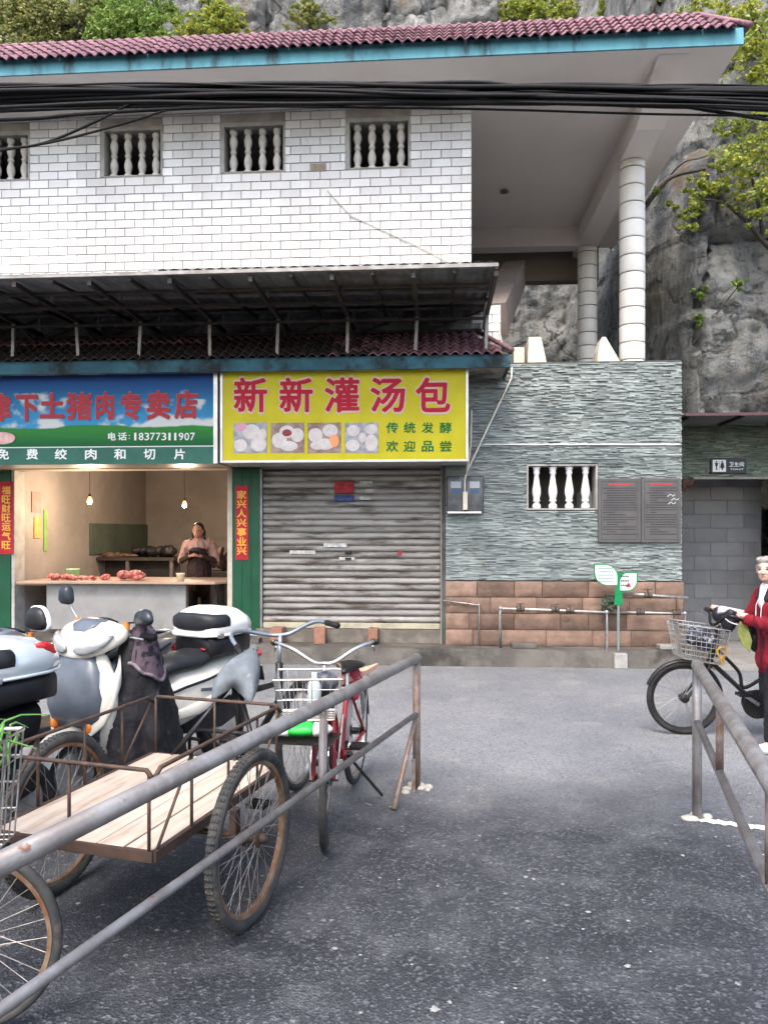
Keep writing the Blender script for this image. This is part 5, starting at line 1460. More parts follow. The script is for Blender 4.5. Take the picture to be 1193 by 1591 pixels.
# ================================================================ TWO-WHEELERS
RUB = M('tyre_rubber', (.009, .009, .010), (.022, .021, .020), rough=.8, scale=14, bump=.002, bscale=120)
RUBG = M('dusty_tyre_rubber', (.028, .030, .032), (.055, .054, .05), rough=.85, scale=10, c3=(.11, .095, .075), s3=5, lo3=.55, hi3=.75, bump=.003, bscale=90)
RIMR = M('rusty_rim', (.17, .08, .042), (.24, .18, .125), rough=.55, metal=.4, scale=14)
CHR = M('worn_chrome', (.55, .55, .54), (.38, .36, .33), rough=.28, metal=.85, scale=16)
SPK = M('spoke_steel', (.30, .29, .275), (.22, .19, .16), rough=.6, metal=.5, scale=20)
BLKM = M('black_enamel', (.007, .007, .008), (.014, .013, .012), rough=.35, scale=10)
RUSTY = M('rusty_steel', (.05, .036, .031), (.095, .058, .04), rough=.65, metal=.35, scale=16)
GRIP = M('black_grip', (.006, .006, .007), rough=.7)
def wheel(parent, c, Rr, tr, tyre=RUB, rim=CHR, spokes=28, hubr=.022, steer=0.0, knob=False, sqr=1.0):
    mb = MB(); mb.lathe([(hubr * .6, -.045), (hubr * 1.6, -.035), (hubr * 1.6, -.03), (hubr, -.026), (hubr, .026), (hubr * 1.6, .03), (hubr * 1.6, .035), (hubr * .6, .045)], (0, 0, 0), 14, M3=Euler((PI / 2, 0, 0)).to_matrix())
    mb.cyl((0, -.075, 0), (0, .075, 0), .007, 8)
    hub = mb.build('wheel', RUSTY if rim is RIMR else BLKM, parent, w=False, auto=40)
    hub.location = c; hub.rotation_euler = (0, 0, steer)
    mb = MB(); mb.torus((0, 0, 0), Rr - tr, tr, 56, 12, sq=sqr)
    if knob:
        for i in range(84):
            a = 2 * PI * i / 84
            for b_ in (-.45, 0, .45):
                q = Rr - tr + tr * 1.01 * math.cos(b_); y = tr * 1.01 * math.sin(b_)
                mb.box((q * math.cos(a), y, q * math.sin(a)), (.003, .0095, .012), Euler((0, -a, 0)))
    mb.build('tyre', tyre, hub, smooth=True, w=False)
    ri = Rr - 2 * tr
    mb = MB(); mb.lathe([(ri - .012, -.011), (ri + .004, -.014), (ri + .004, .014), (ri - .012, .011)], (0, 0, 0), 56, M3=Euler((PI / 2, 0, 0)).to_matrix())
    mb.f = [f for f in mb.f if len(f) == 4]; mb.m = [0] * len(mb.f); mb.t = [0] * len(mb.f)
    n = 56; L0 = 0; mb.f += [[3 * n + k, 3 * n + (k + 1) % n, (k + 1) % n, k] for k in range(n)]; mb.m = [0] * len(mb.f); mb.t = [0] * len(mb.f)
    mb.build('rim', rim, hub, smooth=False, w=False, auto=40)
    mb = MB()
    for i in range(spokes):
        a = 2 * PI * i / spokes; s = 1 if i % 2 else -1
        b_ = a + (.55 if (i // 2) % 2 else -.55)
        mb.tube([(hubr * 1.5 * math.cos(b_), .032 * s, hubr * 1.5 * math.sin(b_)), ((ri - .006) * math.cos(a), .004 * s, (ri - .006) * math.sin(a))], .0016, 4, caps=False)
    stuff(mb.build('spokes', SPK, hub, w=False))
    return hub
def fender(parent, c, Rr, w_, a0, a1, mat, name='mudguard', lip=.012):
    mb = MB(); n = 22; rings = []
    for i in range(n + 1):
        a = a0 + (a1 - a0) * i / n; ring = []
        prof = [(-w_, -lip), (-w_ * .75, -.002), (0, .006), (w_ * .75, -.002), (w_, -lip)]
        for (y, d) in prof: ring.append((c[0] + (Rr + d) * math.cos(a), c[1] + y, c[2] + (Rr + d) * math.sin(a)))
        for (y, d) in prof[::-1]: ring.append((c[0] + (Rr + d - .003) * math.cos(a), c[1] + y * .97, c[2] + (Rr + d - .003) * math.sin(a)))
        rings.append(ring)
    mb.loft(rings); return mb.build(name, mat, parent, w=False, auto=50)
def wire_basket(parent, x0, x1, y0, y1, z0, z1, mat, name='basket', taper=.8, nx=7, ny=8, nz=6, r=.0026, tilt=0.0):
    mb = MB(); cx, cy = (x0 + x1) / 2, (y0 + y1) / 2
    def pt(u, v, k):
        s = taper + (1 - taper) * k
        return Vector((cx + (u - .5) * (x1 - x0) * s, cy + (v - .5) * (y1 - y0) * s, z0 + (z1 - z0) * k + tilt * (u - .5)))
    def loop(k, rr): mb.tube([pt(0, 0, k), pt(1, 0, k), pt(1, 1, k), pt(0, 1, k)], rr, 6, closed=True)
    loop(1, r * 2.2)
    for j in range(nz): loop(j / nz, r)
    for i in range(nx + 1):
        u = i / nx; mb.tube([pt(u, 0, 1), pt(u, 0, 0), pt(u, 1, 0), pt(u, 1, 1)], r, 5)
    for i in range(1, ny):
        v = i / ny; mb.tube([pt(0, v, 1), pt(0, v, 0), pt(1, v, 0), pt(1, v, 1)], r, 5)
    return mb.build(name, mat, parent, w=False)
def saddle(parent, x, z, mat, L=.26, w_=.09, name='saddle'):
    rings = []
    for (dx, hw, h, dz) in ((-.14, .05, .03, -.012), (-.11, .085, .045, 0), (-.04, .08, .05, .004), (.04, .045, .045, 0), (.12, .025, .035, -.004), (.15, .014, .02, -.008)):
        ring = []
        for k in range(16):
            a = 2 * PI * k / 16; y = hw * math.cos(a); zz = h * math.sin(a) * (1 if math.sin(a) > 0 else .6)
            ring.append((x + dx * L / .29, y * w_ / .085, z + zz * .7 + dz))
        rings.append(ring)
    mb = MB(); mb.loft(rings); return mb.build(name, mat, parent, smooth=True, w=False)
def pedal_set(parent, c, mat, ring_mat, ang=.6, Lc=.165, q=.09):
    mb = MB(); mb.lathe([(.02, -.008), (.085, -.006), (.09, 0), (.085, .006), (.02, .008)], (c[0], c[1] - .05, c[2]), 26, M3=Euler((PI / 2, 0, 0)).to_matrix())
    mb.cyl((c[0], -.07, c[2]), (c[0], .07, c[2]), .018, 12)
    cr = mb.build('crank', ring_mat, parent, w=False, auto=40)
    for s in (-1, 1):
        d = Vector((math.cos(ang), 0, math.sin(ang))) * (Lc * s)
        mb = MB(); mb.bar((c[0], .072 * s, c[2]), (c[0] + d.x, .08 * s, c[2] + d.z), .016, .026); mb.build('crank_arm', mat, cr, w=False)
        e = Vector((c[0] + d.x, .08 * s, c[2] + d.z))
        mb = MB()
        for dx in (-.042, -.014, .014, .042): mb.box((e.x + dx, e.y + .055 * s, e.z), (.012, .09, .024), ch=.003)
        mb.bx(e.x - .05, e.x + .05, e.y + .008 * s - .004, e.y + .008 * s + .004, e.z - .012, e.z + .012); mb.bx(e.x - .05, e.x + .05, e.y + .10 * s - .004, e.y + .10 * s + .004, e.z - .012, e.z + .012)
        mb.build('pedal', BLKM, cr, w=False)
def smooth_path(pts, n=6):
    pts = [Vector(p) for p in pts]; out = []
    for i in range(len(pts) - 1):
        a, b, c, d = pts[max(0, i - 1)], pts[i], pts[i + 1], pts[min(len(pts) - 1, i + 2)]
        for s in range(n):
            t = s / n; out.append(.5 * ((2 * b) + (c - a) * t + (2 * a - 5 * b + 4 * c - d) * t * t + (3 * b - a - 3 * c + d) * t ** 3))
    out.append(pts[-1]); return out
def bicycle(root, Rr, wb, fm, tyre, rim, bar_mat, tr=.019, knob=False, guard=None, bar_z=.98, seat_z=.80, rear=True, steer=0.0, fenders=True, sweep=0.0):
    def turn(o):
        S = Matrix.Translation((-.15, 0, 0))
        o.matrix_basis = S @ Matrix.Rotation(steer, 4, 'Z') @ S.inverted() @ o.matrix_basis
        return o
    fa = Vector((0, 0, Rr)); ra = Vector((-wb, 0, Rr))
    bb = Vector((-wb + .43, 0, Rr - .03)); st = Vector((-wb + .27, 0, seat_z - .12)); hb = Vector((-.20, 0, Rr + .30)); ht = Vector((-.255, 0, Rr + .45))
    mb = MB()
    mb.tube([hb - Vector((-.01, 0, .03)), ht], .021, 12)
    mb.tube([bb, st], .016, 10); mb.tube([hb, bb], .019, 10)
    mb.tube(smooth_path([ht - Vector((-.01, 0, .05)), Vector((-.42, 0, Rr + .22)), Vector((-wb + .52, 0, Rr + .09)), Vector((-wb + .37, 0, Rr + .17))]), .014, 10)
    for s in (-1, 1):
        mb.tube([ra + Vector((0, .055 * s, 0)), bb + Vector((-.03, .03 * s, 0))], .010, 8)
        mb.tube([ra + Vector((0, .055 * s, 0)), st + Vector((0, .022 * s, -.02))], .009, 8)
    mb.cyl(bb + Vector((0, -.035, 0)), bb + Vector((0, .035, 0)), .026, 14)
    mb.build('frame', fm, root, smooth=True, w=False, auto=60)
    mb = MB()
    mb.bar(hb + Vector((.012, -.055, -.035)), hb + Vector((.012, .055, -.035)), .03, .03)
    for s in (-1, 1): mb.tube(smooth_path([hb + Vector((.012, .05 * s, -.035)), Vector((-.08, .052 * s, Rr + .10)), fa + Vector((0, .055 * s, 0))]), [.013] * 12 + [.010], 8)
    turn(mb.build('fork', fm, root, smooth=True, w=False))
    turn(wheel(root, fa, Rr, tr, tyre, rim, knob=knob))
    if rear: wheel(root, ra, Rr, tr, tyre, rim, knob=knob)
    g = guard or fm
    if fenders: turn(fender(root, fa, Rr + .014, .022, R(20), R(170), g))
    fender(root, ra, Rr + .014, .028, R(5), R(175), g)
    pedal_set(root, bb, CHR, BLKM)
    mb = MB(); mb.tube([st, Vector((st.x - .02, 0, seat_z - .03))], .012, 10); mb.build('seat_post', CHR, root, w=False)
    saddle(root, st.x - .03, seat_z, BLKM)
    mb = MB()
    hz = Vector((ht.x - .02, 0, bar_z - .06))
    mb.tube([ht, hz], .012, 10)
    pts = [(-.40 + sweep + ht.x * .2, .29, bar_z + .03), (-.30 + sweep * .8 + ht.x * .2, .27, bar_z + .045), (ht.x + .0, .17, bar_z + .02), (ht.x + .03, .06, bar_z - .045), (ht.x + .02, 0, bar_z - .055)]
    full = pts + [(p[0], -p[1], p[2]) for p in pts[-2::-1]]
    mb.tube(smooth_path(full), .0115, 10)
    hbar = turn(mb.build('handlebar', bar_mat, root, smooth=True, w=False))
    for s in (-1, 1):
        p = Vector(pts[0]); q = Vector(pts[1]); p.y *= s; q.y *= s
        mb = MB(); mb.tube([p + (p - q) * .3, q + (p - q) * .05], .017, 10); mb.build('grip', GRIP, hbar, smooth=True, w=False)
        mb = MB(); mb.tube(smooth_path([q + Vector((.03, 0, -.02)), q + Vector((.0, .01 * s, -.045)), p + Vector((.02, .0, -.05))], 4), .005, 6); mb.build('brake_lever', CHR, hbar, w=False)
    return dict(turn=turn, fa=fa, ra=ra, bb=bb, st=st, hb=hb, ht=ht)
def heading(dx, dd):
    """rotation about z for something that points dx to the right and dd away from the standpoint"""
    v = wl(dx, dd); return math.atan2(v.y, v.x)

# ---- the red bicycle behind the rail
REDF = M('red_frame_paint', (.24, .022, .03), (.17, .02, .025), rough=.4, scale=8, c3=(.12, .05, .035), s3=7, lo3=.6, hi3=.75)
rb = thing('bicycle', 'red step-through bicycle with wire basket parked behind the left rail', 'bicycle', tuple(wl(-.345, 3.98)), heading(-.16, -.97))
J = bicycle(rb, .33, 1.0, REDF, RUBG, CHR, CHR, tr=.02, guard=M('dull_mudguard', (.20, .18, .17), rough=.4, metal=.5), bar_z=.95, seat_z=.78, steer=R(13))
J['turn'](wire_basket(rb, -.20, .10, -.25, .09, .66, .87, CHR, nx=6, ny=7, nz=4))
mb = MB(); mb.bx(-1.25, -.82, -.06, .06, .70, .712)
for y in (-.055, .055): mb.tube([(-1.0, y, .33), (-1.15, y, .70)], .006, 6)
mb.build('rear_rack', CHR, rb, w=False)
mb = MB(); mb.tube([(-.58, .05, .28), (-.72, .22, .02)], .009, 8); mb.build('kickstand', BLKM, rb, w=False)
mb = MB(); mb.tube([(-.05, .10, .66), (0, .065, .33)], .006, 6); mb.tube([(-.05, -.10, .66), (0, -.065, .33)], .006, 6); J['turn'](mb.build('basket_stay', CHR, rb, w=False))
RBM = WM[rb.name]
def on(root, p): return WM[root.name] @ Vector(p)
# load in and on the red bicycle
WOOD = M('planed_wood', (.58, .34, .25), (.50, .28, .20), rough=.6, scale=6, stretch=(1, 8, 8))
mb = MB(); a_, b_ = atd(505, 1068, 4.62), atd(572, 1040, 4.95)
d_ = (b_ - a_).normalized(); n_ = d_.cross(Vector((0, 0, 1))).normalized()
mb.bar(a_ - d_ * .12, b_ - d_ * .06, .07, .028)
u_ = d_.cross(n_)
vs = []
for e, s in ((b_ - d_ * .0601, 1), (b_ + d_ * .10, .15)):
    for (p_, q_) in ((-.035, -.014), (.035, -.014), (.035, .014), (-.035, .014)): vs.append(e + n_ * p_ * s + Vector((0, 0, q_)))
mb.add(vs, [(0, 1, 2, 3), (4, 7, 6, 5), (0, 4, 5, 1), (1, 5, 6, 2), (2, 6, 7, 3), (3, 7, 4, 0)])
tag(mb.build('pointed_stake', WOOD), 'pointed wooden stake tied on the red bicycle rack', 'stake')
REDC = M('red_wrap_cloth', (.42, .05, .075), (.32, .035, .06), rough=.7, scale=10)
c_ = (a_ + b_) / 2 + d_ * .04
o = blob('red_wrap', [('e', c_ + Vector((0, 0, .02)), (.06, .06, .045)), ('e', c_ + Vector((.03, .02, -.05)), (.055, .05, .06)), ('e', c_ + Vector((-.03, .0, -.02)), (.06, .05, .05)), ('e', c_ + Vector((.02, -.03, -.09)), (.04, .03, .06))], REDC, None, .012, 2); tag(o, 'red cloth knotted round the wooden stake', 'cloth')
mb = MB(); mb.lathe([(.03, 0), (.036, .01), (.036, .14), (.03, .16), (.014, .19), (.014, .215)], (0, 0, 0), 16)
o = mb.build('plastic_bottle', M('clear_bottle', (.40, .46, .45), rough=.15), w=False, smooth=True); o.location = on(rb, (-.02, -.02, .67)); tag(o, 'clear plastic bottle standing in the red bicycle basket', 'bottle')
o = blob('black_lamp_bag', [('e', on(rb, (-.10, .02, .82)), (.07, .06, .06)), ('e', on(rb, (-.12, -.04, .78)), (.06, .06, .05)), ('e', on(rb, (-.14, .0, .75)), (.06, .05, .05))], M('black_nylon', (.02, .022, .03), (.10, .11, .13), rough=.4, scale=14), None, .012, 2); tag(o, 'black nylon bag in the red bicycle basket', 'bag')
# white and green packet under the basket
def packet(root, name, label, c, size, yaw):
    t = thing(name, label, 'packet', tuple(on(root, c)), yaw)
    L, w_, h = size
    for i, (u0, u1, mt) in enumerate(((-.5, -.16, WHP2), (-.16, .22, GRPK), (.22, .5, WHP2))):
        rings = []
        for k in range(7):
            u = u0 + (u1 - u0) * k / 6
            e = max(.25, 1 - (abs(u) / .5) ** 6 * .75)
            rings.append([(u * L, w_ / 2 * e * math.cos(a) + .006 * mn.noise((u * 9, a, 1)), h / 2 + h / 2 * e * math.sin(a) * (.9 + .25 * mn.noise((u * 7, a * 2, 4)))) for a in [2 * PI * q / 14 for q in range(14)]])
        mb = MB(); mb.loft(rings); mb.build(('white_end', 'green_band', 'white_end')[i], mt, t, smooth=True, w=False)
WHP2 = M('white_packet', (.70, .71, .70), rough=.45); GRPK = M('green_packet', (.02, .40, .05), rough=.45)
packet(rb, 'rice_packet', 'white plastic packet with a bright green band under the wire basket', (.08, -.07, .575), (.33, .13, .075), RBM.to_euler().z + PI / 2 + .15)
mb = MB(); mb.bx(-.03, .2, -.25, .12, .564, .571); mb.build('front_carrier', BLKM, rb, w=False)

# ---- cargo tricycle
tdir = (.292, .956)
tr_ = thing('cargo_tricycle', 'cargo tricycle with plank bed inside a rusty wire frame', 'tricycle', tuple(wl(-1.0, 3.315)), heading(*tdir))
for s in (-1, 1):
    w_ = wheel(tr_, (0, .475 * s, .355), .355, .026, RUBG, RIMR, 36, .024, knob=True)
mb = MB(); mb.cyl((0, -.53, .355), (0, .53, .355), .013, 10)
for s in (-1, 1): mb.box((0, .40 * s, .40), (.05, .03, .13))
for s in (-1, 1):
    mb.ell((0, .52 * s, .355), (.022, .03, .022))
mb.build('axle', RUSTY, tr_, w=False)
bx0, bx1, by, bz = -.52, .54, .345, .49
PLANK = M('pale_plank', (.43, .365, .30), (.35, .29, .235), rough=.7, scale=3, stretch=(1, 9, 9), rand=.12, c3=(.22, .15, .10), s3=3, lo3=.54, hi3=.76, bump=.002, bscale=30)
mb = MB(); mb.bx(bx0, bx1, -by, by, bz - .045, bz - .022)
bed = mb.build('bed', M('bed_underside', (.12, .085, .06), rough=.8), tr_, w=False)
npk = 6; pw = 2 * by / npk
m_ = MB(); m_.box((0, 0, 0), (bx1 - bx0 - .01, pw - .005, .02), ch=.003); pk = m_.mesh('plank', PLANK)
for i in range(npk): piece('plank', pk, bed, ((bx0 + bx1) / 2 + rng.uniform(-.004, .004), -by + (i + .5) * pw, bz - .0105 + rng.uniform(-.002, .002)), (rng.uniform(-.008, .008), 0, 0))
mb = MB(); r_ = .016
for (p, q) in (((bx0, -by - .01, bz - .02), (bx0, by + .01, bz - .02)), ((bx1, -by - .01, bz - .02), (bx1, by + .01, bz - .02)), ((bx0, -by - .01, bz - .02), (bx1, -by - .01, bz - .02)), ((bx0, by + .01, bz - .02), (bx1, by + .01, bz - .02))): mb.bar(p, q, .020, .036)
mb.build('bed_frame', M('rusty_bed_frame', (.075, .045, .033), (.05, .034, .028), rough=.7, metal=.3, scale=12), tr_, w=False)
tz = bz + .285
def rail(pts, r=.009, nm='top_rail'):
    mb = MB(); mb.tube(pts, r, 8); mb.build(nm, RUSTY, tr_, smooth=True, w=False)
yy = by + .012
def corner_path(a, b, rise=.035):
    return [a, (a[0] + (b[0] - a[0]) * .04, a[1] + (b[1] - a[1]) * .04, tz), (b[0] + (a[0] - b[0]) * .04, b[1] + (a[1] - b[1]) * .04, tz), b]
rail(corner_path((bx0 - .004, -yy, tz - .03), (bx0 - .004, yy, tz - .03))); rail(corner_path((bx1 + .004, -yy, tz - .03), (bx1 + .004, yy, tz - .03)))
rail(corner_path((bx0, yy, tz - .03), (bx1, yy, tz - .03))); rail(corner_path((bx0, -yy, tz - .03), (bx1, -yy, tz - .03)))
for (x, y) in [(bx0, -yy + .02), (bx0, 0), (bx0, yy - .02), (bx1, -yy + .02), (bx1, 0), (bx1, yy - .02), (0.02, yy), (-.27, yy), (.29, yy), (0.02, -yy), (-.27, -yy), (.29, -yy)]:
    rail([(x, y, bz - .03), (x, y, tz - .004)], .0065, 'upright')
for s in (-1, 1):
    rail([(bx1, yy * s, tz - .02), (.29, yy * s, bz + .0)], .006, 'brace'); rail([(bx0 + .02, yy * s, bz), (-.27, yy * s, tz - .01)], .006, 'brace')
# front part: saddle, steering, front wheel
mb = MB()
mb.tube([(.35, 0, .42), (.86, 0, .40), (1.30, 0, .62)], .019, 10)
for s in (-1, 1):
    mb.tube([(.52, .26 * s, .45), (.74, .03 * s, .80)], .014, 8)
mb.tube([(.86, 0, .36), (.74, 0, .82)], .016, 10); mb.tube([(.74, 0, .76), (1.30, 0, .72)], .017, 10); mb.tube([(.62, -.15, .60), (.62, .15, .60)], .011, 8)
mb.tube([(1.30, 0, .56), (1.30, 0, .84)], .022, 12)
mb.build('frame', BLKM, tr_, smooth=True, w=False)
mb = MB()
for s in (-1, 1): mb.tube(smooth_path([(1.30, .05 * s, .58), (1.44, .055 * s, .48), (1.60, .055 * s, .33)]), .012, 8)
mb.bar((1.30, -.055, .58), (1.30, .055, .58), .03, .03); mb.build('fork', BLKM, tr_, smooth=True, w=False)
wheel(tr_, (1.60, 0, .33), .33, .022, RUBG, CHR, 28)
fender(tr_, (1.60, 0, .33), .348, .03, R(25), R(170), BLKM)
pedal_set(tr_, (.86, 0, .33), BLKM, BLKM, .9)
# big leather saddle with hanging skirts
rings = []; n = 18
for k, (x, z, hw, drop) in enumerate(((-.085, .905, .112, .135), (-.07, .945, .122, .15), (-.01, .985, .118, .145), (.05, 1.005, .088, .115), (.10, 1.015, .052, .085), (.15, 1.005, .030, .055))):
    top = []; bot = []
    for i in range(n + 1):
        a = PI * i / n; y = hw * math.cos(a) - .05; z_ = z + .075
        lob = .0 if k > 1 else .04 * math.sin(a) ** 6
        top.append((.74 + x - .05 * (1 - math.sin(a)) * (1 if k < 3 else .3), y, z_ - .10 - drop * (1 - math.sin(a) ** .62)))
        bot.append((.74 + x - .05 * (1 - math.sin(a)) * (1 if k < 3 else .3) + .004, (y + .05) * .93 - .05, z_ - .112 - drop * (1 - math.sin(a) ** .62) - lob))
    rings.append(top + bot[::-1])
mb = MB(); mb.loft(rings); sd = mb.build('saddle', M('grey_worn_leather', (.13, .148, .162), (.085, .10, .112), rough=.6, scale=10, c3=(.30, .32, .33), s3=9, lo3=.58, hi3=.72), tr_, smooth=True, w=False, subd=1)
mb = MB(); mb.bar((.70, -.12, .86), (.70, .02, .86), .02); mb.build('saddle_clamp', GRIP, sd, w=False)
mb = MB(); mb.tube([(.74, 0, .80), (.74, -.05, .95)], .013, 8); mb.build('seat_post', BLKM, tr_, w=False)
HGREY = M('grey_handlebar', (.26, .30, .34), (.20, .23, .26), rough=.35, metal=.6, scale=10)
mb = MB(); ha = R(30)
def hp(x, y, z): return (1.30 + x * math.cos(ha) - y * math.sin(ha), x * math.sin(ha) + y * math.cos(ha), z)
mb.tube([(1.30, 0, .80), (1.315, 0, 1.0)], .012, 10)
path = smooth_path([hp(-.32, .255, .985), hp(-.20, .285, 1.035), hp(-.05, .22, 1.04), hp(.02, .07, 1.005), hp(.02, 0, 1.0), hp(.02, -.07, 1.01), hp(-.01, -.16, 1.06), hp(-.06, -.22, 1.085), hp(-.14, -.265, 1.085)])
mb.tube(path, .012, 10); hb_ = mb.build('handlebar', HGREY, tr_, smooth=True, w=False)
mb = MB(); mb.tube([hp(-.13, -.262, 1.085), hp(-.25, -.31, 1.08)], .017, 10); mb.build('grip', GRIP, hb_, smooth=True, w=False)
mb = MB(); mb.tube([hp(-.30, .258, .99), hp(-.40, .235, .95)], .017, 10); mb.build('grip', GRIP, hb_, smooth=True, w=False)

# ---- bicycle whose front wheel and basket stick in at the lower left
nb = thing('bicycle', 'rusty rimmed bicycle front end with chrome wire basket at lower left edge', 'bicycle', tuple(wl(-1.345, 2.49)), heading(1.0, .06))
bicycle(nb, .30, .98, BLKM, RUBG, RIMR, CHR, tr=.017, guard=CHR, bar_z=.98, seat_z=.78, fenders=False)
wire_basket(nb, -.20, .115, -.15, .15, .585, .94, CHR, taper=.86, nx=6, ny=6, nz=4, r=.0035)
mb = MB(); mb.tube([(.0, -.06, .29), (.0, -.13, .285)], .017, 10); mb.build('pink_axle_peg', M('pink_rubber', (.55, .25, .24), rough=.6), nb, w=False)
# spring onions in that basket
ON = M('leek_green', (.05, .17, .03), (.12, .26, .06), rough=.5, scale=12)
mb = MB(); r_ = random.Random(9)
for i in range(36):
    p = Vector((r_.uniform(-.08, .10), r_.uniform(-.1, .1), .80)); q = p + Vector((r_.uniform(-.1, .08), r_.uniform(.02, .12), r_.uniform(.12, .17))); e = q + Vector((r_.uniform(-.04, .12), r_.uniform(0, .12), r_.uniform(-.06, .0)))
    mb.tube([on(nb, v) for v in smooth_path([p, q, e], 3)], [.005] * 4 + [.004, .003, .001], 5)
tag(mb.build('leek_bunch', ON), 'bunch of green leeks in the chrome basket at the left edge', 'vegetables')

# ---- steel railings
GALV = M('weathered_rail_pipe', (.26, .255, .25), (.18, .165, .155), rough=.42, metal=.55, scale=9, c3=(.15, .075, .05), s3=14, lo3=.62, hi3=.74, world=True, bump=.001, bscale=80)
RUSTR = M('rusty_rail_pipe', (.20, .13, .10), (.26, .22, .19), rough=.55, metal=.4, scale=12, c3=(.13, .06, .035), s3=9, lo3=.5, hi3=.7, world=True)
PUTTY = M('crumbled_cement', (.42, .40, .35), (.32, .30, .27), rough=.9, scale=14)
def cement(c, r, seed):
    m_ = MB(); rr = random.Random(seed)
    for i in range(9):
        a = rr.uniform(0, 6.3); d = rr.uniform(.2, 1) * r
        m_.ell((c.x + d * math.cos(a), c.y + d * math.sin(a) * .7, .004), (rr.uniform(.02, .045), rr.uniform(.02, .04), rr.uniform(.012, .022)), nu=7, nv=5)
    return m_
lr = thing('railing', 'grey pipe railing on the left with two rails and a rusty end post', 'railing', tuple(wl(.196, 4.84)))
A = wl(.205, 4.84, .82); B = wl(.205 - 1.12 / 2.98 * 4.3, 4.84 - 4.3, .82)
A2, B2 = Vector((A.x, A.y, .47)), Vector((B.x, B.y, .47))
mb = MB(); e = (A - B).normalized(); mb.tube([A + e * .045, A + e * .03, A + e * .0, B], [.012, .026, .031, .031], 16); mb.build('top_rail', GALV, lr, smooth=True)
mb = MB(); mb.tube([A2, B2], .017, 12); mb.build('lower_rail', GALV, lr, smooth=True)
mb = MB(); mb.tube([(A.x, A.y, -.01), (A.x, A.y, .81)], .024, 14); mb.build('end_post', RUSTR, lr, smooth=True)
mb = MB(); mb.tube([A - e * .42 + Vector((0, 0, -.81)), Vector((A.x, A.y, .45)) - e * .02], .015, 10); mb.build('brace', RUSTR, lr, smooth=True)
mb = MB(); s_ = A - e * .06; mb.bx(s_.x - .012, s_.x + .012, s_.y - .012, s_.y + .012, 0, .2); mb.build('stub', RUSTR, lr)
for k in (4.15,):
    q = A - e * k; mb = MB(); mb.tube([(q.x, q.y, -.01), (q.x, q.y, .80)], .024, 12); mb.build('post', RUSTR, lr, smooth=True)
mb = cement(Vector((A.x - .04, A.y, 0)), .13, 3); mb.build('cement_foot', PUTTY, lr, smooth=True)
rr_ = thing('railing', 'grey pipe railing on the right sloping towards the viewer', 'railing', tuple(wl(1.76, 4.33)))
A = wl(1.76, 4.33, .865); B = wl(1.76 - .585 / 1.975 * 3.7, 4.33 - 3.7, .865)
mb = MB(); e = (A - B).normalized(); mb.tube([A + e * .055, A + e * .04, A, B], [.012, .027, .032, .032], 16); mb.build('top_rail', GALV, rr_, smooth=True)
A2, B2 = Vector((A.x, A.y, .545)), Vector((B.x, B.y, .545))
mb = MB(); mb.tube([A2 + e * .02, B2], .019, 12); mb.build('lower_rail', GALV, rr_, smooth=True)
mb = MB(); mb.tube([(A.x, A.y, -.01), (A.x, A.y, .86)], .026, 14); mb.build('end_post', GALV, rr_, smooth=True)
for k in (.95, 2.1):
    q = A - e * k; mb = MB(); mb.tube([(q.x, q.y, .54), (q.x, q.y, .86)], .017, 12); mb.build('spindle', RUSTR, rr_, smooth=True)
q = A - e * 2.9; mb = MB(); mb.tube([(q.x, q.y, -.01), (q.x, q.y, .86)], .026, 14); mb.build('post', GALV, rr_, smooth=True)
mb = cement(Vector((A.x, A.y, 0)), .07, 8); mb.build('cement_foot', PUTTY, rr_, smooth=True)
# white paint line at its foot
mb = MB(); pts = [gnd(1083, 1274), gnd(1120, 1279), gnd(1160, 1284), gnd(1230, 1293), gnd(1330, 1303)]
r_ = random.Random(4); vs = []; fs = []
for i, p in enumerate(smooth_path(pts, 8)):
    w_ = .035 + .012 * math.sin(i * 1.7) + r_.uniform(-.006, .006); vs += [(p.x, p.y - w_, .0045), (p.x, p.y + w_, .0045)]
    if i: fs.append((2 * i - 2, 2 * i, 2 * i + 1, 2 * i - 1))
mb.add(vs, fs); tag(mb.build('painted_line', M('road_paint', (.62, .62, .60), (.45, .45, .44), rough=.7, scale=20), fix=False), kind='structure')

# ================================================================ SCOOTERS
def ring_yz(x, zc, ry, rz, p=2.4, n=24, yc=0.0, sk=0.0, flat=1.0):
    out = []
    for k in range(n):
        a = 2 * PI * k / n; c, s = math.cos(a), math.sin(a)
        y = math.copysign(abs(c) ** (2 / p), c) * ry; z = math.copysign(abs(s) ** (2 / p), s) * rz * (1 if s > 0 else flat)
        out.append((x + sk * z, yc + y, zc + z))
    return out
def ring_xy(z, xc, rx, ry, p=2.4, n=24, sk=0.0):
    out = []
    for k in range(n):
        a = 2 * PI * k / n; c, s = math.cos(a), math.sin(a)
        out.append((xc + math.copysign(abs(c) ** (2 / p), c) * rx, math.copysign(abs(s) ** (2 / p), s) * ry, z + sk * math.copysign(abs(c) ** (2 / p), c)))
    return out
SBLK = M('black_plastic', (.007, .0075, .009), (.012, .012, .014), rough=.42, scale=8)
SEATM = M('black_vinyl_seat', (.010, .011, .013), (.015, .016, .019), rough=.5, scale=10, bump=.001, bscale=200)
GLASSH = M('headlight_lens', (.34, .35, .36), rough=.06, coat=.8, metal=.3)
AMBER = M('amber_lens', (.55, .17, .03), rough=.2); REDL = M('red_lens', (.45, .02, .025), rough=.15, coat=.5)
PANEL = M('blue_grey_panel', (.10, .115, .14), (.075, .088, .108), rough=.3, scale=6)
MIRB = M('mirror_housing', (.018, .024, .030), rough=.3)
MIRG = M('mirror_glass', (.5, .52, .55), rough=.05, metal=.95)
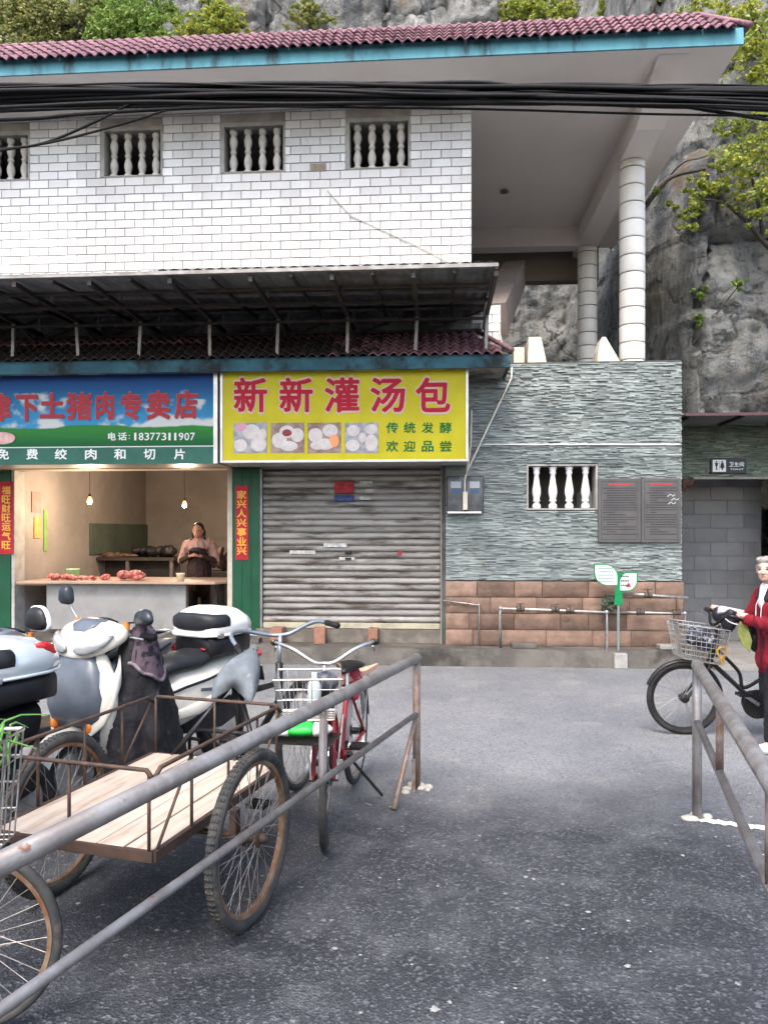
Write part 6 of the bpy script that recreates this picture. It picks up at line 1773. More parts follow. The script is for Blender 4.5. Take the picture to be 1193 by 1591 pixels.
def top_box(root, lid_mat, x=-.52, z0=.76, sc=1.0, red=True):
    mb = MB(); mb.loft([ring_yz(x + sc * dx, z0 + .07, sc * hw, .075, 4.5) for dx, hw in ((-.235, .11), (-.21, .16), (-.1, .19), (.1, .195), (.18, .185), (.20, .16))]); bxo = mb.build('top_box', SBLK, root, w=False, auto=60)
    rings = []
    for dx, hw, h, zc in ((-.30, .03, .02, .165), (-.285, .08, .045, .168), (-.23, .155, .10, .168), (-.12, .205, .155, .165), (.02, .22, .18, .16), (.12, .218, .18, .16), (.17, .205, .165, .16), (.205, .18, .135, .16), (.222, .14, .09, .165)):
        rings.append(ring_yz(x + sc * dx, z0 + zc, sc * hw, h, 2.7, flat=.06))
    mb = MB(); mb.loft(rings); lid = mb.build('lid', lid_mat, bxo, smooth=True, w=False)
    mb = MB(); mb.loft([ring_yz(x + sc * dx, z0 + .15, sc * hw, .013, 4) for dx, hw in ((-.31, .04), (-.28, .10), (-.22, .165), (-.12, .215), (.02, .23), (.13, .227), (.20, .20), (.235, .15))]); mb.build('lid_rim', lid_mat, bxo, smooth=True, w=False)
    # dark pad on the rider's side that wraps round the flanks
    rings = []
    for dx, hw, h in ((.06, .200, .055), (.065, .222, .068), (.12, .222, .070), (.17, .211, .068), (.205, .187, .064), (.228, .15, .056), (.236, .11, .042)):
        rings.append(ring_yz(x + sc * dx, z0 + .235, sc * hw, h, 3.0))
    mb = MB(); mb.loft(rings); mb.build('backrest_pad', SEATM, bxo, smooth=True, w=False)
    for s in (-1, 1):
        mb = MB(); mb.box((x + .16 * sc, .215 * s * sc, z0 + .15), (.05, .03, .035), ch=.008); mb.build('latch', CHR, bxo, w=False)
        if red:
            rings = [ring_yz(x - sc * dx, z0 + zz, sc * .012, .034 * k, 2.2, 12, yc=s * sc * yy) for dx, zz, k, yy in ((.08, .285, .35, .165), (.13, .27, .9, .165), (.19, .245, 1.1, .150), (.245, .21, .5, .115))]
            mb = MB(); mb.loft(rings); mb.build('reflector', REDL, bxo, smooth=True, w=False)
    mb = MB(); mb.bar((x + .15, -.05, z0 - .02), (x - .18, -.05, z0 - .02), .02); mb.bar((x + .15, .05, z0 - .02), (x - .18, .05, z0 - .02), .02)
    for s in (-1, 1): mb.tube([(x + .1, .05 * s, z0 - .02), (x + .08, .05 * s, z0 - .12)], .01, 6)
    mb.build('rear_rack', SBLK, root, w=False)
def mirror(root, s, base, tip, mat=MIRB, hw=.085, hh=.05, white=None, yaw=0.0, roll=0.0, rim=None):
    mb = MB(); mb.tube(smooth_path([base, (Vector(base) + Vector(tip)) / 2 + Vector((0, .02 * s, 0)), tip], 4), .0065, 8); st_ = mb.build('mirror_stem', BLKM if white is None else white, root, smooth=True, w=False)
    rings = []
    M3 = Euler((roll, 0, yaw)).to_matrix()
    c = Vector(tip) + M3 @ Vector((0, hw * .55 * s, hh * .25))
    for (dx, k) in ((.035, .35), (.028, .7), (.012, .93), (-.008, 1.0), (-.014, .97)):
        rings.append([c + M3 @ Vector((dx, y * (1 - .25 * (z / hh)) if True else y, z)) for (_, y, z) in ring_yz(0, 0, hw * k, hh * k, 2.8, 20)])
    mb = MB(); mb.loft(rings); hd = mb.build('mirror', mat, root, smooth=True, w=False)
    if rim is not None:
        mb = MB(); mb.loft([[c + M3 @ Vector((dx, y * (1 - .25 * (z / hh)) , z)) for (_, y, z) in ring_yz(0, 0, hw * k, hh * k, 2.8, 20)] for dx, k in ((.0, 1.0), (-.006, 1.07), (-.026, 1.07), (-.034, .95))]); mb.build('mirror_rim', rim, hd, smooth=True, w=False)
    mb = MB(); mb.loft([[c + M3 @ Vector((-.0142, y, z)) for (_, y, z) in ring_yz(0, 0, hw * .9, hh * .88, 2.8, 20)], [c + M3 @ Vector((-.016, y, z)) for (_, y, z) in ring_yz(0, 0, hw * .88, hh * .86, 2.8, 20)]]); mb.build('mirror_glass', MIRG if white is None or rim is None else SBLK, hd, w=False)
def scooter(root, paint, lid_mat, mirrors, box=True, low=0.0, red=True, tail=True):
    wheel_s = lambda c: None
    for c in ((.66, 0, .225), (-.60, 0, .225)):
        mb = MB(); mb.lathe([(.03, -.06), (.13, -.045), (.15, -.02), (.15, .02), (.13, .045), (.03, .06)], (0, 0, 0), 24, M3=Euler((PI / 2, 0, 0)).to_matrix())
        hub = mb.build('wheel', CHR, root, w=False, auto=40); hub.location = c
        mb = MB(); mb.torus((0, 0, 0), .18, .047, 44, 12, sq=1.1); mb.build('tyre', RUB, hub, smooth=True, w=False)
    # front mudguard
    fender(root, (.66, 0, .225), .262, .075, R(15), R(165), paint, 'front_mudguard', .05)
    mb = MB()
    for s in (-1, 1): mb.tube([(.66, .085 * s, .225), (.53, .07 * s, .62)], .018, 10)
    mb.build('fork', CHR, root, smooth=True, w=False)
    # leg shield: horizontal rings stacked up the steering column
    rings = [ring_xy(z, xc + .03, rx, ry * 1.2, 2.6, sk=.10) for z, xc, rx, ry in ((.33, .50, .05, .09), (.40, .53, .08, .15), (.52, .555, .085, .20), (.66, .545, .08, .225), (.78, .515, .07, .20), (.87, .485, .055, .13), (.92, .47, .04, .07))]
    mb = MB(); mb.loft(rings); mb.build('leg_shield', paint, root, smooth=True, w=False)
    rings = [ring_xy(z, xc + .045, rx, ry * 1.35, 2.6, sk=.10) for z, xc, rx, ry in ((.47, .585, .075, .125), (.55, .59, .075, .155), (.66, .576, .072, .17), (.78, .545, .062, .145), (.88, .505, .05, .085))]
    mb = MB(); mb.loft(rings); fp = mb.build('front_panel', PANEL, root, smooth=True, w=False)
    mb = MB(); mb.ell((.672, 0, .755), (.016, .045, .028), Euler((0, -.35, 0))); mb.build('badge', CHR, fp, smooth=True, w=False)
    for s in (-1, 1):
        rings = [ring_yz(x_, z_, w_, h_, 2.4, 14, yc=s * y_ * 1.25) for x_, z_, w_, h_, y_ in ((.67, .46, .012, .02, .12), (.62, .56, .03, .06, .165), (.585, .66, .028, .08, .195), (.53, .78, .022, .07, .20), (.48, .87, .012, .03, .16))]
        mb = MB(); mb.loft(rings); mb.build('wing_panel', paint, root, smooth=True, w=False)
        mb = MB(); mb.ell((.648, .15 * s, .50), (.03, .028, .045)); mb.build('turn_signal', AMBER, root, smooth=True, w=False)
    # floor and tunnel
    mb = MB(); mb.loft([ring_yz(x_, .30, w_, .05, 5) for x_, w_ in ((.50, .12), (.42, .17), (.10, .18), (-.08, .15))]); mb.build('floorboard', SBLK, root, w=False, auto=50)
    # rear body
    rings = [ring_yz(x_, z_, w_, h_, 2.8, sk=-.15) for x_, z_, w_, h_ in ((.02, .48, .10, .15), (-.08, .50, .145, .19), (-.25, .53, .165, .18), (-.45, .58, .165, .15), (-.65, .65, .14, .10), (-.85, .715, .10, .06), (-.95, .74, .05, .03))][:None if tail else 5]
    mb = MB(); mb.loft(rings); mb.build('rear_body', paint, root, smooth=True, w=False)
    for s in (-1, 1):
        rings = [ring_yz(x_, z_, .014, h_, 2.2, 12, yc=s * y_) for x_, z_, h_, y_ in ((.0, .42, .03, .13), (-.2, .45, .045, .172), (-.5, .52, .035, .172), (-.8, .64, .018, .12))][:None if tail else 3]
        mb = MB(); mb.loft(rings); mb.build('side_trim', paint if s > 0 else SBLK, root, smooth=True, w=False)
    mb = MB(); mb.loft([ring_yz(x_, .33, .09, h_, 3) for x_, h_ in ((-.15, .06), (-.3, .09), (-.55, .10), (-.66, .06))]); mb.build('engine', SBLK, root, smooth=True, w=False)
    mb = MB(); mb.loft([ring_yz(x_, z_, r_, r_, 2, 14, yc=-.16) for x_, z_, r_ in ((-.35, .22, .02), (-.40, .24, .05), (-.78, .32, .055), (-.82, .33, .03))]); mb.build('exhaust', CHR, root, smooth=True, w=False)
    # seat
    rings = [ring_yz(x_, z_, w_, h_, 2.9, flat=.7) for x_, z_, w_, h_ in ((.07, .69, .06, .03), (.04, .71, .10, .055), (-.08, .735, .13, .062), (-.25, .735, .15, .06), (-.36, .765, .155, .065), (-.52, .785, .145, .06), (-.68, .80, .11, .045), (-.74, .80, .06, .02))]
    mb = MB(); mb.loft(rings); st_ = mb.build('seat', SEATM, root, smooth=True, w=False)
    mb = MB(); mb.box((-.33, .10, .8185), (.07, .035, .004), Euler((-.25, 0, .3)), ch=.0015); mb.build('seat_badge', REDL, st_, w=False)
    if tail:
        mb = MB(); mb.ell((-.95, 0, .70), (.03, .09, .035)); mb.build('tail_light', REDL, root, smooth=True, w=False)
        mb = MB(); mb.box((-.97, 0, .55), (.01, .17, .11), Euler((0, .25, 0))); mb.build('rear_plate', SBLK, root, w=False)
    for s in (-1, 1):
        mb = MB(); mb.tube([(-.35, .06 * s, .25), (-.46, .17 * s, .01)], .012, 8); mb.build('stand_leg', SBLK, root, w=False)
    if tail:
        mb = MB(); mb.tube(smooth_path([(-.45, .16, .80), (-.75, .13, .83), (-.93, .06, .83), (-.93, -.06, .83), (-.75, -.13, .83), (-.45, -.16, .80)]), .011, 8); mb.build('grab_rail', CHR, root, smooth=True, w=False)
    # head cowl
    hz = 1.0 - low
    rings = [ring_yz(x_, hz + z_, w_ * 1.15, h_ * 1.08, 2.5, sk=sk_) for x_, z_, w_, h_, sk_ in ((.655, -.055, .05, .03, 0), (.645, -.05, .10, .055, -.2), (.615, -.035, .155, .08, -.3), (.56, -.01, .205, .092, -.3), (.49, .01, .225, .08, -.2), (.42, .012, .19, .058, 0), (.37, .005, .12, .035, 0))]
    mb = MB(); mb.loft(rings); mb.build('head_cowl', paint, root, smooth=True, w=False)
    rings = [ring_yz(x_, hz + z_, w_, h_, 3.0, sk=-.2) for x_, z_, w_, h_ in ((.605, .035, .05, .012), (.57, .065, .095, .022), (.50, .085, .11, .022), (.43, .075, .085, .012))]
    mb = MB(); mb.loft(rings); mb.build('screen', PANEL, root, smooth=True, w=False)
    for s in (-1, 1):
        rings = [ring_yz(x_, hz + z_, w_, h_, 2.2, 16, yc=s * y_) for x_, z_, w_, h_, y_ in ((.672, -.065, .015, .012, .05), (.665, -.055, .050, .036, .085), (.640, -.035, .058, .044, .14), (.60, -.01, .036, .034, .195), (.56, .015, .010, .010, .235))]
        mb = MB(); mb.loft(rings); mb.build('headlight', GLASSH, root, smooth=True, w=False)
        mb = MB(); mb.tube([(.43, .17 * s, hz + .0), (.40, .27 * s, hz + .005)], .013, 8); hb2 = mb.build('handlebar', CHR, root, smooth=True, w=False)
        mb = MB(); mb.tube([(.40, .265 * s, hz + .005), (.385, .39 * s, hz + .0)], [.02, .021], 10); mb.build('grip', GRIP, hb2, smooth=True, w=False)
        mb = MB(); mb.tube([(.45, .25 * s, hz + .0), (.45, .36 * s, hz - .005)], .006, 6); mb.build('brake_lever', CHR, hb2, w=False)
        mb = MB(); mb.cyl((.44, .215 * s, hz + .04), (.44, .215 * s, hz + .085), .016, 10); mb.build('mirror_mount', AMBER, root, w=False)
    for s in (-1, 1):
        mb = MB(); mb.tube(smooth_path([(.44, .22 * s, hz - .01), (.55, .15 * s, hz - .10), (.52, .07 * s, .84), (.53, .05 * s, .70)], 5), .0055, 6); mb.build('control_cable', GRIP, root, smooth=True, w=False)
        rings = [ring_yz(x_, z_, .006, .010, 2.2, 8, yc=s * y_) for x_, z_, y_ in ((.02, .565, .105), (-.10, .60, .150), (-.3, .625, .170), (-.5, .66, .168), (-.7, .71, .135), (-.85, .745, .095))][:None if tail else 4]
        mb = MB(); mb.loft(rings); mb.build('seam_strip', SBLK, root, smooth=True, w=False)
        mb = MB(); mb.box((-.28, .176 * s, .56), (.13, .006, .022), Euler((0, -.12, 0)), ch=.002); mb.build('side_decal', PANEL, root, w=False)
        mb = MB(); mb.tube([(-.12, .15 * s, .27), (-.13, .24 * s, .265)], .012, 8); mb.build('footpeg', GRIP, root, w=False)
    mb = MB(); mb.loft([ring_yz(x_, hz + z_, w_, h_, 3.0, 16) for x_, z_, w_, h_ in ((.47, .07, .07, .01), (.43, .085, .085, .016), (.385, .07, .08, .012))]); mb.build('dashboard', SBLK, root, smooth=True, w=False)
    mb = MB(); mb.box((.675, 0, .40), (.006, .15, .10), Euler((0, -.2, 0)), ch=.002); mb.build('front_plate', CHR, root, w=False)
    for mspec in mirrors: mirror(root, *mspec[0], **mspec[1])
    if box: top_box(root, lid_mat, red=red)
CREAMP = M('cream_scooter_paint', (.64, .61, .53), (.58, .545, .47), rough=.24, scale=4, coat=.4, c3=(.36, .32, .26), s3=5, lo3=.62, hi3=.85, rvar=.1)
CREAML = M('white_box_lid', (.74, .73, .69), rough=.25, coat=.4)
SILV = M('silver_blue_lid', (.50, .56, .58), (.46, .52, .545), rough=.25, metal=.25, scale=3, coat=.5)
SILVP = M('silver_scooter_paint', (.42, .45, .47), rough=.3, metal=.4, coat=.4)
GREYP = M('dark_grey_scooter_paint', (.06, .065, .075), rough=.3, coat=.4)
sdir = (-.503, -.865)
sa = thing('motor_scooter', 'cream white motor scooter with white topped box behind the plank tricycle', 'scooter', tuple(wl(-1.47, 5.0)), heading(*sdir), 'scooters parked in a row')
scooter(sa, CREAMP, CREAML, red=False, mirrors=[((-1, (.44, -.215, 1.08), (.46, -.27, 1.21)), dict(hw=.055, hh=.062, white=CHR)), ((1, (.44, .215, 1.08), (.44, .32, 1.10)), dict(hw=.105, hh=.05, yaw=-.35, roll=.15))])
sb = thing('motor_scooter', 'motor scooter with silver blue top box and red reflectors at the left edge', 'scooter', tuple(wl(-2.19, 3.42)), heading(*sdir), 'scooters parked in a row')
scooter(sb, SBLK, SILV, tail=False, mirrors=[((-1, (.44, -.215, 1.08), (.46, -.27, 1.21)), {}), ((1, (.44, .215, 1.08), (.46, .27, 1.21)), {})])
sc_ = thing('motor_scooter', 'dark scooter hidden behind the silver box, only its mirrors showing', 'scooter', tuple(wl(-2.17, 5.30)), heading(*sdir), 'scooters parked in a row')
scooter(sc_, GREYP, SBLK, [((-1, (.44, -.215, 1.0), (.46, -.25, 1.10)), dict(hw=.10, hh=.075, white=WHP2)), ((1, (.44, .215, 1.0), (.46, .24, 1.06)), dict(hw=.10, hh=.075, mat=SBLK, white=WHP2, rim=WHP2))], box=False, low=.10)
# ---- quilted wind apron hanging on the cream scooter
FLOR = None
def floral():
    m = bpy.data.materials.new('dark_floral_quilt'); m.use_nodes = True
    t = m.node_tree; N = t.nodes; L = t.links; b = N['Principled BSDF']
    tc = N.new('ShaderNodeTexCoord')
    v = N.new('ShaderNodeTexVoronoi'); v.inputs['Scale'].default_value = 13.0; L.new(tc.outputs['Object'], v.inputs['Vector'])
    n = N.new('ShaderNodeTexNoise'); n.inputs['Scale'].default_value = 16; n.inputs['Detail'].default_value = 4; L.new(tc.outputs['Object'], n.inputs['Vector'])
    ad = N.new('ShaderNodeMath'); ad.operation = 'ADD'; L.new(v.outputs['Distance'], ad.inputs[0]); L.new(n.outputs[0], ad.inputs[1])
    r = N.new('ShaderNodeValToRGB'); e = r.color_ramp.elements
    e[0].position = .50; e[0].color = (.075, .055, .075, 1); e[1].position = .70; e[1].color = (.0025, .0025, .005, 1)
    x = e.new(.60); x.color = (.022, .016, .026, 1)
    L.new(ad.outputs[0], r.inputs[0]); L.new(r.outputs[0], b.inputs['Base Color']); b.inputs['Roughness'].default_value = .8
    bp = N.new('ShaderNodeBump'); bp.inputs['Distance'].default_value = .012; L.new(n.outputs[0], bp.inputs['Height']); L.new(bp.outputs[0], b.inputs['Normal'])
    return m
FLOR = floral()
LIN = M('apron_lining', (.20, .17, .185), (.07, .05, .065), rough=.85, scale=18)
wa = thing('wind_apron', 'dark floral quilted wind apron draped over the scooter handlebar', 'apron', tuple(on(sa, (.30, .28, .0))), heading(*sdir))
WAI = WM[wa.name].inverted() @ WM[sa.name]
def sap(x, y, z): return WAI @ Vector((x, y, z))
rings = []; n = 72
for j in range(31):
    k = j / 30; z = 1.02 - .80 * k
    cx, cy = .36 - .06 * k, .22 - .02 * k
    rx = .05 + .21 * k ** .6; ry = .09 + .10 * k ** .7
    ring = []
    for i in range(n):
        a = 2 * PI * i / n
        dz_ = .018 * mn.noise((math.cos(a) * 5, math.sin(a) * 5, k * 9)) + .012 * mn.noise((math.cos(a) * 11, math.sin(a) * 11, k * 17))
        fold = 1 + dz_ * 4 + (.10 * math.sin(5 * a + .8) + .06 * math.sin(9 * a + 2 * k)) * k ** .7 + .08 * mn.noise((math.cos(a) * 2, math.sin(a) * 2, k * 4))
        ring.append(sap(cx + rx * math.cos(a) * fold, cy + ry * math.sin(a) * fold, z + .02 * math.sin(3 * a) * k))
    rings.append(ring)
mb = MB(); mb.loft(rings); mb.build('quilt', FLOR, wa, smooth=True, w=False)
# turned-back collar with its pale lining
rings = []
for j in range(7):
    k = j / 6; ring = []
    for i in range(n):
        a = 2 * PI * i / n
        rx = .05 + .065 * k; ry = .085 + .045 * k
        ring.append(sap(.35 + rx * math.cos(a), .25 + ry * math.sin(a), 1.045 - .17 * k ** 1.4 - .10 * (math.sin(a) * .5 + .5) * k + .03 * math.sin(2 * a + 1) + .015 * mn.noise((a * 2, k * 3, 5))))
    rings.append(ring)
mb = MB(); mb.loft(rings, caps=False); mb.loft([rings[0], [Vector(p) + Vector((0, 0, -.02)) for p in rings[0]]]); mb.build('collar', M('collar_quilt', (.075, .052, .068), (.006, .005, .009), rough=.8, scale=16, lo=.45, hi=.6), wa, smooth=True, w=False)
mb = MB(); mb.tube(rings[-1], .011, 8, closed=True); mb.build('collar_piping', LIN, wa, smooth=True, w=False)

# ================================================================ THE WOMAN WALKING HER BICYCLE
bdir = (-.997, .08)
bk = thing('bicycle', 'black step-through bicycle with wire basket pushed by the woman in red', 'bicycle', tuple(wl(2.385, 6.13)), heading(*bdir))
JB = bicycle(bk, .29, .98, BLKM, RUB, BLKM, BLKM, tr=.022, guard=BLKM, bar_z=.93, seat_z=.74, sweep=.12)
wire_basket(bk, -.30, .085, -.17, .17, .60, .875, CHR, taper=.78, nx=9, ny=8, nz=7, r=.0028, tilt=.05)
# chain case
mb = MB(); c = JB['bb']; pts = []
for i in range(13):
    a = -PI / 2 + PI * i / 12; pts.append((c.x + .115 * math.cos(a), c.z + .115 * math.sin(a)))
for i in range(13):
    a = PI / 2 + PI * i / 12; pts.append((-.98 + .07 * math.cos(a), .29 + .07 * math.sin(a)))
mb.prism(pts, .035, .062); mb.build('chain_case', BLKM, bk, w=False, bevel=.008)
mb = MB(); mb.bx(-1.2, -.74, -.06, .06, .655, .665)
for y in (-.058, .058): mb.tube([(-.98, y * 1.1, .29), (-1.10, y, .655)], .006, 6)
mb.build('rear_rack', BLKM, bk, w=False)
mb = MB(); mb.tube([(-.26, 0, .86), (-.25, .0, .62)], .011, 8); mb.build('basket_bracket', BLKM, bk, w=False)
# things hung on the bicycle
NET = M('dark_checked_cloth', (.02, .022, .035), (.25, .26, .30), rough=.8, scale=26, lo=.5, hi=.6)
o = blob('basket_bundle', [('e', on(bk, (-.16, .02, .74)), (.10, .10, .07)), ('e', on(bk, (-.20, -.06, .79)), (.09, .08, .06)), ('e', on(bk, (-.08, .05, .77)), (.08, .08, .06)), ('e', on(bk, (-.13, -.02, .83)), (.09, .10, .04))], NET, None, .012, 2); tag(o, 'dark checked bundle inside the basket of the black bicycle', 'bundle')
o = blob('bar_cover', [('e', on(bk, (-.30, .13, .92)), (.055, .07, .09)), ('c', on(bk, (-.30, .16, .98)), on(bk, (-.42, .20, .955)), .032, .024), ('c', on(bk, (-.29, .05, .97)), on(bk, (-.30, .18, .985)), .04, .035), ('e', on(bk, (-.33, -.15, .94)), (.06, .07, .07))], M('black_nylon_cover', (.018, .018, .024), rough=.5), None, .010, 2); tag(o, 'black padded cover on the handlebar of the black bicycle', 'cover')
o = blob('purple_pad', [('c', on(bk, (-.27, .06, 1.005)), on(bk, (-.39, .18, .995)), .028, .018), ('c', on(bk, (-.24, .10, .985)), on(bk, (-.28, .15, 1.005)), .018, .018)], M('lilac_fabric', (.32, .28, .36), (.60, .57, .62), rough=.7, scale=20), None, .007, 2); tag(o, 'lilac and white pad on top of the black handlebar cover', 'pad')
o = blob('black_bag', [('e', on(bk, (-.50, .14, .78)), (.055, .05, .10)), ('e', on(bk, (-.47, .14, .86)), (.06, .05, .05)), ('e', on(bk, (-.53, .14, .72)), (.04, .04, .06))], SBLK, None, .010, 2); tag(o, 'black bag hanging from the handlebar beside her hand', 'bag')
mb = MB(); P_ = [(-.36, .20, .92), (-.34, .21, .84), (-.38, .215, .74), (-.43, .21, .69), (-.45, .20, .78), (-.42, .20, .88), (-.39, .195, .94)]
mb.add([on(bk, p) for p in P_] + [on(bk, (p[0], p[1] - .012, p[2])) for p in P_], [tuple(range(7)), tuple(range(13, 6, -1))] + [(i, (i + 1) % 7, 7 + (i + 1) % 7, 7 + i) for i in range(7)])
tag(mb.build('leaf_bag', M('yellow_green_plastic', (.36, .42, .10), (.48, .50, .20), rough=.4, scale=12)), 'yellow green plastic bag hanging at the handlebar', 'bag')
mb = MB(); mb.torus(on(bk, (-.27, .07, .67)), .035, .010, 20, 8, axis='y'); mb.box(on(bk, (-.27, .075, .60)), (.03, .03, .07), ch=.006)
tag(mb.build('bicycle_lock', M('yellow_plastic', (.62, .33, .02), rough=.4), smooth=True), 'yellow lock hanging below the wire basket', 'lock')

SKIN2 = M('light_skin', (.56, .37, .29), (.50, .31, .24), rough=.5, scale=14)
RED = M('red_jacket_fleece', (.20, .006, .016), (.15, .005, .013), rough=.8, scale=9, bump=.002, bscale=90)
GREYH = M('grey_hair', (.30, .285, .265), (.16, .15, .14), rough=.5, scale=50)
BLKT = M('black_trousers', (.008, .008, .010), (.013, .013, .016), rough=.8, scale=8)
WHS = M('white_shoe', (.68, .68, .67), rough=.45); WHT = M('white_shirt', (.66, .66, .68), (.50, .50, .55), rough=.8, scale=30, lo=.5, hi=.55)
wm = thing('person', 'grey haired woman in red jacket and black trousers walking a bicycle', 'person', tuple(wl(2.885, 5.66)), heading(-1.0, .0))
K = .905
def v(x, y, z): return (x * K, y * K, z * K)
LH = WM[wm.name].inverted() @ on(bk, (-.335, .29, .965)); RH = WM[wm.name].inverted() @ on(bk, (-.335, -.28, .965))
LH = Vector(LH); RH = Vector(RH)
Ls, Le = Vector(v(.02, .165, 1.27)), Vector(v(.075, .275, 1.02)); Rs, Re = Vector(v(.02, -.165, 1.27)), Vector(v(.10, -.26, 1.04))
# legs in mid-stride
hipL, hipR = v(0, .08, .84), v(0, -.08, .84)
kL, aL = v(.07, .09, .47), v(.07, .09, .09)
kR, aR = v(.02, -.08, .46), v(-.26, -.08, .14)
hx = .035
body = [('c', v(0, 0, .88), v(.02, 0, 1.20), .10 * K, .11 * K), ('c', v(.02, -.11, 1.25), v(.02, .11, 1.25), .055 * K, .055 * K), ('c', v(.04, 0, 1.27), v(.075, .01, 1.41), .052 * K, .048 * K)]
# the head turns towards the camera (her left)
HT = Matrix.Translation(v(.085, .01, 1.385)) @ Matrix.Rotation(R(48), 4, 'Z') @ Matrix.Scale(K * .86, 4)
def h(p): return tuple(HT @ Vector(p))
HR = Euler((0, 0, R(48)))
def hs(r): return tuple(q * K * .86 for q in r)
body += [('e', h((.005, 0, .115)), hs((.098, .078, .108)), HR), ('e', h((.035, 0, .060)), hs((.066, .064, .075)), HR), ('e', h((.065, 0, .025)), hs((.032, .034, .028)), HR),
         ('c', h((.095, 0, .115)), h((.110, 0, .080)), .010 * K, .016 * K), ('e', h((.075, .035, .080)), hs((.03, .022, .022)), HR), ('e', h((.075, -.035, .080)), hs((.03, .022, .022)), HR), ('c', h((.088, -.032, .135)), h((.088, .032, .135)), .012 * K, .012 * K),
         ('e', h((-.005, .080, .100)), hs((.022, .012, .034)), HR), ('e', h((-.005, -.080, .100)), hs((.022, .012, .034)), HR), ('c', h((.088, -.018, .048)), h((.088, .018, .048)), .011 * K, .011 * K)]
for (hp_, kn, an) in ((hipL, kL, aL), (hipR, kR, aR)): body += [('c', hp_, kn, .085 * K, .055 * K), ('c', kn, an, .055 * K, .036 * K)]
body += [('c', aL, Vector(aL) + Vector((.10, 0, -.05)), .034, .026), ('c', aR, Vector(aR) + Vector((.08, 0, -.075)), .034, .026)]
def hand(S, E, H, side):
    d = (H - E).normalized(); wr = H - d * .075
    out = [('c', S, E, .045 * K, .038 * K), ('c', E, wr, .036 * K, .024), ('c', wr, H - d * .012, .024, .027), ('e', H - d * .03 + Vector((0, .018, .006)), (.03, .028, .016)), ('e', H - d * .03 - Vector((0, .018, -.006)), (.03, .028, .016))]
    ax = Vector((0, 1, 0))
    for k in range(4):
        b = H + ax * (-.030 + .020 * k) + Vector((0, 0, .016)); L = (.85, 1.0, .97, .78)[k]
        p1 = b + Vector((.026 * L, 0, .006)); p2 = p1 + Vector((.010, 0, -.024 * L)); p3 = p2 + Vector((-.016, 0, -.014 * L))
        out += [('c', b - Vector((.022, 0, 0)), p1, .0092, .0088), ('c', p1, p2, .0088, .008), ('c', p2, p3, .008, .0072)]
    t0 = H + ax * (.036 * side) - d * .028; t1 = t0 + Vector((.026, .008 * side, -.010)); t2 = t1 + Vector((.022, -.012 * side, -.012))
    out += [('c', t0, t1, .0105, .0095), ('c', t1, t2, .0095, .008)]
    return out
body += hand(Ls, Le, LH + Vector((-.012, 0, .012)), -1) + hand(Rs, Re, RH + Vector((-.012, 0, .012)), 1)
blob('body', body, SKIN2, wm, .0075, 2)
jk = [('c', v(.0, 0, 1.12), v(.02, 0, 1.24), .125 * K, .11 * K), ('c', v(.02, -.125, 1.255), v(.02, .125, 1.255), .082 * K, .082 * K), ('c', v(-.01, -.05, 1.335), v(-.01, .05, 1.335), .055 * K, .055 * K), ('e', v(-.07, 0, 1.29), (.06, .11, .075)), ('e', v(.02, .075, 1.335), (.05, .035, .042)), ('e', v(.02, -.075, 1.335), (.05, .035, .042))]
for s in (-1, 1): jk += [('c', v(0, .058 * s, .72), v(.0, .055 * s, .92), .132 * K, .122 * K), ('c', v(0, .055 * s, .92), v(.02, .055 * s, 1.16), .122 * K, .118 * K)]
for (S, E, H) in ((Ls, Le, LH), (Rs, Re, RH)):
    d = (H - E).normalized(); jk += [('c', S, E, .070 * K, .060 * K), ('c', E, H - d * .085, .06 * K, .044 * K), ('e', H - d * .088, (.036, .036, .036))]
blob('jacket', jk, RED, wm, .008, 2, crease=.018, cs=13)
mb = MB(); mb.tube([v(.145, .0, 1.16), v(.135, .0, 1.0), v(.132, .0, .85), v(.135, .0, .72)], .006, 6); mb.build('zip', M('dark_zip', (.05, .01, .015), rough=.4), wm, w=False)
for s in (-1, 1):
    mb = MB(); mb.tube([v(.115, .035 * s, 1.27), v(.145, .045 * s, 1.18), v(.15, .04 * s, 1.08)], .003, 5); mb.build('drawstring', WHS, wm, w=False)
blob('shirt', [('c', v(.085, .0, 1.20), v(.085, .005, 1.33), .060 * K, .050 * K)], WHT, wm, .008, 2)
blob('scarf', [('c', v(.11, .065, 1.24), v(.075, .068, 1.345), .026 * K, .024 * K), ('c', v(.11, -.065, 1.24), v(.075, -.068, 1.345), .026 * K, .024 * K), ('c', v(.075, .068, 1.345), v(-.0, .06, 1.375), .024 * K, .024 * K), ('c', v(.075, -.068, 1.345), v(-.0, -.06, 1.375), .024 * K, .024 * K), ('c', v(.0, -.06, 1.375), v(.0, .06, 1.375), .028 * K, .028 * K)], NAVY, wm, .008, 2)
tr2 = [('c', v(0, 0, .82), v(0, 0, .90), .11 * K, .115 * K)]
for (hp_, kn, an) in ((hipL, kL, aL), (hipR, kR, aR)): tr2 += [('c', hp_, kn, .092 * K, .080 * K), ('c', kn, Vector(an) + Vector((0, 0, .03)), .08 * K, .068 * K)]
blob('trousers', tr2, BLKT, wm, .009, 2, crease=.016, cs=11)
for (an, dz, ang) in ((aL, -.05, 0), (aR, -.08, .7)):
    a_ = Vector(an); blob('shoe', [('c', a_ + Vector((-.02, 0, -.025)), a_ + Vector((.11, 0, -.045 + (-.05 if ang else 0))), .040, .032), ('c', a_ + Vector((-.03, 0, -.05)), a_ + Vector((.14, .0, -.055 + (-.05 if ang else 0))), .030, .024)], WHS, wm, .008, 2)
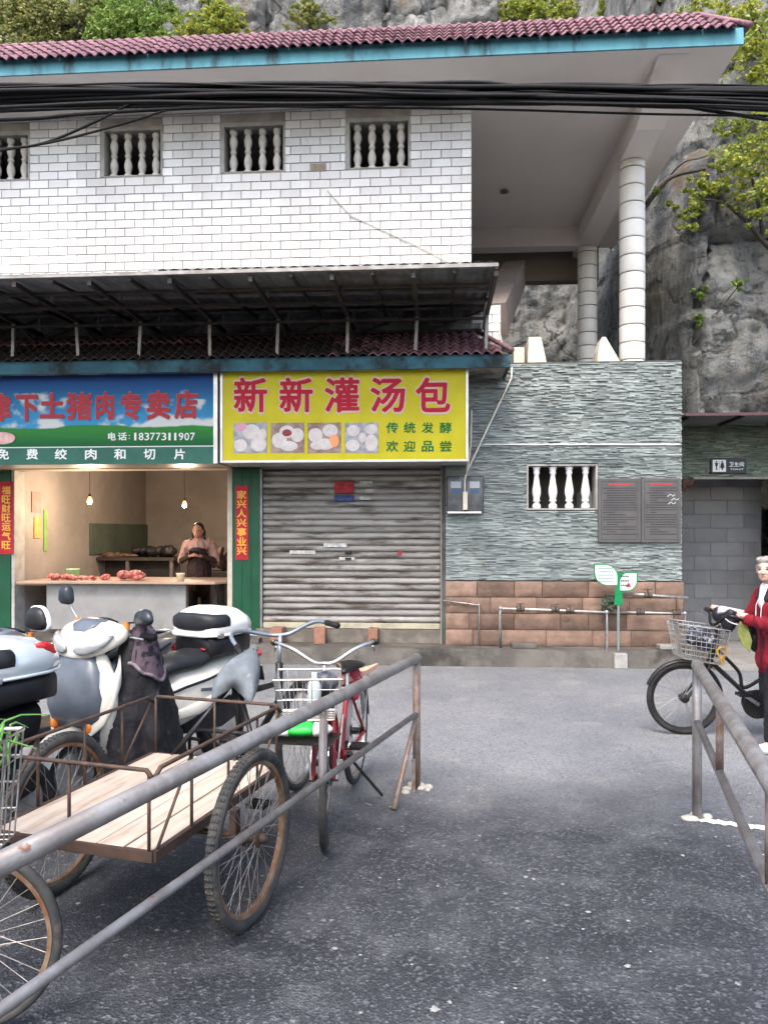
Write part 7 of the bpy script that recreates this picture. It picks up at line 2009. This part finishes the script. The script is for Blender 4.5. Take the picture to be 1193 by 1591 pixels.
hr = [('e', h((-.012, 0, .140)), hs((.104, .090, .098)), HR), ('e', h((-.045, 0, .085)), hs((.068, .082, .085)), HR), ('c', h((-.01, .080, .135)), h((-.015, .082, .075)), .020 * K, .014 * K), ('c', h((-.01, -.080, .135)), h((-.015, -.082, .075)), .020 * K, .014 * K), ('c', h((.055, -.045, .198)), h((.055, .045, .198)), .030 * K, .030 * K)]
blob('hair', hr, GREYH, wm, .007, 2)
for s in (-1, 1):
    mb = MB(); mb.ell(h((.096, .034 * s, .112)), hs((.007, .015, .0065)), HR); mb.build('eye', EYE, wm, True, w=False)
    mb = MB(); mb.ell(h((.099, .035 * s, .136)), hs((.006, .021, .004)), HR); mb.build('eyebrow', M('grey_brow', (.10, .085, .075), rough=.7), wm, True, w=False)
mb = MB(); mb.ell(h((.099, 0, .046)), hs((.006, .022, .006)), HR); mb.build('mouth', M('dry_lips', (.38, .17, .15), rough=.5), wm, True, w=False)

# ================================================================ VEGETATION
def leaf_mat(name, c1, c2, c3):
    m = bpy.data.materials.new(name); m.use_nodes = True
    t = m.node_tree; N = t.nodes; L = t.links; b = N['Principled BSDF']
    a = N.new('ShaderNodeAttribute'); a.attribute_name = 'tint'
    r = N.new('ShaderNodeValToRGB'); e = r.color_ramp.elements
    e[0].color = (*c1, 1); e[1].color = (*c3, 1); x = e.new(.5); x.color = (*c2, 1)
    L.new(a.outputs['Fac'], r.inputs[0]); L.new(r.outputs[0], b.inputs['Base Color'])
    b.inputs['Roughness'].default_value = .5
    tr = N.new('ShaderNodeBsdfTranslucent'); L.new(r.outputs[0], tr.inputs[0])
    mx = N.new('ShaderNodeMixShader'); mx.inputs[0].default_value = .35
    L.new(b.outputs[0], mx.inputs[1]); L.new(tr.outputs[0], mx.inputs[2]); L.new(mx.outputs[0], N['Material Output'].inputs[0])
    return m
LYEL = leaf_mat('yellowing_leaves', (.13, .19, .04), (.29, .35, .06), (.56, .48, .06))
LGRN = leaf_mat('green_leaves', (.09, .16, .035), (.18, .28, .055), (.32, .39, .08))
LDRY = leaf_mat('dry_vine_leaves', (.14, .18, .06), (.27, .30, .09), (.44, .36, .16))
BARK = M('dark_bark', (.045, .038, .032), (.08, .068, .056), rough=.9, scale=14, bump=.006, bscale=30)
def leaves(mb, c, rad, n, size, rr, squash=(1, 1, 1)):
    subs = []
    for _ in range(max(4, int(n / 28))):
        g = Vector((rr.gauss(0, .55), rr.gauss(0, .55), rr.gauss(0, .5)))
        subs.append((c + Vector((g.x * rad * squash[0], g.y * rad * squash[1], g.z * rad * squash[2])), rad * rr.uniform(.18, .42)))
    for _ in range(n):
        sc_c, sc_r = rr.choice(subs)
        while True:
            d = Vector((rr.uniform(-1, 1), rr.uniform(-1, 1), rr.uniform(-1, 1)))
            if d.length < 1: break
        p = sc_c + Vector((d.x * sc_r, d.y * sc_r * .8, d.z * sc_r * .7))
        s = size * rr.uniform(.6, 1.35)
        M3 = Euler((rr.uniform(-1.2, 1.2), rr.uniform(-1.2, 1.2), rr.uniform(0, 6.28))).to_matrix()
        mb.tint = min(.999, max(.001, rr.gauss(.45, .25)))
        q = [M3 @ Vector(k) * s + p for k in ((0, -.5, 0), (.28, -.1, .06), (.22, .25, .02), (0, .55, -.06), (-.22, .25, .02), (-.28, -.1, .06))]
        mb.add(q, [(0, 1, 2, 3), (0, 3, 4, 5)])
def branch(mb, pts, r0, r1): 
    P = smooth_path(pts, 5); n = len(P)
    mb.tube(P, [r0 + (r1 - r0) * i / (n - 1) for i in range(n)], 7)
    return P
def plant(name, label, cat, stems, clusters, lm, size, seed, per=60, group=None):
    rr = random.Random(seed)
    b0 = stems[0][0]
    t = thing(name, label, cat, tuple(b0), 0, group)
    mb = MB()
    for (pts, r0, r1) in [(s[0:-2], s[-2], s[-1]) for s in stems]:
        branch(mb, pts, r0, r1)
    mb.build('trunk' if cat == 'tree' else 'stem', BARK, t, smooth=True)
    mb = MB()
    for (c, rad, dens, sq) in clusters:
        leaves(mb, Vector(c), rad, int(per * dens), size, rr, sq)
    mb.build('crown' if cat == 'tree' else 'foliage', lm, t, fix=False)
    return t
YV = 12.0
def clus(px, py, Y, rpx, dens=1.0, sq=(1, .7, .8)):
    p = at(px, py, Y); return (p, rpx * Y / F_PX, dens, sq)
rr = random.Random(77)
# tree with yellowing leaves on the ledge at the right
cl = [clus(x_, y_, YV + rr.uniform(-.4, .4), r_, d_) for x_, y_, r_, d_ in ((1165, 215, 40, 2.2), (1185, 250, 42, 2.4), (1150, 255, 34, 2.0), (1120, 262, 26, 1.3), (1185, 300, 40, 1.8), (1150, 300, 32, 1.2), (1100, 285, 22, .8), (1075, 300, 24, 1.3), (1055, 320, 22, .9), (1090, 320, 22, .9), (1070, 345, 20, .6), (1125, 200, 22, .9), (1190, 340, 30, .9), (1230, 260, 60, 3), (1240, 200, 60, 3))]
plant('ledge_tree', 'yellowing leafy tree leaning out from the rock at the right', 'tree',
      [[at(1230, 420, 12.35), at(1185, 375, 12.3), at(1160, 345, 12.2), at(1130, 318, 12.1), at(1118, 300, 12.0), .05, .012],
       [at(1185, 375, 12.3), at(1178, 320, 12.1), at(1165, 270, 12.0), at(1150, 225, 11.9), .035, .01],
       [at(1160, 345, 12.2), at(1195, 300, 12.0), at(1225, 250, 11.9), .03, .01],
       [at(1130, 318, 12.1), at(1100, 310, 12.0), at(1070, 318, 11.9), .016, .006]], cl, LYEL, .060, 21, per=270)
# bare branch beside the roof edge
bt = thing('bare_branch', 'bare dark branch reaching across the rock near the roof edge', 'branch', tuple(at(1000, 330, 12.6)))
mb = MB(); branch(mb, [at(985, 345, 12.8), at(1025, 290, 12.5), at(1050, 272, 12.4), at(1082, 265, 12.3), at(1095, 262, 12.3)], .05, .02); mb.build('stem', BARK, bt, smooth=True)
mb = MB(); branch(mb, [at(1032, 283, 12.5), at(1060, 253, 12.3), at(1095, 243, 12.2), at(1118, 222, 12.2)], .02, .006); mb.build('twig', BARK, bt, smooth=True)
# tree top at the upper right corner
cl = [clus(x_, y_, 12.2 + rr.uniform(-.5, .5), r_, d_) for x_, y_, r_, d_ in ((1180, 30, 45, 2.0), (1150, 15, 34, 1.3), (1185, 85, 40, 1.6), (1160, 70, 26, .9), (1165, 120, 24, .8), (1220, 60, 70, 3), (1090, 8, 26, .8), (1120, 20, 24, .7), (1185, 150, 20, .5))]
plant('cliff_tree', 'light green tree on the cliff in the upper right corner', 'tree',
      [[at(1260, 200, 12.8), at(1225, 130, 12.5), at(1195, 70, 12.3), at(1165, 25, 12.2), .06, .015], [at(1195, 70, 12.3), at(1160, 60, 12.2), at(1130, 25, 12.1), .02, .006]], cl, LYEL, .066, 33, per=330)
# shrubs and vines on the upper cliff
def cl_on(px, py, rpx, dens, sq=(1, .35, .9)):
    Y = 17.0
    for _ in range(8):
        p = at(px, py, Y); Y = cliff_y(p.x, p.z) - .25
    p = at(px, py, Y); return (p, rpx * Y / F_PX, dens, sq)
sets = [('hanging_vine', 'dry hanging vine at the upper left corner of the cliff', [(12, 20, 30, 2), (40, 45, 34, 2), (95, 20, 28, 1.6), (110, 50, 28, 1.6), (10, 55, 30, 1.6), (70, 10, 28, 1.6), (60, 30, 30, 1.8), (130, 15, 24, 1.2), (30, 5, 26, 1.4)], LDRY, 'vine'),
        ('cliff_shrub', 'dense green shrub on the cliff above the left of the eave', [(155, 25, 34, 2.4), (185, 45, 34, 2.4), (215, 25, 32, 2), (240, 48, 30, 2), (165, 55, 30, 1.8), (200, 8, 30, 1.6), (255, 20, 26, 1.4), (145, 5, 26, 1.2)], LGRN, 'shrub'),
        ('cliff_shrub', 'small light shrub on the cliff above the third window', [(310, 40, 24, 1.5), (335, 28, 26, 1.8), (355, 42, 22, 1.2), (295, 50, 20, 1.0), (330, 8, 20, .8)], LYEL, 'shrub'),
        ('cliff_shrub', 'brownish tuft on the cliff above the roof centre', [(475, 12, 20, 1.0), (495, 30, 18, .8), (460, 35, 15, .5)], LDRY, 'shrub'),
        ('cliff_shrub', 'wide yellow green shrub above the roof, right of centre', [(800, 14, 22, 1.4), (840, 10, 24, 1.6), (880, 18, 20, 1.2), (780, 25, 12, .6)], LYEL, 'shrub'),
        ('cliff_shrub', 'thin shrub on the cliff above the hip of the roof', [(965, 12, 22, 1.0), (1000, 8, 24, 1.2), (1045, 12, 22, 1.2), (940, 5, 14, .5)], LYEL, 'shrub'),
        ('rock_fern', 'green fern tuft on the rock beside the near column', [(1050, 462, 14, .5), (1068, 450, 12, .4), (1085, 455, 10, .3)], LGRN, 'fern'),
        ('rock_fern', 'small fern in a crack of the rock above the toilet canopy', [(1085, 500, 8, .25), (1150, 440, 10, .3)], LGRN, 'fern')]
for i, (nm, lab, cs, lm, cat) in enumerate(sets):
    C = [cl_on(*c) for c in cs]
    c0 = Vector(C[0][0])
    stems = []
    for c in C:
        q = Vector(c[0]); stems.append([c0 + Vector((0, .35, -.3)), (c0 + q) / 2 + Vector((0, .25, -.15)), q, .02, .006])
    plant(nm, lab, cat, stems, C, lm, .085 if cat != 'fern' else .06, 50 + i, per=700)

# ================================================================ LITTER ON THE ROAD
LIME = M('lime_spill', (.26, .26, .26), (.18, .18, .18), rough=.9, scale=20)
rr = random.Random(15)
spots = [(675, 1570, .03), (698, 1558, .014), (913, 1418, .02), (975, 1432, .016), (1145, 1530, .018), (975, 1503, .022), (845, 1525, .012), (680, 1378, .012), (620, 1368, .012), (800, 1537, .010), (560, 1575, .014), (745, 1300, .010), (1140, 1430, .012), (700, 1560, .01), (520, 1475, .02), (560, 1485, .012), (1010, 1480, .010), (905, 1445, .012), (850, 1490, .008), (730, 1210, .012), (1060, 1330, .02), (955, 1400, .009), (640, 1500, .010), (780, 1590, .012), (590, 1365, .010), (770, 1420, .008)]
mb = MB()
for (px, py, r_) in spots:
    p = gnd(px, py); n = 13; r_ *= .62
    vs = [(p.x + r_ * rr.uniform(.45, 1.3) * math.cos(2 * PI * k / n), p.y + r_ * rr.uniform(.45, 1.3) * math.sin(2 * PI * k / n), .0042) for k in range(n)] + [(p.x, p.y, .0075)]
    mb.add(vs, [(k, (k + 1) % n, n) for k in range(n)])
o = mb.build('lime_specks', LIME, fix=False); tag(o, 'white lime specks scattered over the asphalt', 'specks', kind='stuff')
